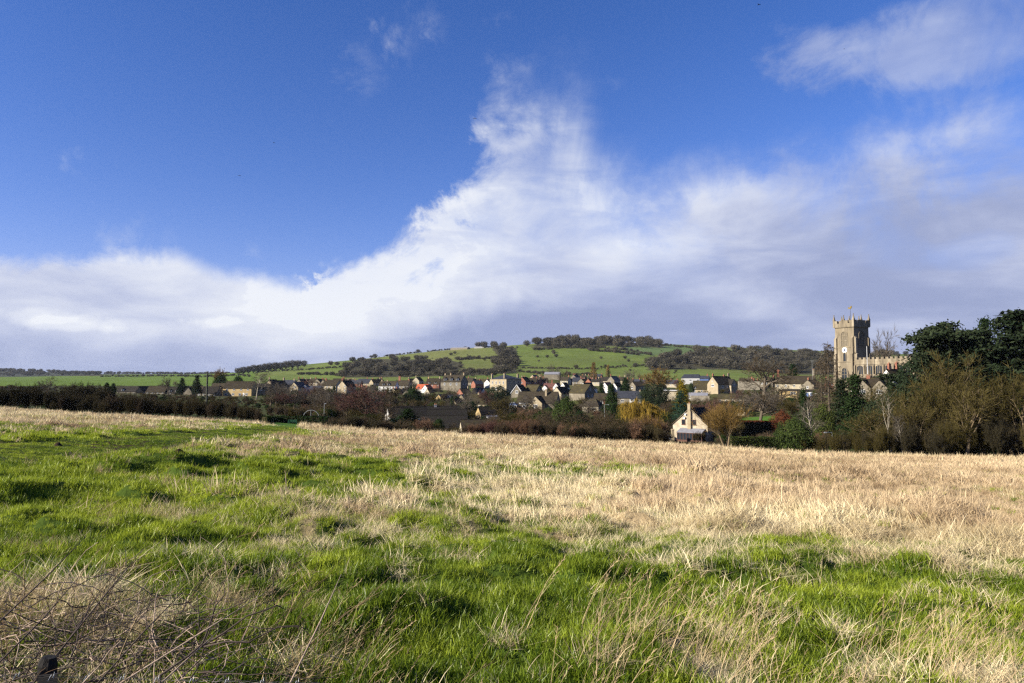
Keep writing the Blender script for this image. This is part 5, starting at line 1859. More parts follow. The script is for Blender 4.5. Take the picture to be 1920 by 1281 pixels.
# tower
mb = MB()
mb.frustum(0, 0, -3, 1.2, S + .35, S + .35, S + .30, S + .30)
mb.frustum(0, 0, 1.2, 10.7, S + .10, S + .10, S + .06, S + .06)
mb.frustum(0, 0, 10.7, 23.3, S, S, S - .04, S - .04)
tower = mb.build('tower', ST, church)
tag(tower, 'square stone west tower')
mb = MB()
for z, e_ in ((1.2, .34), (10.62, .22), (15.9, .10), (23.25, .32)):
    mb.box(-S - e_, S + e_, -S - e_, S + e_, z, z + .28)
mb.build('string_course', ST, tower)
for sx in (-1, 1):                                       # paired stepped buttresses at each corner
    for sy in (-1, 1):
        mb = MB()
        for (ax_, ay_) in ((1, 0), (0, 1)):
            for z0, z1, pr in ((-3, 7.0, 1.25), (7.0, 13.5, .95), (13.5, 19.2, .62)):
                if ax_:
                    x0, x1 = sx * (S - .05), sx * (S + pr)
                    y0, y1 = sy * (S - .95), sy * (S - .12)
                else:
                    y0, y1 = sy * (S - .05), sy * (S + pr)
                    x0, x1 = sx * (S - .95), sx * (S - .12)
                xa, xb, ya, yb = min(x0, x1), max(x0, x1), min(y0, y1), max(y0, y1)
                mb.box(xa, xb, ya, yb, z0, z1)
                # sloping weathering on top of each stage
                if ax_:
                    xi = sx * (S - .02)
                    xo = sx * (S + pr)
                    P = [(xi, ya, z1), (xo, ya, z1), (xi, ya, z1 + .8), (xi, yb, z1), (xo, yb, z1), (xi, yb, z1 + .8)]
                else:
                    yi = sy * (S - .02)
                    yo = sy * (S + pr)
                    P = [(xa, yi, z1), (xa, yo, z1), (xa, yi, z1 + .8), (xb, yi, z1), (xb, yo, z1), (xb, yi, z1 + .8)]
                mb.add(P, [(0, 1, 2), (5, 4, 3), (1, 4, 5, 2), (0, 3, 4, 1)])
        mb.build('buttress', ST, tower)
B_ = S + .12
battlements(tower, [((-B_, -B_), (B_, -B_)), ((B_, -B_), (B_, B_)), ((B_, B_), (-B_, B_)), ((-B_, B_), (-B_, -B_))], 23.53, 2.15, 1.25, .75, .5)
for (x, y, h_) in [(sx * B_, sy * B_, 1.0) for sx in (-1, 1) for sy in (-1, 1)] + [(0, -B_, .8), (0, B_, .8), (B_, 0, .8), (-B_, 0, .8)]:
    mb = MB()
    k = .34 if h_ == 1.0 else .26
    mb.box(x - k, x + k, y - k, y + k, 23.5, 26.0)
    mb.box(x - k - .08, x + k + .08, y - k - .08, y + k + .08, 26.0, 26.18)
    mb.frustum(x, y, 26.18, 26.18 + 1.8 * h_, k * .9, k * .9, .05, .05)
    mb.box(x - .12, x + .12, y - .12, y + .12, 26.10 + 1.8 * h_, 26.32 + 1.8 * h_)
    mb.build('pinnacle', ST, tower)
surf('louvre', (0.20, 0.165, 0.11), (0.13, 0.11, 0.08), 1.0, 0.9)
for f_ in 'SEWN':
    arch_window(tower, f_, S - .02, 0, 16.5, 2.5, 5.2, 1.6, 3, 'belfry_window', 'louvre')
arch_window(tower, 'S', S + .02, 0, 10.95, 1.0, 3.0, .8, 1, 'tower_window', transom=False)
arch_window(tower, 'S', S + .10, -.2, 4.6, 2.0, 3.9, 1.2, 2, 'west_window')
# clock
mb = MB()
n_ = 32
cz = 15.0
mb.add([(1.02 * cos(2 * pi * k / n_), -S - .12, cz + 1.02 * sin(2 * pi * k / n_)) for k in range(n_)] + [(1.02 * cos(2 * pi * k / n_), -S + .05, cz + 1.02 * sin(2 * pi * k / n_)) for k in range(n_)],
       [tuple(range(n_))] + [(i, n_ + i, n_ + (i + 1) % n_, (i + 1) % n_) for i in range(n_)])
clk = mb.build('clock_face', 'paint_white', tower)
tag(clk, 'round white clock face with blue centre and gilt hands')
mb = MB()
for k in range(12):
    a = pi / 6 * k
    c0, c1 = .74, .92
    mb.add([(c0 * sin(a) - .04 * cos(a), -S - .135, cz + c0 * cos(a) + .04 * sin(a)), (c0 * sin(a) + .04 * cos(a), -S - .135, cz + c0 * cos(a) - .04 * sin(a)),
            (c1 * sin(a) + .04 * cos(a), -S - .135, cz + c1 * cos(a) - .04 * sin(a)), (c1 * sin(a) - .04 * cos(a), -S - .135, cz + c1 * cos(a) + .04 * sin(a))], [(0, 1, 2, 3)])
mb.build('hour_mark', 'panel_blue', clk)
MB().add([(.46 * cos(2 * pi * k / 24), -S - .128, cz + .46 * sin(2 * pi * k / 24)) for k in range(24)], [tuple(range(24))]).build('clock_centre', 'panel_blue', clk)
for a, ln, w_ in ((radians(-58), .86, .09), (radians(112), .6, .13)):
    MB().add([(-w_ * cos(a) - .12 * sin(a), -S - .15, cz + w_ * sin(a) - .12 * cos(a)), (w_ * cos(a) - .12 * sin(a), -S - .15, cz - w_ * sin(a) - .12 * cos(a)), (ln * sin(a), -S - .15, cz + ln * cos(a))], [(0, 1, 2)]).build('clock_hand', 'gold', clk)
# weathercock
mb = MB()
mb.tube([(-.6, .4, 24.0), (-.6, .4, 30.4)], [.09, .05], 6)
vane = mb.build('weathervane_pole', 'metal_dark', tower)
mb = MB()
prof = [(-1.0, .15), (-.75, .62), (-.45, .45), (-.15, .42), (.15, .85), (.42, 1.02), (.55, .88), (.85, .80), (.60, .68), (.55, .30), (.25, .0), (-.05, -.12), (-.35, .0)]
mb.prism([(x, z) for x, z in prof], -.10, .10)
mb.v = [(x - .6, y + .4, z + 30.4) for x, y, z in mb.v]
ck = mb.build('weathercock', 'gold', tower)
tag(ck, 'gilded weathercock')
# nave with clerestory, south aisle, porch
N0, N1 = S + .12, S + 23.5
mb = MB()
mb.box(N0, N1, -4.1, 4.1, -3, 10.6)
nave = mb.build('nave', ST, church)
mb = MB()
mb.add([(N0, -3.7, 10.62), (N1, -3.7, 10.62), (N1, 3.7, 10.62), (N0, 3.7, 10.62), (N0, 0, 11.5), (N1, 0, 11.5)], [(0, 1, 5, 4), (2, 3, 4, 5), (1, 2, 5), (3, 0, 4), (3, 2, 1, 0)])
mb.build('nave_roof', 'lead_grey', nave)
battlements(nave, [((N0, -3.95), (N1, -3.95)), ((N1, -3.95), (N1, 3.95))], 10.6, 1.35, 1.05, .72, .4)
mb = MB()
mb.box(N0, N1 + .12, -4.28, -3.6, 9.6, 9.85)
mb.build('string_course', ST, nave)
for i in range(6):
    arch_window(nave, 'S', 4.1, N0 + 2.2 + i * 3.65, 6.1, 2.3, 3.1, .7, 3, 'clerestory_window', transom=False)
for i in range(7):
    x = N0 + .35 + i * 3.68
    mb = MB()
    mb.box(x - .26, x + .26, -4.75, -4.08, 5.2, 9.0)
    mb.frustum(x, -4.4, 9.0, 9.5, .26, .35, .2, .1)
    mb.build('buttress', ST, nave)
mb = MB()
mb.box(N0 + .3, N1 - 1.5, -8.6, -4.12, -3, 4.9)
aisle = mb.build('south_aisle', ST, church)
battlements(aisle, [((N0 + .3, -8.45), (N1 - 1.5, -8.45)), ((N1 - 1.6, -8.45), (N1 - 1.6, -4.3))], 4.9, 1.1, 1.0, .7, .4)
for i in range(5):
    arch_window(aisle, 'S', 8.6, N0 + 3 + i * 4.1, 1.0, 2.2, 3.2, .8, 3, 'aisle_window', transom=False)
for i in range(6):
    x = N0 + .9 + i * 4.1
    mb = MB()
    mb.box(x - .3, x + .3, -9.4, -8.58, -3, 3.6)
    mb.frustum(x, -8.99, 3.6, 4.3, .3, .4, .25, .05)
    mb.box(x - .2, x + .2, -8.9, -8.5, 4.3, 6.6)
    mb.frustum(x, -8.7, 6.6, 7.6, .2, .2, .03, .03)
    mb.build('buttress', ST, aisle)
mb = MB()
mb.box(N0 + 8.4, N0 + 12.6, -12.8, -8.62, -3, 4.4)
porch = mb.build('porch', ST, church)
battlements(porch, [((N0 + 8.4, -12.7), (N0 + 12.6, -12.7)), ((N0 + 12.5, -12.7), (N0 + 12.5, -8.8)), ((N0 + 8.5, -12.7), (N0 + 8.5, -8.8))], 4.4, 1.1, .9, .6, .35)
arch_window(porch, 'S', 12.8, N0 + 10.5, 0, 2.0, 3.0, .9, 1, 'doorway', transom=False)
# white flagpole in front of the nave
p = at(1628, 745, 236)
fp = empty('flagpole', p, 0, 'slim white pole standing in front of the church nave', 'pole')
h_ = at(1628, 650, 236)[2] - p[2]
MB().tube([(0, 0, -2), (0, 0, h_)], [.11, .07], 8).build('shaft', 'paint_white', fp)
MB().frustum(0, 0, h_, h_ + .18, .1, .1, .03, .03).build('finial', 'paint_grey', fp)

# ---------------------------------------------------------------- trees and hedges that can be told apart
def hedge_box(name, label, cat, pxa, pxb, top, base, da, db, thick, mat, topmat=None, n=None, seed=1, leaf=.12):
    """clipped hedge: dark woody core wrapped in leaves"""
    pa, pb = at(pxa, base, da), at(pxb, base, db)
    za, zb_ = at(pxa, top, da)[2], at(pxb, top, db)[2]
    ga, gb = gz(pa[0], pa[1]), gz(pb[0], pb[1])
    L_ = sqrt((pb[0] - pa[0]) ** 2 + (pb[1] - pa[1]) ** 2)
    a = atan2(pb[1] - pa[1], pb[0] - pa[0])
    root = empty(name, (pa[0], pa[1], ga), a, label, cat)
    r = np.random.default_rng(seed)
    ha, hb = za - ga, zb_ - ga
    mb = MB()
    t = thick / 2
    mb.add([(.1, -t + .1, -1), (L_ - .1, -t + .1, gb - ga - 1), (L_ - .1, t - .1, gb - ga - 1), (.1, t - .1, -1), (.1, -t + .12, ha - .12), (L_ - .1, -t + .12, hb - .12), (L_ - .1, t - .12, hb - .12), (.1, t - .12, ha - .12)],
           [(3, 2, 1, 0), (4, 5, 6, 7), (0, 1, 5, 4), (1, 2, 6, 5), (2, 3, 7, 6), (3, 0, 4, 7)])
    mb.build('stems', 'hedge_dark', root)
    hm = (ha + hb) / 2
    n = n or int((L_ * hm * 2 + L_ * thick * 1.4) * 55 / (leaf / .12) ** 2)
    V = {mat: ([], []), (topmat or mat): ([], [])}
    for i in range(n):
        u = r.uniform(0, L_)
        h = ha + (hb - ha) * u / L_
        lo = (gb - ga) * u / L_
        k = r.uniform()
        if k < .45:
            p = Vector((u, -t + r.normal(0, .06), r.uniform(lo, h)))
            nn = Vector((0, -1, .2))
            m = mat
        elif k < .55:
            p = Vector((u, t, r.uniform(lo, h)))
            nn = Vector((0, 1, .2))
            m = mat
        elif k < .62:
            p = Vector((0 if k < .585 else L_, r.uniform(-t, t), r.uniform(lo, h)))
            nn = Vector((-1 if k < .585 else 1, 0, .2))
            m = mat
        else:
            p = Vector((u, r.uniform(-t, t), h + r.normal(0, .05) + .06 * sin(u * 2.1)))
            nn = Vector((0, 0, 1))
            m = topmat or mat
        if topmat and p.z > h - .35 * r.uniform(.4, 1.6):
            m = topmat
        nn = (nn + Vector(r.normal(0, .6, 3))).normalized()
        a_ = nn.orthogonal().normalized()
        a_.rotate(Matrix.Rotation(r.uniform(0, 6.28), 3, nn))
        b_ = nn.cross(a_)
        s = leaf * r.uniform(.6, 1.4)
        vv, ff = V[m]
        o = len(vv)
        vv += [tuple(p - a_ * s), tuple(p + b_ * s * .6), tuple(p + a_ * s), tuple(p - b_ * s * .6)]
        ff.append((o, o + 1, o + 2, o + 3))
    for m, (vv, ff) in V.items():
        if vv:
            link(bpy.data.objects.new('foliage', mesh_np('foliage', vv, ff, m)), root)
    return root


# overgrown hedge along the left end of the field
thicket('overgrown_hedge', 'tall dark overgrown hedge at the far left field edge', 'hedge', ['shrub_a', 'shrub_b'],
        [(-260, 705), (0, 718), (60, 717), (110, 722), (150, 735)], 112, 124, 56, 40, ['hedge_dark'], 1, .55, hvar=.35)
thicket('dark_thicket', 'rounded dark thicket rising above the brown hedge, left of the houses', 'thicket', ['shrub_a'],
        [(118, 722), (150, 712), (180, 713), (214, 726)], 126, 134, 16, 30, ['hedge_dark'], 2, .5, hvar=.2)
thicket('brown_hedge', 'long brown twiggy hedge from the dark thicket to the path', 'hedge', ['shrub_a', 'shrub_b'],
        [(90, 737), (200, 735), (260, 735), (330, 738), (400, 740), (440, 747), (490, 760)], 109, 121, 90, 38, ['hedge_brown', 'hedge_brown', 'hedge_dark', 'twig_brown'], 3, .55, hvar=.4)
thicket('garden_scrub', 'olive brown garden scrub above the clipped hedge and arch', 'scrub', ['shrub_a', 'shrub_b'],
        [(505, 757), (560, 758), (640, 752)], 165, 205, 34, 18, ['twig_olive', 'hedge_brown', 'twig_brown'], 4, .7, hvar=.6)
thicket('low_scrub', 'low mixed scrub at the field edge under the purple tree', 'scrub', ['shrub_a', 'shrub_b'],
        [(606, 784), (660, 772), (730, 782), (800, 798), (870, 800)], 111, 122, 44, 12, ['hedge_dark', 'twig_brown', 'hedge_dark'], 5, .8, hvar=.8)
thicket('russet_hedge', 'russet brown twiggy hedge in front of the ochre cottage', 'hedge', ['shrub_b', 'shrub_b', 'shrub_a'],
        [(868, 792), (900, 789), (950, 783), (1015, 782)], 110, 119, 46, 14, ['twig_russet', 'twig_red', 'twig_brown'], 6, .7, hvar=.5)
thicket('field_hedge', 'dense brown hedge between laurel and stone cottage', 'hedge', ['shrub_b', 'shrub_a', 'shrub_a'],
        [(1005, 786), (1080, 790), (1150, 788), (1200, 782), (1250, 800)], 110, 120, 72, 20, ['twig_brown', 'hedge_brown', 'twig_russet', 'hedge_dark'], 7, .7, hvar=.5)
thicket('pale_bush', 'pale fluffy bush below the golden willow', 'bush', ['shrub_b'],
        [(1186, 784), (1205, 774), (1240, 782)], 121, 126, 7, 8, ['twig_russet', 'twig_orange'], 8, .8, hvar=.5)
thicket('riverside_thicket', 'olive thicket of bare shrubs under the tall trees at the right', 'thicket', ['shrub_b', 'shrub_a', 'shrub_b'],
        [(1500, 806), (1560, 802), (1620, 796), (1700, 786), (1800, 776), (1900, 770), (2150, 765)], 110, 124, 80, 40, ['twig_olive', 'hedge_brown', 'twig_olive', 'hedge_dark'], 9, .55, hvar=.7)
thicket('cottage_border', 'low brown border plants at the foot of the stone cottage', 'border', ['shrub_a', 'shrub_b'],
        [(1245, 822), (1300, 826), (1350, 826)], 118, 126, 14, 6, ['hedge_dark', 'twig_brown'], 10, 1.2, hvar=.8)
thicket('creeper', 'bare brown creeper over the lean-to of the stone cottage', 'creeper', ['shrub_b'],
        [(1300, 808), (1322, 806)], 163, 164.5, 4, 8, ['hedge_brown'], 16, .5, hvar=.5)
hedge_box('clipped_hedge', 'long dark clipped hedge behind the little lawn', 'hedge', 523, 619, 781, 793, 128, 128, 1.4, 'leaf_dark', seed=3)
hedge_box('laurel_hedge', 'bright green hedge block at the end of the path', 'hedge', 494, 522, 781, 795, 124, 127, 1.6, 'leaf_green', seed=4)
hedge_box('copper_hedge', 'dark beech hedge with copper brown top', 'hedge', 1380, 1437, 790, 818, 165, 172, 3.0, 'hedge_dark', 'leaf_copper', seed=5, leaf=.2)
hedge_box('box_hedge', 'low green clipped hedge right of the pollard willow', 'hedge', 1368, 1462, 820, 842, 122, 124, 1.6, 'leaf_ivy', seed=6)
hedge_box('tall_clipped_hedge', 'flat topped brown hedge behind the street lamp', 'hedge', 1118, 1178, 787, 806, 150, 152, 1.6, 'hedge_brown', seed=8)
# lawns seen between the gardens
T = 'tree'
P_ = plant
P_('cedar', 'cedar_tree', 'tall cedar with flat topped crown right of the church', T, 1762, 597, 152, 140)
P_('evergreen_oak', 'evergreen_oak', 'dark evergreen spreading below the cedar beside the church', T, 1718, 664, 150, 95)
P_('spruce', 'spruce_tree', 'pointed dark spruce between cedar and pine', T, 1846, 592, 166, 62)
P_('cedar_b', 'pine_tree', 'broad dark pine at the right edge of the picture', T, 1915, 573, 142, 170)
P_('cedar_b', 'pine_tree', 'shadowed pine between the cedar and the pointed spruce', T, 1816, 612, 160, 150)
P_('evergreen_oak', 'evergreen_oak', 'dark evergreen below the right edge pine', T, 1880, 650, 155, 120)
P_('evergreen_oak', 'evergreen_oak', 'dark evergreen low behind bare trees under the pointed spruce', T, 1808, 672, 158, 110)
P_('olive_a', 'bare_tree', 'olive twigged bare tree in front of the cedar', T, 1782, 650, 132, 100)
P_('olive_b', 'bare_tree', 'twin stemmed olive bare tree under the cedar', T, 1748, 700, 121, 110)
P_('olive_a', 'bare_tree', 'upright olive bare tree below the pointed spruce', T, 1838, 690, 118, 100)
P_('olive_b', 'bare_tree', 'wide olive bare tree at the right edge', T, 1898, 680, 116, 120)
P_('olive_a', 'bare_tree', 'small olive bare tree left of the forked pale trunk', T, 1640, 760, 121, 85)
P_('olive_b', 'bare_tree', 'low spreading olive tree right of the forked pale trunk', T, 1708, 742, 119, 90)
P_('olive_a', 'bare_tree', 'leaning olive bare tree between two glimpsed houses', T, 1806, 716, 114, 90, lean=.12)
P_('olive_a', 'bare_tree', 'bare tree beyond the right edge of the frame', T, 1990, 660, 120, 130)
P_('ivy_tree', 'ivy_tree', 'ivy clad tree in the thicket below the cedar', T, 1742, 728, 124, 60)
P_('evergreen_oak', 'evergreen_oak', 'dark evergreen shrub mass right of the two spruces', T, 1650, 738, 135, 70)
P_('yew', 'yew_tree', 'dark yew in the thicket below the twin gabled house', T, 1618, 772, 128, 60)
P_('yew', 'yew_tree', 'dark yew low in the thicket under the right edge pine', T, 1872, 742, 124, 80)
P_('ivy_tree', 'ivy_tree', 'ivy clad tree at the right edge below the pine', T, 1918, 720, 128, 70)
P_('yew', 'yew_tree', 'dark yew low in the thicket left of the cedar', T, 1690, 764, 130, 60)
P_('yew', 'yew_tree', 'dark yew low in the thicket below the pointed spruce', T, 1800, 760, 127, 80)
P_('fork_tree', 'forked_tree', 'pale forked trunk of a thin bare tree at the field edge', T, 1668, 716, 113, 62)
P_('birch', 'birch_tree', 'thin pale birch beside the bright green holly', T, 1518, 742, 114, 42)
P_('birch', 'birch_tree', 'slender pale sapling right of the forked tree', T, 1690, 770, 112, 26)
P_('larch', 'larch_tree', 'tall bare larch left of the church tower', T, 1552, 640, 178, 64)
P_('larch', 'larch_tree', 'shorter bare larch behind the tall larch', T, 1538, 672, 205, 46)
P_('spruce', 'spruce_tree', 'dark spruce below the church tower, right of two', T, 1602, 700, 150, 62)
P_('spruce_b', 'spruce_tree', 'dark spruce below the church tower, left of two', T, 1578, 706, 158, 54)
P_('conifer', 'conifer', 'narrow dark conifer beside the ochre house', T, 1506, 724, 168, 30)
P_('ivy_tree', 'ivy_tree', 'ivy covered tree trunk in front of the modern house', T, 1540, 752, 140, 46)
P_('holly', 'holly_bush', 'bright green holly bush at the field edge', 'bush', 1487, 778, 114, 66)
P_('holly', 'holly_bush', 'smaller green bush behind the bright holly', 'bush', 1506, 764, 150, 40)
P_('ash_a', 'bare_tree', 'bare tree standing against the sky right of the tower', T, 1644, 604, 276, 44)
P_('oak_b', 'bare_tree', 'largest bare tree in the village, above the stone garden wall', T, 1428, 655, 335, 100)
P_('oak_a', 'bare_tree', 'bare fruit tree on the lawn behind the copper hedge', T, 1424, 716, 215, 72)
P_('pollard', 'pollard_willow', 'pollarded willow with three orange trunks at the field edge', T, 1360, 734, 113, 74)
P_('copper_bush', 'copper_beech', 'rounded copper leaved bush left of the holly', 'bush', 1466, 764, 178, 44)
P_('copper_bush', 'copper_beech', 'low copper leaved bush right of the copper hedge', 'bush', 1448, 782, 172, 34)
P_('conifer', 'conifer', 'dark round topped conifer above the long cream house', T, 1486, 680, 420, 26)
P_('orange', 'orange_tree', 'large orange brown bare tree in the middle distance', T, 1229, 681, 430, 62)
P_('evergreen_oak', 'evergreen_tree', 'round dark green tree between slate roof and cream building', T, 1227, 714, 300, 54)
P_('gold_conifer', 'golden_conifer', 'golden yellow conifer behind the stone cottage', T, 1279, 707, 262, 27)
P_('blue_fir', 'fir_tree', 'blue green fir just left of the cottage chimney', T, 1276, 730, 212, 42)
P_('yew', 'yew_tree', 'dark yew mass left of the stone cottage roof', T, 1245, 768, 190, 40)
P_('yew', 'yew_tree', 'small round dark tree left of the low mossy roof', T, 1296, 714, 410, 12)
P_('conifer', 'conifer', 'tallest dark conifer behind the street lamp', T, 1146, 717, 235, 30)
P_('cypress', 'cypress', 'narrow dark cypress left of the tallest conifer', T, 1128, 716, 330, 14)
P_('conifer', 'conifer', 'dark conifer top between white gable and stone house', T, 1173, 706, 380, 28)
P_('conifer', 'conifer', 'small cone shaped conifer left of the golden willow', T, 1166, 756, 222, 26)
P_('willow', 'weeping_willow', 'golden weeping willow behind the field hedge', T, 1202, 743, 150, 74)
P_('holly', 'laurel', 'large glossy green laurel behind the field hedge', 'bush', 1062, 738, 190, 54)
P_('holly', 'laurel', 'smaller green laurel left of the large one', 'bush', 1012, 767, 172, 42)
P_('yew', 'yew_tree', 'dark yew spreading at the right foot of the large laurel', T, 1086, 764, 186, 40)
P_('evergreen_oak', 'evergreen_tree', 'dark round evergreen in front of the manor', T, 932, 720, 338, 46)
P_('conifer', 'conifer', 'broad dark conifer in front of the white gabled range', T, 765, 764, 158, 50)
P_('yew', 'yew_tree', 'small egg shaped dark shrub before the brick range', 'shrub', 823, 782, 150, 22)
P_('yew', 'yew_tree', 'dark yew above the slate outbuilding', T, 775, 723, 332, 36)
P_('yew', 'yew_tree', 'low dark shrub left of the broad conifer', 'shrub', 736, 782, 150, 34)
P_('cypress', 'cypress', 'black cypress in front of the yellow gable', T, 842, 746, 390, 13)
P_('plum', 'plum_tree', 'tall purple brown bare tree at the field edge', T, 690, 714, 150, 84)
P_('plum', 'plum_tree', 'lower purple bare tree left of the tall one', T, 652, 732, 165, 62)
P_('oak_b', 'bare_tree', 'brown bare tree right of the tall purple one', T, 722, 742, 160, 46)
P_('oak_a', 'bare_tree', 'grey brown tree above the garden arch', T, 612, 728, 235, 54)
P_('olive_b', 'bare_tree', 'golden brown shrub tree right of the purple tree', T, 748, 756, 260, 44)
P_('shrub_b', 'straw_bush', 'pale straw coloured bush between conifer and egg shaped shrub', 'bush', 796, 779, 118, 30)
P_('birch', 'birch_tree', 'silver birch in front of the yellow terrace', T, 481, 694, 350, 34)
P_('plum', 'plum_tree', 'purple bare tree right of the rusty shed', T, 586, 722, 300, 46)
P_('yew', 'yew_tree', 'black round evergreen behind the yellow terrace, left of two', T, 414, 699, 480, 26)
P_('yew', 'yew_tree', 'black round evergreen behind the yellow terrace, right of two', T, 447, 701, 490, 20)
P_('orange', 'orange_tree', 'pale orange bare tree on the skyline above the telegraph pole', T, 413, 685, 640, 28)
P_('conifer', 'conifer', 'small dark fir left of the telegraph pole', T, 342, 707, 425, 17)
P_('spruce_b', 'spruce_tree', 'open branched spruce immediately left of the telegraph pole', T, 370, 702, 405, 18)
P_('ash_a', 'bare_tree', 'thin bare tree above the dark dormer roofs', T, 317, 699, 420, 15)
P_('oak_a', 'bare_tree', 'round bare tree standing against the green field at the left', T, 92, 703, 260, 30)
P_('yew', 'yew_tree', 'small round evergreen above the left hedge, left of a pair', T, 201, 714, 300, 12)
P_('yew', 'yew_tree', 'small round evergreen above the left hedge, right of a pair', T, 213, 715, 300, 10)
P_('oak_b', 'bare_tree', 'brown bare tree below the cream stone gables', T, 508, 738, 240, 40)
P_('plum', 'plum_tree', 'purple bare tree left of the rusty shed', T, 536, 734, 230, 42)
P_('oak_a', 'bare_tree', 'grey bare tree in front of the slate roofed cream house', T, 600, 736, 210, 46)
P_('oak_b', 'bare_tree', 'brown bare tree between the two purple trees', T, 672, 738, 175, 54)
P_('ash_a', 'bare_tree', 'upright bare tree behind the tall purple tree', T, 706, 722, 260, 40)
P_('olive_a', 'bare_tree', 'olive bare tree in front of the twin gabled house', T, 1640, 716, 190, 46)
P_('conifer', 'conifer', 'dark conifer at the right end of the twin gabled house', T, 1672, 712, 196, 30)
P_('poplar', 'poplar_tree', 'tall narrow bare poplar at the foot of the hill, taller of two', T, 1113, 678, 790, 12)
P_('poplar', 'poplar_tree', 'narrow bare poplar at the foot of the hill, shorter of two', T, 1140, 683, 800, 9)
P_('oak_a', 'bare_tree', 'spreading bare tree in the green field left of the orange tree', T, 1181, 690, 720, 26)
P_('oak_b', 'bare_tree', 'brown bare tree beside the works building', T, 1060, 690, 700, 28)
P_('oak_a', 'bare_tree', 'fine bare tree in the field above the works building', T, 1036, 681, 830, 24)
P_('oak_b', 'bare_tree', 'small round bare bush right of the spreading field tree', T, 1199, 696, 700, 14)
P_('ash_a', 'bare_tree', 'bare tree in front of the long bungalow', T, 985, 736, 285, 34)
P_('shrub_b', 'bare_bush', 'reddish bare bush below the long bungalow', 'bush', 985, 762, 210, 44)
P_('oak_b', 'bare_tree', 'dark bare tree before the mossy hipped bungalow', T, 920, 742, 330, 32)
P_('olive_b', 'bare_tree', 'bare garden tree left of the ochre cottage', T, 872, 764, 255, 44)
P_('oak_b', 'bare_tree', 'brown bare tree under the large stone house', T, 846, 722, 470, 28)
P_('olive_b', 'bare_tree', 'pale bare tree before the mossy grey house', T, 1096, 742, 270, 30)
P_('plum', 'plum_tree', 'dark bare tree behind the cottage roof', T, 1335, 745, 200, 40)
P_('oak_a', 'bare_tree', 'bare tree between pollard willow and fruit tree', T, 1400, 735, 260, 50)
P_('oak_b', 'bare_tree', 'bare tree above the copper bush', T, 1462, 715, 290, 56)

# garden trees nobody could name apart
rt_ = random.Random(23)
GARD = []
for i in range(290):
    px = rt_.choice([rt_.uniform(500, 1480), rt_.uniform(300, 900)])
    d = rt_.choice([rt_.uniform(230, 330), rt_.uniform(330, 500), rt_.uniform(500, 760)])
    x = at(px, 730, d)[0]
    if px < 500 and d < 450:
        continue
    if any((x - q[0]) ** 2 + (d - q[1]) ** 2 < 60 for q in PADS):
        continue
    zb = gz(x, d)
    h = rt_.uniform(5, 10.5)
    row = pix(x, d, zb + h)[1]
    k = rt_.choice(['oak_a', 'oak_b', 'ash_a', 'olive_b', 'plum', 'shrub_a', 'shrub_a', 'yew', 'yew', 'ivy_tree', 'conifer', 'oak_b'])
    ev = k in ('yew', 'ivy_tree', 'conifer')
    if k.startswith('shrub') or ev:
        row = pix(x, d, zb + h * (.55 if k != 'conifer' else .9))[1]
    LM = [(451, 420, 'yellow terrace'), (511, 430, 'cream stone gables'), (559, 300, 'rusty shed'), (620, 450, 'cream house by the purple tree'), (690, 150, 'tall purple tree'), (729, 555, 'white dormers'), (797, 560, 'red tiled house'),
          (852, 515, 'large stone house'), (830, 450, 'yellow gable'), (896, 375, 'mossy hipped bungalow'), (915, 260, 'ochre cottage'), (800, 205, 'shade-toned ranges'), (948, 475, 'manor house'), (975, 400, 'steep dark gable'), (1010, 300, 'long bungalow'),
          (1053, 360, 'cream rendered gable'), (1059, 520, 'paired white gables'), (1092, 340, 'mossy grey house'), (1112, 265, 'hipped roof by the street lamp'), (1146, 235, 'tallest dark conifer'), (1181, 355, 'slate roof with white bay'), (1196, 480, 'house with the bright square window'),
          (1229, 430, 'orange tree'), (1257, 385, 'flat roofed cream building'), (1279, 262, 'golden conifer'), (1296, 174, 'stone cottage'), (1318, 425, 'low mossy roof'), (1352, 415, 'tall cream gable'), (1297, 520, 'mansard building'), (1428, 335, 'largest bare tree'),
          (1466, 178, 'copper bush'), (1484, 300, 'ochre house'), (1036, 800, 'works building'), (1113, 790, 'tall poplar'), (640, 650, 'distant left row')]
    lx = min(LM, key=lambda q: ((q[0] - px) * d / 1280) ** 2 + ((q[1] - d) * .7) ** 2)
    rel = 'in front of' if lx[1] - d > 40 else ('behind' if d - lx[1] > 40 else ('left of' if px < lx[0] else 'right of'))
    adj = {'oak_a': 'grey bare', 'oak_b': 'brown bare', 'ash_a': 'upright grey bare', 'olive_b': 'olive twigged', 'plum': 'purple twigged', 'shrub_a': 'bushy brown', 'yew': 'round dark evergreen', 'ivy_tree': 'pale ivy green', 'conifer': 'pointed dark conifer'}[k]
    far_ = 'behind the nearer roofs' if d > 480 else ('in the gardens between the houses' if d > 330 else 'in the gardens near the field')
    P_(k, 'garden_evergreen' if ev else 'garden_tree', '%s garden tree %s the %s' % (adj, rel, lx[2]), T, px, float(row), d, None, group='garden trees between the houses')

# undergrowth that fills the gardens between the houses
UG = [KINDS[k][1] for k in ('shrub_a', 'shrub_b', 'shrub_a', 'olive_b', 'yew', 'holly', 'ivy_tree', 'oak_b')]
ru = np.random.default_rng(19)
N = 4800
dd = np.sqrt(ru.uniform(128 ** 2, 560 ** 2, N))
dd = np.where(ru.uniform(size=N) < .35, ru.uniform(128, 330, N), dd)
uu = ru.uniform(-.85, .85, N)
xx = uu * dd
ok = np.ones(N, bool)
PA = np.array(PADS)
for q in PA:
    ok &= ((xx - q[0]) ** 2 + (dd - q[1]) ** 2) > (q[3] * .62) ** 2
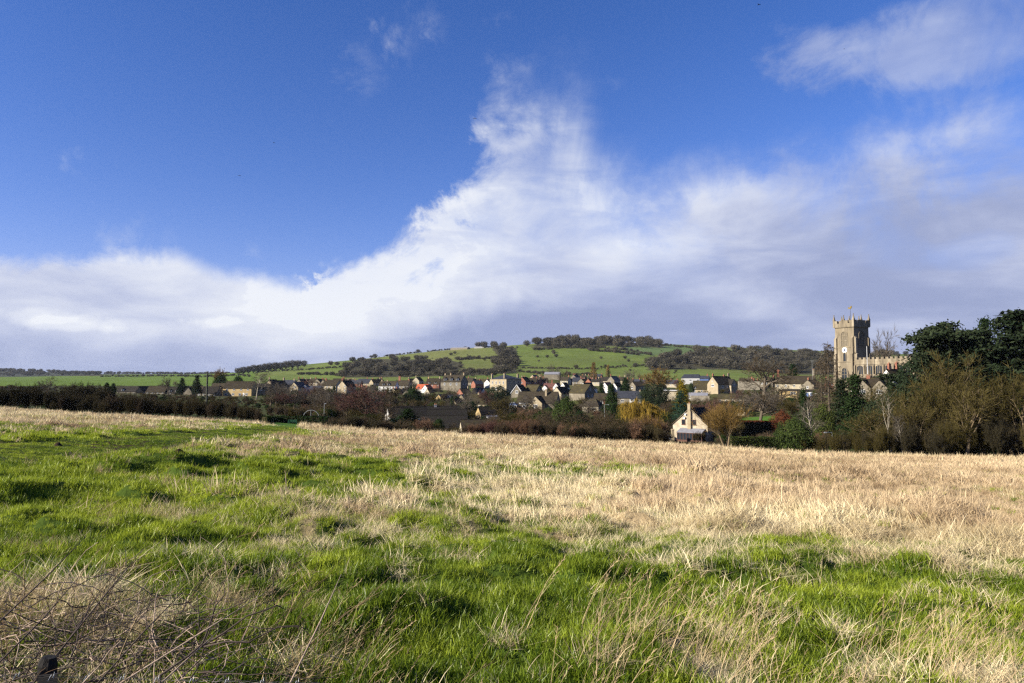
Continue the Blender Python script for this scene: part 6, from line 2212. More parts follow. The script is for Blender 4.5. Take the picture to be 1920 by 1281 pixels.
# keep the lawns and the open view of the cottage clear
pxx = 960 + 1280 * uu
ok &= ~((pxx > 1360) & (pxx < 1470) & (dd > 150) & (dd < 235)) & ~((pxx > 1235) & (pxx < 1345) & (dd < 172)) & ~((pxx > 490) & (pxx < 630) & (dd < 150))
xx, dd = xx[ok], dd[ok]
N = len(xx)
pk = ru.choice(8, N, p=[.22, .12, .14, .10, .20, .04, .08, .10])
hh = np.where(pk >= 7, ru.uniform(4, 8, N), np.where(pk == 3, ru.uniform(3, 6, N), ru.uniform(1.3, 4.2, N)))
hh = np.where(dd < 300, hh, hh * .85)
pq = 960 + 1280 * xx / dd
hh = np.where((pq < 570) & (dd < 430), hh * .45, hh)
hh = np.where((pq > 700) & (pq < 930) & (dd < 300), hh * .5, hh)
hh = np.where(dd > 330, hh * .8, hh)
sz = np.stack([hh * ru.uniform(1.0, 1.5, N), hh * ru.uniform(1.0, 1.5, N), hh], 1)
scatter('undergrowth', 'bare shrubs and low evergreens filling the village gardens', 'undergrowth', UG, np.stack([xx, dd, ground(xx, dd) - .1], 1), np.stack([np.zeros(N), np.zeros(N), ru.uniform(0, 6.28, N)], 1), sz, ru.uniform(size=N), pk)

# ---------------------------------------------------------------- hill woods and hedges
leafmat('far_twig', (0.062, 0.055, 0.038), (0.125, 0.112, 0.080), 0.0, 0.02)
leafmat('far_dark', (0.040, 0.038, 0.026), (0.092, 0.082, 0.056), 0.0, 0.02)


def far_crown(seed, n, mat, w=.5, z0=.15):
    r = random.Random(seed)
    pl = Plant(seed)
    for i in range(n):
        while True:
            p = Vector((r.uniform(-1, 1), r.uniform(-1, 1), r.uniform(-1, 1)))
            if .35 < p.length < 1:
                break
        lob = 1 + .25 * sin(p.x * 5 + seed) * sin(p.y * 5 + seed * 2)
        p = Vector((p.x * w * lob, p.y * w * lob, z0 + (1 - z0) * (p.z * .5 + .5)))
        if i % 3 == 0:
            pl.leaf(p, (p - Vector((0, 0, .4)) + pl.vec(.35)).normalized(), r.uniform(.05, .11), 1.3)
        else:
            dv = (p - Vector((0, 0, .1)) + pl.vec(.12)).normalized()
            pl.twig(p - dv * .16, p + dv * r.uniform(.03, .12), r.uniform(.022, .045))
    for k in range(3):
        pl.twig(Vector((0, 0, -.3)), Vector((r.gauss(0, .1), r.gauss(0, .1), .6)), .09)
    return mesh_np('far_crown', pl.tv, pl.tf, mat)


FAR0 = 1
FAR = [far_crown(i, 620, 'far_twig') for i in range(4)] + [far_crown(10 + i, 620, 'far_dark') for i in range(3)]


def far_scatter(name, label, cat, pts, hs, mix=None):
    P = np.array(pts)
    N = len(P)
    r = np.random.default_rng(N)
    h = np.array(hs)
    sz = np.stack([h * r.uniform(1.0, 1.5, N), h * r.uniform(1.0, 1.5, N), h], 1)
    pick = r.integers(0, 7, N) if mix is None else np.where(r.uniform(size=N) < mix, r.integers(4, 7, N), r.integers(0, 4, N))
    return scatter(name, label, cat, FAR, P, np.stack([r.normal(0, .05, N), r.normal(0, .05, N), r.uniform(0, 6.28, N)], 1), sz, r.uniform(size=N), pick)


def hz(x, y):
    d = math.hypot(x, y)
    return gz(x, y) + (float(fbm(x / 160, y / 160, 41, 3)) - .5) * 9 * min(max((d - 700) / 600, 0), 1) * min(max((2300 - d) / 900, .25), 1)


wood_names = [('dark scrub wood on the slope left of the green hill field', 11, 150), ('wood along the hill crest', 18, 120), ('long wood at the foot of the hill right of the orange tree', 16, 300),
              ('strip of trees down the middle of the hill', 12, 70), ('scrub at the foot of the hill above the large stone house', 7, 70), None]
rw = random.Random(4)
for poly, nm in zip(HILL_WOODS, wood_names):
    if nm is None:
        continue
    lab, hh, n_ = nm
    x0, x1 = min(p[0] for p in poly), max(p[0] for p in poly)
    y0, y1 = min(p[1] for p in poly), max(p[1] for p in poly)
    pts, hs_ = [], []
    while len(pts) < n_:
        a, b_ = rw.uniform(x0, x1), rw.uniform(y0, y1)
        ja, jb = a + rw.gauss(0, 7), b_ + rw.gauss(0, 1.6)
        if inpoly(np.array([ja]), np.array([jb]), poly)[0]:
            x, y, z = hit(a, b_, 880, 2000)
            pts.append((x, y, hz(x, y) - .5))
            hs_.append(hh * rw.uniform(.4, 1.3))
    far_scatter('wood', lab, 'wood', pts, hs_, .45)
hl = ['hedge across the lower left hill slope', 'hedge along the foot of the main green field', 'short hedge stub below the main green field', 'scrubby hedge below the crest wood', 'hedge above the yellow pasture',
      'hedge falling right from the crest wood', 'scrub line on the left shoulder of the hill', 'scrub line left of the farm sheds', 'hedge below the yellow pasture', 'lowest hedge above the village roofs', 'hedge above the left rooftops', 'bushes between yellow pasture and crest',
      'bushes at the upper right of the green field', 'hedge below the far left field']
for (ln, h0), lab in zip(HILL_HEDGES, hl):
    pts, hs_ = [], []
    for (a0, b0), (a1, b1) in zip(ln[:-1], ln[1:]):
        n_ = max(3, int(abs(a1 - a0) / 2.2))
        for i in range(n_):
            if rw.random() < .12:
                continue
            t = (i + rw.random()) / n_
            x, y, z = hit(a0 + (a1 - a0) * t, b0 + (b1 - b0) * t + rw.gauss(0, .5), 880, 1990)
            pts.append((x, y, hz(x, y) - .3))
            hs_.append(h0 * rw.uniform(.55, 1.4))
    far_scatter('hedgerow', lab, 'hedgerow', pts, hs_, .6)
# far wooded ridge and skyline woods at the left
pts, hs_ = [], []
for i in range(420):
    px = rw.uniform(-260, 190)
    d = rw.uniform(2500, 3550)
    x = (px - 960) / 1280 * d
    pts.append((x, d, hz(x, d) - 1))
    hs_.append(rw.uniform(9, 17))
far_scatter('wood', 'dark wooded ridge on the horizon at the far left', 'wood', pts, hs_, .9)
pts, hs_ = [], []
for i in range(200):
    px = rw.uniform(170, 460)
    d = rw.uniform(3300, 3550)
    x = (px - 960) / 1280 * d
    pts.append((x, d, hz(x, d) - 1))
    hs_.append(rw.uniform(7, 15))
far_scatter('wood', 'thin dark treeline on the horizon above the left green field', 'wood', pts, hs_, .8)
pts, hs_ = [], []
for i in range(150):
    px = rw.uniform(1480, 2100)
    x, y, z = hit(px, 660 + rw.uniform(0, 18), 1000, 1950)
    pts.append((x, y, hz(x, y) - 1))
    hs_.append(rw.uniform(9, 15))
far_scatter('wood', 'wooded hill behind the church and cedars', 'wood', pts, hs_, .6)
KINDS['far_tree'] = (KINDS['oak_a'][0], FAR[0], 1.0)
KINDS['far_tree_dark'] = (KINDS['oak_b'][0], FAR[5], 1.0)
# loose scrub dotted over the hill
pts, hs_ = [], []
for i in range(45):
    x, y, z = hit(rw.uniform(690, 1420), 655 + 48 * rw.random(), 900, 1950)
    pts.append((x, y, hz(x, y) - .3))
    hs_.append(rw.choice([2.5, 3, 4, 6, 8]))
far_scatter('scrub', 'scattered bushes dotted over the hillside pastures', 'scrub', pts, hs_, .6)
CREST = 'bare trees spaced along the hill crest'
for px, py, hpx in [(447, 703, 12), (456, 702, 13), (466, 701, 13), (476, 700, 14), (486, 699, 13), (496, 698, 14), (506, 697, 14), (516, 696, 14), (526, 695, 13), (537, 693.5, 14), (548, 692, 14), (559, 690.5, 13), (570, 688.5, 11)]:
    x, y, z = hit(px, py, 1200, 1890)
    plant('far_tree' if px % 2 else 'far_tree_dark', 'crest_tree', 'bare tree in the row on the low crest above the stone gables', T, px, float(pix(x, y, hz(x, y))[1]) - hpx * 1.15, y, hpx * 1.3, group='bare trees in a row on the low crest')
for px, py, hpx, lb in [(784, 660, 7, 'lone bare tree on the hill skyline left of the farm sheds'), (897, 653, 12, 'domed bare tree behind the farm shed, left of a pair'), (908, 653, 13, 'domed bare tree behind the farm shed, right of a pair'),
                        (926, 652, 13, 'domed bare tree standing apart right of the farm sheds'), (944, 652, 11, 'bare crest tree above the middle tree strip'), (988, 650, 12, 'bare crest tree at the left end of the crest wood'),
                        (1008, 671.5, 5, 'leftmost lone bush in the main green hill field'), (1026, 671.5, 6, 'middle lone bush in the main green hill field'), (1043, 670.5, 7, 'rightmost of three lone bushes in the main hill field'), (1172, 673.5, 6.5, 'dark lone bush in the upper right hill field'),
                        (1178.5, 679, 5, 'small brown bush below the dark lone bush'), (1080, 691.5, 8, 'round bush on the hedge left of the poplars'), (1135, 690, 5, 'small bush on the hedge right of the tall poplar'), (1267, 698, 5, 'bush in the field right of the orange tree'),
                        (1130, 642, 13, 'rounded tree rising from the middle of the crest wood'), (1200, 645, 15, 'tallest rounded tree in the crest wood'), (1235, 647, 12, 'pale tree at the right end of the crest wood'), (620, 686, 9, 'rounded tree clump on the left hill shoulder, left one'), (632, 686, 8, 'rounded tree clump on the left hill shoulder, right one')]:
    x, y, z = hit(px, py, 900, 1890)
    plant('far_tree_dark' if hpx < 9 else 'far_tree', 'hill_tree' if hpx > 8 else 'hill_bush', lb, T if hpx > 8 else 'bush', px, float(pix(x, y, hz(x, y))[1]) - hpx, y, hpx * 1.25)

# ---------------------------------------------------------------- poles, lamps, walls and other small things
p = at(387, 772, 118)
g0 = gz(p[0], p[1])
tp = empty('telegraph_pole', (p[0], p[1], g0), 0, 'weathered wooden telegraph pole rising from the left hedge', 'pole')
h_ = at(387, 697, 118)[2] - g0
MB().tube([(0, 0, -.5), (0, 0, h_ * .5), (0.02, 0, h_)], [.17, .155, .14], 10).build('shaft', 'pole_wood', tp)
MB().box(-.17, .19, -.17, .17, h_, h_ + .06).build('cap', 'lead_grey', tp)


def lamp(px, base, top, d, arm, label):
    q = at(px, base, d)
    z = gz(q[0], q[1])
    h = at(px, top, d)[2] - z
    o = empty('street_lamp', (q[0], q[1], z), 0, label, 'street lamp')
    MB().tube([(0, 0, -.3), (0, 0, h * .4), (0, 0, h)], [.06, .045, .035], 8).build('post', 'metal_pale', o)
    MB().tube([(0, 0, h - .05), (arm * .6, 0, h + .05), (arm, 0, h + .02)], [.04, .035, .03], 6).build('arm', 'metal_pale', o)
    MB().box(min(arm, arm * 1.35), max(arm, arm * 1.35), -.12, .12, h - .08, h + .08).build('lantern', 'metal_pale', o)


lamp(1133.5, 800, 759, 205, 1.0, 'grey street lamp beside the tallest dark conifer')
lamp(1561, 850, 811, 118, -1.0, 'thin street lamp half hidden in the right hand thicket')
lamp(607.5, 790, 757, 150, .3, 'slim pale lamp post right of the garden arch')
# aerial mast over the long house
q = at(1523, 700, 335)
am = empty('aerial_mast', (q[0], q[1], gz(q[0], q[1])), 0, 'thin television aerial above the long cream house', 'aerial')
zz = at(1523, 676, 335)[2] - am.location[2]
MB().tube([(0, 0, 0), (0, 0, zz)], [.05, .035], 6).build('mast', 'metal_pale', am)
mb = MB()
mb.box(-.9, .9, -.03, .03, zz, zz + .05)
for i in range(6):
    x = -.8 + i * .32
    mb.box(x - .02, x + .02, -.35, .35, zz + .02, zz + .06)
mb.build('antenna', 'metal_pale', am)
# arched play frame behind the clipped hedge
q = at(583, 793, 140)
z = gz(q[0], q[1])
ar = empty('play_arch', (q[0], q[1], z), 0, 'pale arched metal frame behind the clipped hedge', 'frame')
R0 = 15 * 140 / 1280
top = at(583, 769, 140)[2] - z
pts = [(R0 * cos(pi * k / 18), 0, max(top - R0, 0) + R0 * sin(pi * k / 18)) for k in range(19)]
pts = [(R0, 0, -.2)] + pts + [(-R0, 0, -.2)]
MB().tube(pts, [.035] * len(pts), 6).build('hoop', 'metal_pale', ar)
MB().tube([(-.05, 0, -.2), (-.05, 0, top)], [.035, .035], 6).build('upright', 'metal_pale', ar)
# goal-end bench on the little lawn
q = at(548, 795, 122)
z = gz(q[0], q[1])
be = empty('garden_bench', (q[0], q[1], z), .2, 'small green garden bench on the lawn by the clipped hedge', 'bench')
surf('paint_green', (0.03, 0.12, 0.06), (0.04, 0.15, 0.08), 2.0, .5)
for i in range(3):
    MB().box(-.75, .75, -.2 + i * .14, -.09 + i * .14, .42, .46).build('seat_slat', 'paint_green', be)
for i in range(2):
    MB().box(-.75, .75, .24, .28, .55 + i * .16, .66 + i * .16).build('back_slat', 'paint_green', be)
for s in (-1, 1):
    MB().box(s * .68 - .04, s * .68 + .04, -.2, -.12, -.1, .42).build('leg', 'paint_green', be)
    MB().box(s * .68 - .04, s * .68 + .04, .2, .239, -.1, .85).build('leg', 'paint_green', be)
# lawns
surf('lawn', (0.060, 0.135, 0.018), (0.095, 0.185, 0.026), 0.6, 1.0, .4, 6, spec=.05)


def lawn(label, poly, d):
    pts = []
    for a, b_ in poly:
        x, y, z = hit(a, b_, d * .75, d * 1.4)
        pts.append((x, y))
    cx_, cy_ = np.mean([q[0] for q in pts]), np.mean([q[1] for q in pts])
    V, Fc = [(cx_, cy_)], []
    rings = 7
    for k in range(1, rings + 1):
        for i in range(len(pts) * 4):
            j, t = divmod(i, 4)
            a, b_ = pts[j], pts[(j + 1) % len(pts)]
            V.append((cx_ + ((a[0] + (b_[0] - a[0]) * t / 4) - cx_) * k / rings, cy_ + ((a[1] + (b_[1] - a[1]) * t / 4) - cy_) * k / rings))
    m = len(pts) * 4
    for i in range(m):
        Fc.append((0, 1 + i, 1 + (i + 1) % m))
        for k in range(rings - 1):
            Fc.append((1 + k * m + i, 1 + (k + 1) * m + i, 1 + (k + 1) * m + (i + 1) % m, 1 + k * m + (i + 1) % m))
    A = np.array(V)
    zz_ = ground(A[:, 0], A[:, 1]) + .06
    o = link(bpy.data.objects.new('lawn', mesh_np('lawn', np.concatenate([A, zz_[:, None]], 1), Fc, 'lawn', True)))
    tag(o, label, 'lawn', kind='structure')


lawn('bright lawn behind the copper hedge', [(1372, 792), (1380, 784), (1420, 782), (1455, 780), (1450, 790), (1416, 793)], 190)
lawn('small lawn at the end of the path', [(500, 800), (520, 793), (615, 792), (625, 800), (560, 803)], 118)
# pale garden walls: each a run of coursed blocks with a coping
surf('wall_stone', (0.46, 0.40, 0.29), (0.36, 0.31, 0.22), 0.8, .95, .5, 3)


def garden_wall(label, pxa, pxb, row, d, h):
    a, b_ = at(pxa, row, d), at(pxb, row, d)
    ga = min(gz(a[0], a[1]), a[2])
    L_ = b_[0] - a[0]
    o = empty('garden_wall', (a[0], a[1], a[2] - h), 0, label, 'wall')
    MB().box(0, L_, -.25, .25, -2.5, h - .15).build('stonework', 'wall_stone', o)
    MB().box(-.05, L_ + .05, -.32, .32, h - .148, h).build('coping', 'wall_stone', o)


garden_wall('pale stone garden wall under the largest bare tree', 1384, 1424, 715, 400, 2.6)
garden_wall('pale garden wall below the low mossy roof', 1295, 1330, 742, 345, 1.8)
garden_wall('pale garden wall beside the dark yew in mid village', 700, 716, 748, 430, 1.8)
# gate pillar and car beside the stone cottage
q = at(1261.5, 824, 166)
gp = empty('gate_pillar', (q[0], q[1], gz(q[0], q[1])), 0, 'cream stone gate pillar left of the stone cottage', 'pillar')
hgt = at(1261.5, 806, 166)[2] - gp.location[2]
MB().box(-.32, .32, -.32, .32, -.5, hgt).build('shaft', 'stone_cream', gp)
MB().frustum(0, 0, hgt, hgt + .2, .4, .4, .25, .25).build('cap', 'stone_cream', gp)
q = at(1254, 818, 172)
cz_ = gz(q[0], q[1])
car = empty('parked_car', (q[0], q[1], cz_), radians(70), 'pale car with dark windows parked left of the stone cottage', 'car')
surf('car_paint', (0.62, 0.66, 0.72), None, rough=.25, spec=.5)
surf('tyre_black', (0.02, 0.02, 0.02), None, rough=.9)
mb = MB()
side = [(-2.1, .35), (2.05, .35), (2.1, .75), (1.95, .95), (1.15, 1.02), (-1.75, 1.02), (-2.08, .95)]
mb.prism(side, -.85, .85)
body = mb.build('body', 'car_paint', car)
mb = MB()
mb.add([(-1.7, -.8, 1.02), (1.05, -.8, 1.02), (.35, -.66, 1.52), (-1.35, -.66, 1.52), (-1.7, .8, 1.02), (1.05, .8, 1.02), (.35, .66, 1.52), (-1.35, .66, 1.52)],
       [(0, 1, 2, 3), (7, 6, 5, 4), (1, 5, 6, 2), (4, 0, 3, 7), (3, 2, 6, 7), (0, 4, 5, 1)])
cab = mb.build('cabin_glass', 'window_glass', car)
MB().box(-1.38, .38, -.68, .68, 1.52, 1.57).build('roof', 'car_paint', car)
for x in (-1.3, 1.3):
    for y in (-.78, .78):
        MB().tube([(x, y - .1, .32), (x, y + .1, .32)], [.32, .32], 14).build('wheel', 'tyre_black', car)
for y in (-.6, .6):
    MB().box(2.03, 2.11, y - .18, y + .18, .66, .82).build('headlight', 'metal_pale', car)

# ---------------------------------------------------------------- molehills
surf('mole_soil', (0.075, 0.050, 0.032), (0.045, 0.032, 0.022), 5.0, 1.0, .8, 18, spec=.05)
rm = random.Random(8)


def mole_mesh(seed):
    r = random.Random(seed)
    V, Fc = [], []
    nrg, nsg = 5, 14
    V.append((0, 0, 1.0))
    for k in range(1, nrg + 1):
        t = k / nrg
        for i in range(nsg):
            a = 2 * pi * i / nsg
            rad = t * (1 + .22 * sin(a * 2 + seed) + r.uniform(-.1, .1))
            V.append((rad * cos(a), rad * sin(a), (cos(t * pi) * .5 + .5) * r.uniform(.8, 1.15) - (.15 if k == nrg else 0)))
    for i in range(nsg):
        Fc.append((0, 1 + i, 1 + (i + 1) % nsg))
        for k in range(nrg - 1):
            b0 = 1 + k * nsg
            Fc.append((b0 + i, b0 + nsg + i, b0 + nsg + (i + 1) % nsg, b0 + (i + 1) % nsg))
    return mesh_np('molehill', V, Fc, 'mole_soil', True)


MOLE = [mole_mesh(i) for i in range(5)]


def molehill(px, py, w, label, group=None):
    x, y, z = hit(px, py, 4, 104)
    o = link(bpy.data.objects.new('molehill', MOLE[rm.randrange(5)]))
    zz_ = float(surface_z(np.array([x]), np.array([y]))[0])
    s = w * y / 1280 / 2
    o.location = (x, y, zz_ - .02)
    o.scale = (s, s * rm.uniform(.8, 1.1), s * rm.uniform(.5, .75))
    o.rotation_euler = (0, 0, rm.uniform(0, 6))
    tag(o, label, 'molehill', group)


for px, py, w, lb in [(340, 889, 30, 'large dark molehill alone on the green left of centre'), (665, 908, 30, 'dark brown molehill right of the centre left straw patch'), (167, 876, 18, 'dark molehill on the lower edge of the path'),
                      (186, 833, 13, 'dark molehill at the top edge of the path'), (115, 838, 26, 'broad low molehill in the left path'), (270, 821, 12, 'molehill above the middle of the path'),
                      (490, 968, 14, 'thin dark clod tuft in the sunny grass'), (375, 976, 38, 'broad tussocky molehill in the left foreground green'), (485, 920, 28, 'brown molehill beside a straw tuft'), (440, 828, 22, 'brown clod heap right of the path'), (465, 827, 16, 'smaller clod heap beside the brown one')]:
    molehill(px, py, w, lb)
for i in range(34):
    t = rm.random()
    px = rm.uniform(10, 760)
    py = np.interp(px, [0, 200, 480, 760], [790, 798, 806, 822]) + rm.uniform(0, 46) * rm.random()
    molehill(px, float(py), rm.uniform(6, 13), 'small dark molehill scattered across the far left of the field', 'small molehills across the far left of the field')

# ---------------------------------------------------------------- birds
surf('feather_dark', (0.012, 0.012, 0.014), (0.025, 0.025, 0.028), 8.0, .8)


def bird(px, py, d, span, bank, label, lift=.25):
    q = at(px, py, d)
    o = empty('bird', q, bank, label, 'bird')
    mb = MB()
    s = span / 2
    mb.tube([(0, -.42 * s, 0), (0, -.3 * s, .02 * s), (0, 0, .03 * s), (0, .3 * s, .02 * s), (0, .55 * s, .0)], [.02 * s, .09 * s, .13 * s, .07 * s, .03 * s], 8)
    for sg in (-1, 1):
        mb.add([(sg * .08 * s, -.2 * s, .03 * s), (sg * .55 * s, -.28 * s, lift * s), (sg * 1.0 * s, .02 * s, lift * .6 * s), (sg * .55 * s, .1 * s, lift * s * .95), (sg * .08 * s, .2 * s, .03 * s),
                (sg * .08 * s, -.2 * s, .0), (sg * .55 * s, -.28 * s, lift * s - .02), (sg * 1.0 * s, .02 * s, lift * .6 * s - .015), (sg * .55 * s, .1 * s, lift * s * .95 - .02), (sg * .08 * s, .2 * s, .0)],
               [(0, 1, 2, 3, 4), (9, 8, 7, 6, 5), (0, 5, 6, 1), (1, 6, 7, 2), (2, 7, 8, 3), (3, 8, 9, 4)])
    mb.add([(0, .5 * s, .01 * s), (.14 * s, .85 * s, 0), (-.14 * s, .85 * s, 0), (0, .5 * s, -.02 * s)], [(0, 1, 2), (3, 2, 1), (0, 3, 1), (0, 2, 3)])
    mb.build('body', 'feather_dark', o)


bird(1423, 9, 110, .75, .4, 'dark bird at the very top of the sky')
bird(890.5, 221.5, 130, .85, .1, 'bird with raised wings beside the tall cloud', -.35)
bird(514, 268, 120, .55, 1.0, 'small dark bird in the blue sky, higher of two')
bird(449, 329.5, 120, .65, .2, 'small dark bird in the blue sky, lower of two', .1)
bird(1583, 92, 140, .45, .7, 'tiny bird in front of the upper right cloud')

# ---------------------------------------------------------------- foreground: brambles, dead stems, fence post and wire
surf('cane_dark', (0.050, 0.036, 0.028), (0.085, 0.060, 0.045), 9.0, .8, .2, 30)
surf('cane_pale', (0.42, 0.315, 0.225), (0.30, 0.215, 0.150), 9.0, .75, .2, 30)
leafmat('stem_straw', (0.36, 0.25, 0.13), (0.66, 0.50, 0.29), 0.15, tint=True)
leafmat('stem_brown', (0.12, 0.082, 0.052), (0.30, 0.20, 0.125), 0.1, tint=True)


def stem_mesh(seed, mat, h, r0, lean, head=True, side=2, wob=.02):
    r = random.Random(seed)
    mb = MB()
    pts = [Vector((0, 0, -.03))]
    d = Vector((lean * r.uniform(.6, 1.3), r.gauss(0, .18), 1)).normalized()
    n_ = 6
    p = Vector((0, 0, 0))
    for i in range(n_):
        d = (d + Vector((lean * .10 + r.gauss(0, wob * 3), r.gauss(0, wob * 3), -.05))).normalized()
        p = p + d * h / n_
        pts.append(p.copy())
    mb.tube(pts, [r0 * (1 - .75 * i / n_) for i in range(n_ + 1)], 3, False)
    for k in range(side):
        i = r.randint(2, n_ - 1)
        q = pts[i]
        dd = (d + Vector((r.gauss(0, .7), r.gauss(0, .7), .1))).normalized()
        L_ = h * r.uniform(.12, .3)
        mb.tube([q, q + dd * L_ * .5, q + dd * L_ + Vector((0, 0, -.02))], [r0 * .5, r0 * .4, r0 * .2], 3, False)
    if head:
        for k in range(9):
            q = pts[-1] - d * r.uniform(0, h * .13)
            dd = (d + Vector((r.gauss(0, .45), r.gauss(0, .45), 0))).normalized()
            mb.tube([q, q + dd * h * .045], [r0 * .7, r0 * .2], 3, False)
    return mb.mesh('stem', mat)


SP = [stem_mesh(i, 'stem_straw', 1.0, .0042, .42) for i in range(7)] + [stem_mesh(20 + i, 'stem_brown', 1.0, .0045, .45, False, 3) for i in range(4)]
rs = np.random.default_rng(77)
Ps, Rs, Ss, Ts, Ks = [], [], [], [], []


def add_stems(n, f, hlo, hhi, brown, y0=2.6, y1=9.0, u0=-.9, u1=.9, leanrot=.5):
    c = 0
    while c < n:
        y = sqrt(rs.uniform(y0 * y0, y1 * y1))
        x = rs.uniform(u0, u1) * y
        if rs.uniform() > f(x, y):
            continue
        c += 1
        z = float(surface_z(np.array([x]), np.array([y]))[0])
        Ps.append((x, y, z))
        Rs.append((rs.normal(0, .12), rs.normal(0, .12), rs.normal(0.1, leanrot)))
        s = rs.uniform(hlo, hhi)
        Ss.append((s, s, s))
        Ts.append(rs.uniform())
        Ks.append(rs.integers(7, 11) if rs.uniform() < brown else rs.integers(0, 7))


add_stems(520, lambda x, y: (.15 + .85 * min(max((x / y - .05) / .3, 0), 1)) * (fbm(x / .8, y / .8, 5, 2) > .42), .28, .72, .08, 2.8, 6.0, .0, .9)
add_stems(170, lambda x, y: float(fbm(x / .7, y / .7, 6, 2) > .5), .25, .5, .15, 2.8, 5.5, -.4, .15)
add_stems(130, lambda x, y: 1.0, .35, .85, .75, 2.8, 5.6, -.9, -.30)
add_stems(900, lambda x, y: float(straw(np.array([x]), np.array([y]))[0] > .7), .32, .55, .12, 8, 40, -.5, .9, .9)
scatter('dead_stems', 'tall thin dead grass stems leaning right in the foreground', 'dead stems', SP, np.array(Ps), np.array(Rs), np.array(Ss), np.array(Ts), np.array(Ks))

# straggling fringe of tall grass where the field meets the hedges
FRG = [tuft(26, .35, .95, .05, .5, .45, .35, 400 + i, 2, 'grass_russet' if i % 2 else 'grass_straw') for i in range(6)]
N = 1500
px = rs.uniform(560, 1990, N)
dd = rs.uniform(101, 110, N)
x = (px - 960) / 1280 * dd
z = surface_z(x, dd)
sz = rs.uniform(.5, 1.3, N)
scatter('edge_grass', 'ragged fringe of tall dead grass along the far field edge', 'dry grass', FRG, np.stack([x, dd, z], 1), np.stack([rs.normal(0, .1, N), rs.normal(0, .1, N), rs.normal(.2, .8, N)], 1), np.repeat(sz[:, None], 3, 1), rs.uniform(.2, .9, N), rs.integers(0, 6, N))

# bramble tangle, lower left
rb = random.Random(31)


def cane(mb, p, d, L_, r0, n_=9, wob=.35, droop=.12):
    p = Vector(p)
    d = Vector(d).normalized()
    pts = [p.copy()]
    for i in range(n_):
        d = (d + Vector((rb.gauss(0, wob), rb.gauss(0, wob), rb.gauss(0, wob * .7) - droop * i / n_)) * .5).normalized()
        p = p + d * L_ / n_
        pts.append(p.copy())
    mb.tube(pts, [r0 * (1 - .6 * i / n_) for i in range(n_ + 1)], 4, False)
    return pts


for j, (mat, lab, n_, r0, hgt) in enumerate((('cane_pale', 'tangle of pale dry bramble canes in the lower left corner', 330, .0038, .30), ('cane_dark', 'tangle of dark bramble canes in the lower left corner', 330, .0036, .38))):
    mb = MB()
    for i in range(n_):
        y = rb.uniform(2.9, 4.9)
        u = -1.0 + rb.random() ** .8 * .62
        if u > -.42 and rb.random() < .7:
            continue
        x = u * y
        z = float(surface_z(np.array([x]), np.array([y]))[0])
        a = rb.uniform(0, 2 * pi)
        cane(mb, (x, y, z + rb.uniform(0, hgt)), (cos(a), sin(a), rb.uniform(-.1, .6)), rb.uniform(.25, .8), r0 * rb.uniform(.6, 1.3), 9, .5, .3)
    o = mb.build('bramble', mat, None, True)
    tag(o, lab, 'bramble', kind='stuff')
# one dark thorny branch reaching to the right
p0 = at(330, 1300, 3.1)
zb = float(surface_z(np.array([p0[0]]), np.array([p0[1]]))[0])
br_ = empty('thorn_branch', (p0[0], p0[1], zb), 0, 'dark leafless thorny branch reaching up right in the lower left', 'branch')


def twigpath(pix_pts, r0, r1, d0=3.1):
    P = [at(a, b_, d0 + c) - np.array((p0[0], p0[1], zb)) for a, b_, c in pix_pts]
    n_ = len(P)
    return MB().tube(P, [r0 + (r1 - r0) * i / (n_ - 1) for i in range(n_)], 6)


A = lambda zx, zy, c=0.0: (zx / 3.0, 1000 + zy / 3.0, c)
twigpath([(300, 1330, -.1), A(900, 800), A(1060, 690, .05), A(1140, 620, .08), A(1175, 530, .1), A(1210, 410, .14), A(1265, 345, .16), A(1258, 285, .18)], .0068, .0022).build('stem', 'cane_dark', br_, True)
twigpath([A(1130, 640, .07), A(1260, 560, .1), A(1390, 465, .15), A(1470, 440, .16), A(1560, 405, .2), A(1605, 430, .2)], .0050, .0020).build('side_branch', 'cane_dark', br_, True)
twigpath([A(1545, 405, .19), A(1530, 350, .2), A(1540, 230, .22)], .0028, .0014).build('twig', 'cane_dark', br_, True)
twigpath([A(1180, 470, .12), A(1250, 440, .12), A(1380, 385, .14), A(1410, 345, .15)], .0036, .0016).build('twig', 'cane_dark', br_, True)
twigpath([A(1140, 640, .07), A(1270, 610, .05), A(1400, 615, .04), A(1440, 590, .06), A(1570, 525, .1), A(1670, 520, .12), A(1740, 545, .12)], .0046, .0018).build('side_branch', 'cane_dark', br_, True)
twigpath([A(1410, 620, .04), A(1440, 660, .02), A(1480, 700, .0)], .0026, .0014).build('twig', 'cane_dark', br_, True)
twigpath([A(1110, 350, .12), A(1118, 450, .11), A(1120, 545, .08)], .0020, .0026).build('twig', 'cane_dark', br_, True)
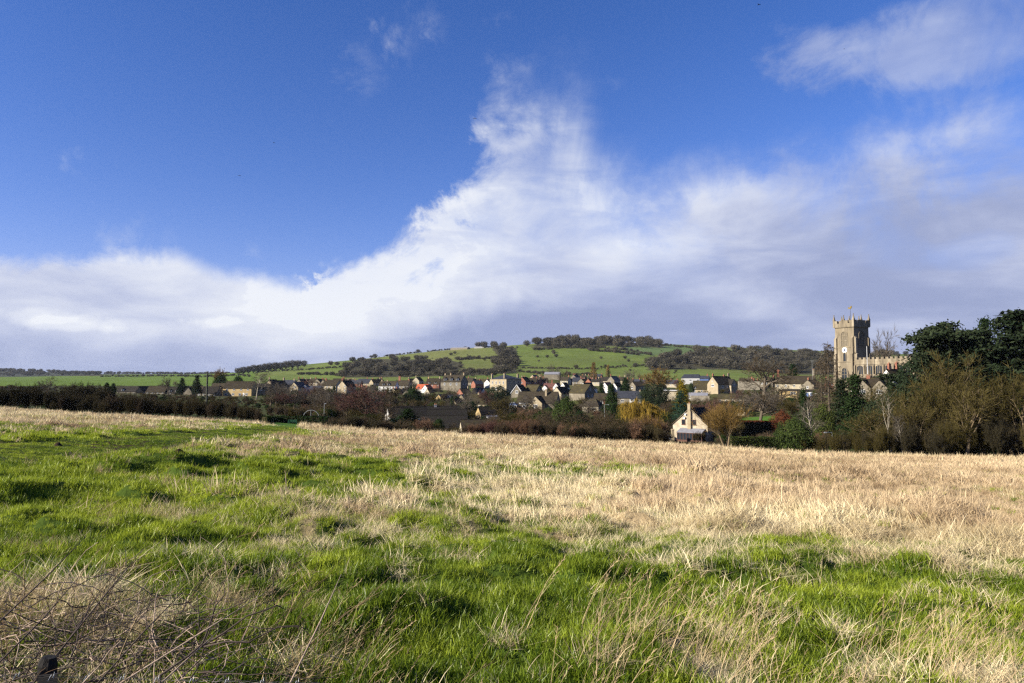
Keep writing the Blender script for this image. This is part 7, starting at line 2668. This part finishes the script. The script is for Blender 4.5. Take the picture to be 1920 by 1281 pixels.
# long straight dead stems crossing the lower left
for k, (a, b_) in enumerate([((700, 830), (1500, 330)), ((1620, 850), (1920, 230)), ((900, 850), (1240, 540)), ((560, 850), (1060, 300)), ((320, 680), (800, 90)), ((0, 700), (440, 250)), ((0, 480), (480, 20)), ((330, 660), (560, 330))]):
    P0 = A(*a)
    P1 = A(*b_)
    w0 = at(P0[0], P0[1], 3.0 + .06 * k)
    w1 = at(P1[0], P1[1], 3.35 + .07 * k)
    zg = float(surface_z(np.array([w0[0]]), np.array([w0[1]]))[0])
    w00 = w0 + (w0 - w1) * max((w0[2] - zg) / max(w1[2] - w0[2], .1), 0)
    o = empty('dead_stalk', (w00[0], w00[1], zg), 0, ['long pale stalk rising through the thorn branch', 'long pale stalk at the right end of the bramble', 'short pale stalk under the thorn branch', 'thin brown stalk left of the thorn branch',
              'dark brown stalk above the fence post', 'thin stalk crossing the left edge', 'upper thin stalk crossing the left edge', 'short dark stalk beside the fence post'][k], 'stalk')
    P = [w00, w0 * .5 + w1 * .5 + np.array((rb.gauss(0, .012), 0, rb.gauss(0, .012))), w1]
    MB().tube([q - np.array((w00[0], w00[1], zg)) for q in P], [.0048, .0038, .0014], 5).build('stem', 'cane_pale' if k in (0, 1, 2) else 'cane_dark', o, True)
    mb = MB()
    for t in (.55, .7, .82, .92):
        q = Vector(P[0] * (1 - t) + P[2] * t - np.array((w00[0], w00[1], zg)))
        mb.tube([q, q + Vector((rb.uniform(.0, .06), rb.gauss(0, .02), rb.uniform(.03, .07)))], [.0014, .0006], 3, False)
    mb.build('side_twig', 'cane_pale' if k in (0, 1, 2) else 'cane_dark', o)
# fence post and barbed wire in the very corner
pt = at(90, 1232, 3.05)
zg = float(surface_z(np.array([pt[0]]), np.array([pt[1]]))[0])
post = empty('fence_post', (pt[0], pt[1], zg), .3, 'short dark fence post top in the lower left corner', 'fence post')
surf('post_wood', (0.009, 0.008, 0.007), (0.018, 0.015, 0.013), 9.0, .9, .5, 30)
hp = pt[2] - zg
MB().tube([(0, 0, -.3), (0, 0, hp - .03), (0.004, 0, hp)], [.040, .038, .028], 10).build('shaft', 'post_wood', post)
MB().box(-.02, .05, -.046, -.036, hp - .16, hp - .06).build('staple_plate', 'metal_dark', post)
wr = empty('barbed_wire', (pt[0], pt[1] - .05, zg), 0, 'twisted barbed wire strand passing the fence post in the corner', 'wire')
mb = MB()
zw = at(60, 1262, 3.0)[2] - zg
for ph in (0, pi):
    mb.tube([(-1.2 + i * .02, .004 * sin(i * 1.1 + ph), zw - .06 * (i * .02 - .6) * .4 + .004 * cos(i * 1.1 + ph)) for i in range(121)], [.0009] * 121, 4, False)
mb.build('strand', 'metal_dark', wr)
for i in range(16):
    x = -1.15 + i * .15
    z = zw - .06 * (x + 1.2 - .6) * .4
    mb = MB()
    mb.tube([(x - .004, -.016, z - .012), (x, .0, z + .007), (x + .004, .016, z - .012)], [.0006, .0018, .0006], 4)
    mb.tube([(x + .006, .012, z + .016), (x + .009, 0, z - .006), (x + .010, -.014, z + .016)], [.0006, .0018, .0006], 4)
    mb.build('barb', 'metal_pale', wr)

# ---------------------------------------------------------------- air
HAZE = True
if HAZE:
    hzm = bpy.data.materials.new('haze_air')
    hzm.use_nodes = True
    ht = hzm.node_tree
    ht.nodes.clear()
    pv = ht.nodes.new('ShaderNodeVolumePrincipled')
    pv.inputs['Color'].default_value = (0.80, 0.88, 1.0, 1)
    pv.inputs['Density'].default_value = 0.000025
    pv.inputs['Anisotropy'].default_value = 0.2
    ho = ht.nodes.new('ShaderNodeOutputMaterial')
    ht.links.new(pv.outputs[0], ho.inputs['Volume'])
    zs_ = [v.co.z for v in ter.vertices]
    hb = MB().box(-7200, 7200, -7200, 7200, min(zs_) - 1.0, max(max(zs_) + 30, 140)).build('haze', hzm)
    tag(hb, 'thin blue air haze over the valley', 'haze', kind='stuff')
    hb.visible_shadow = True
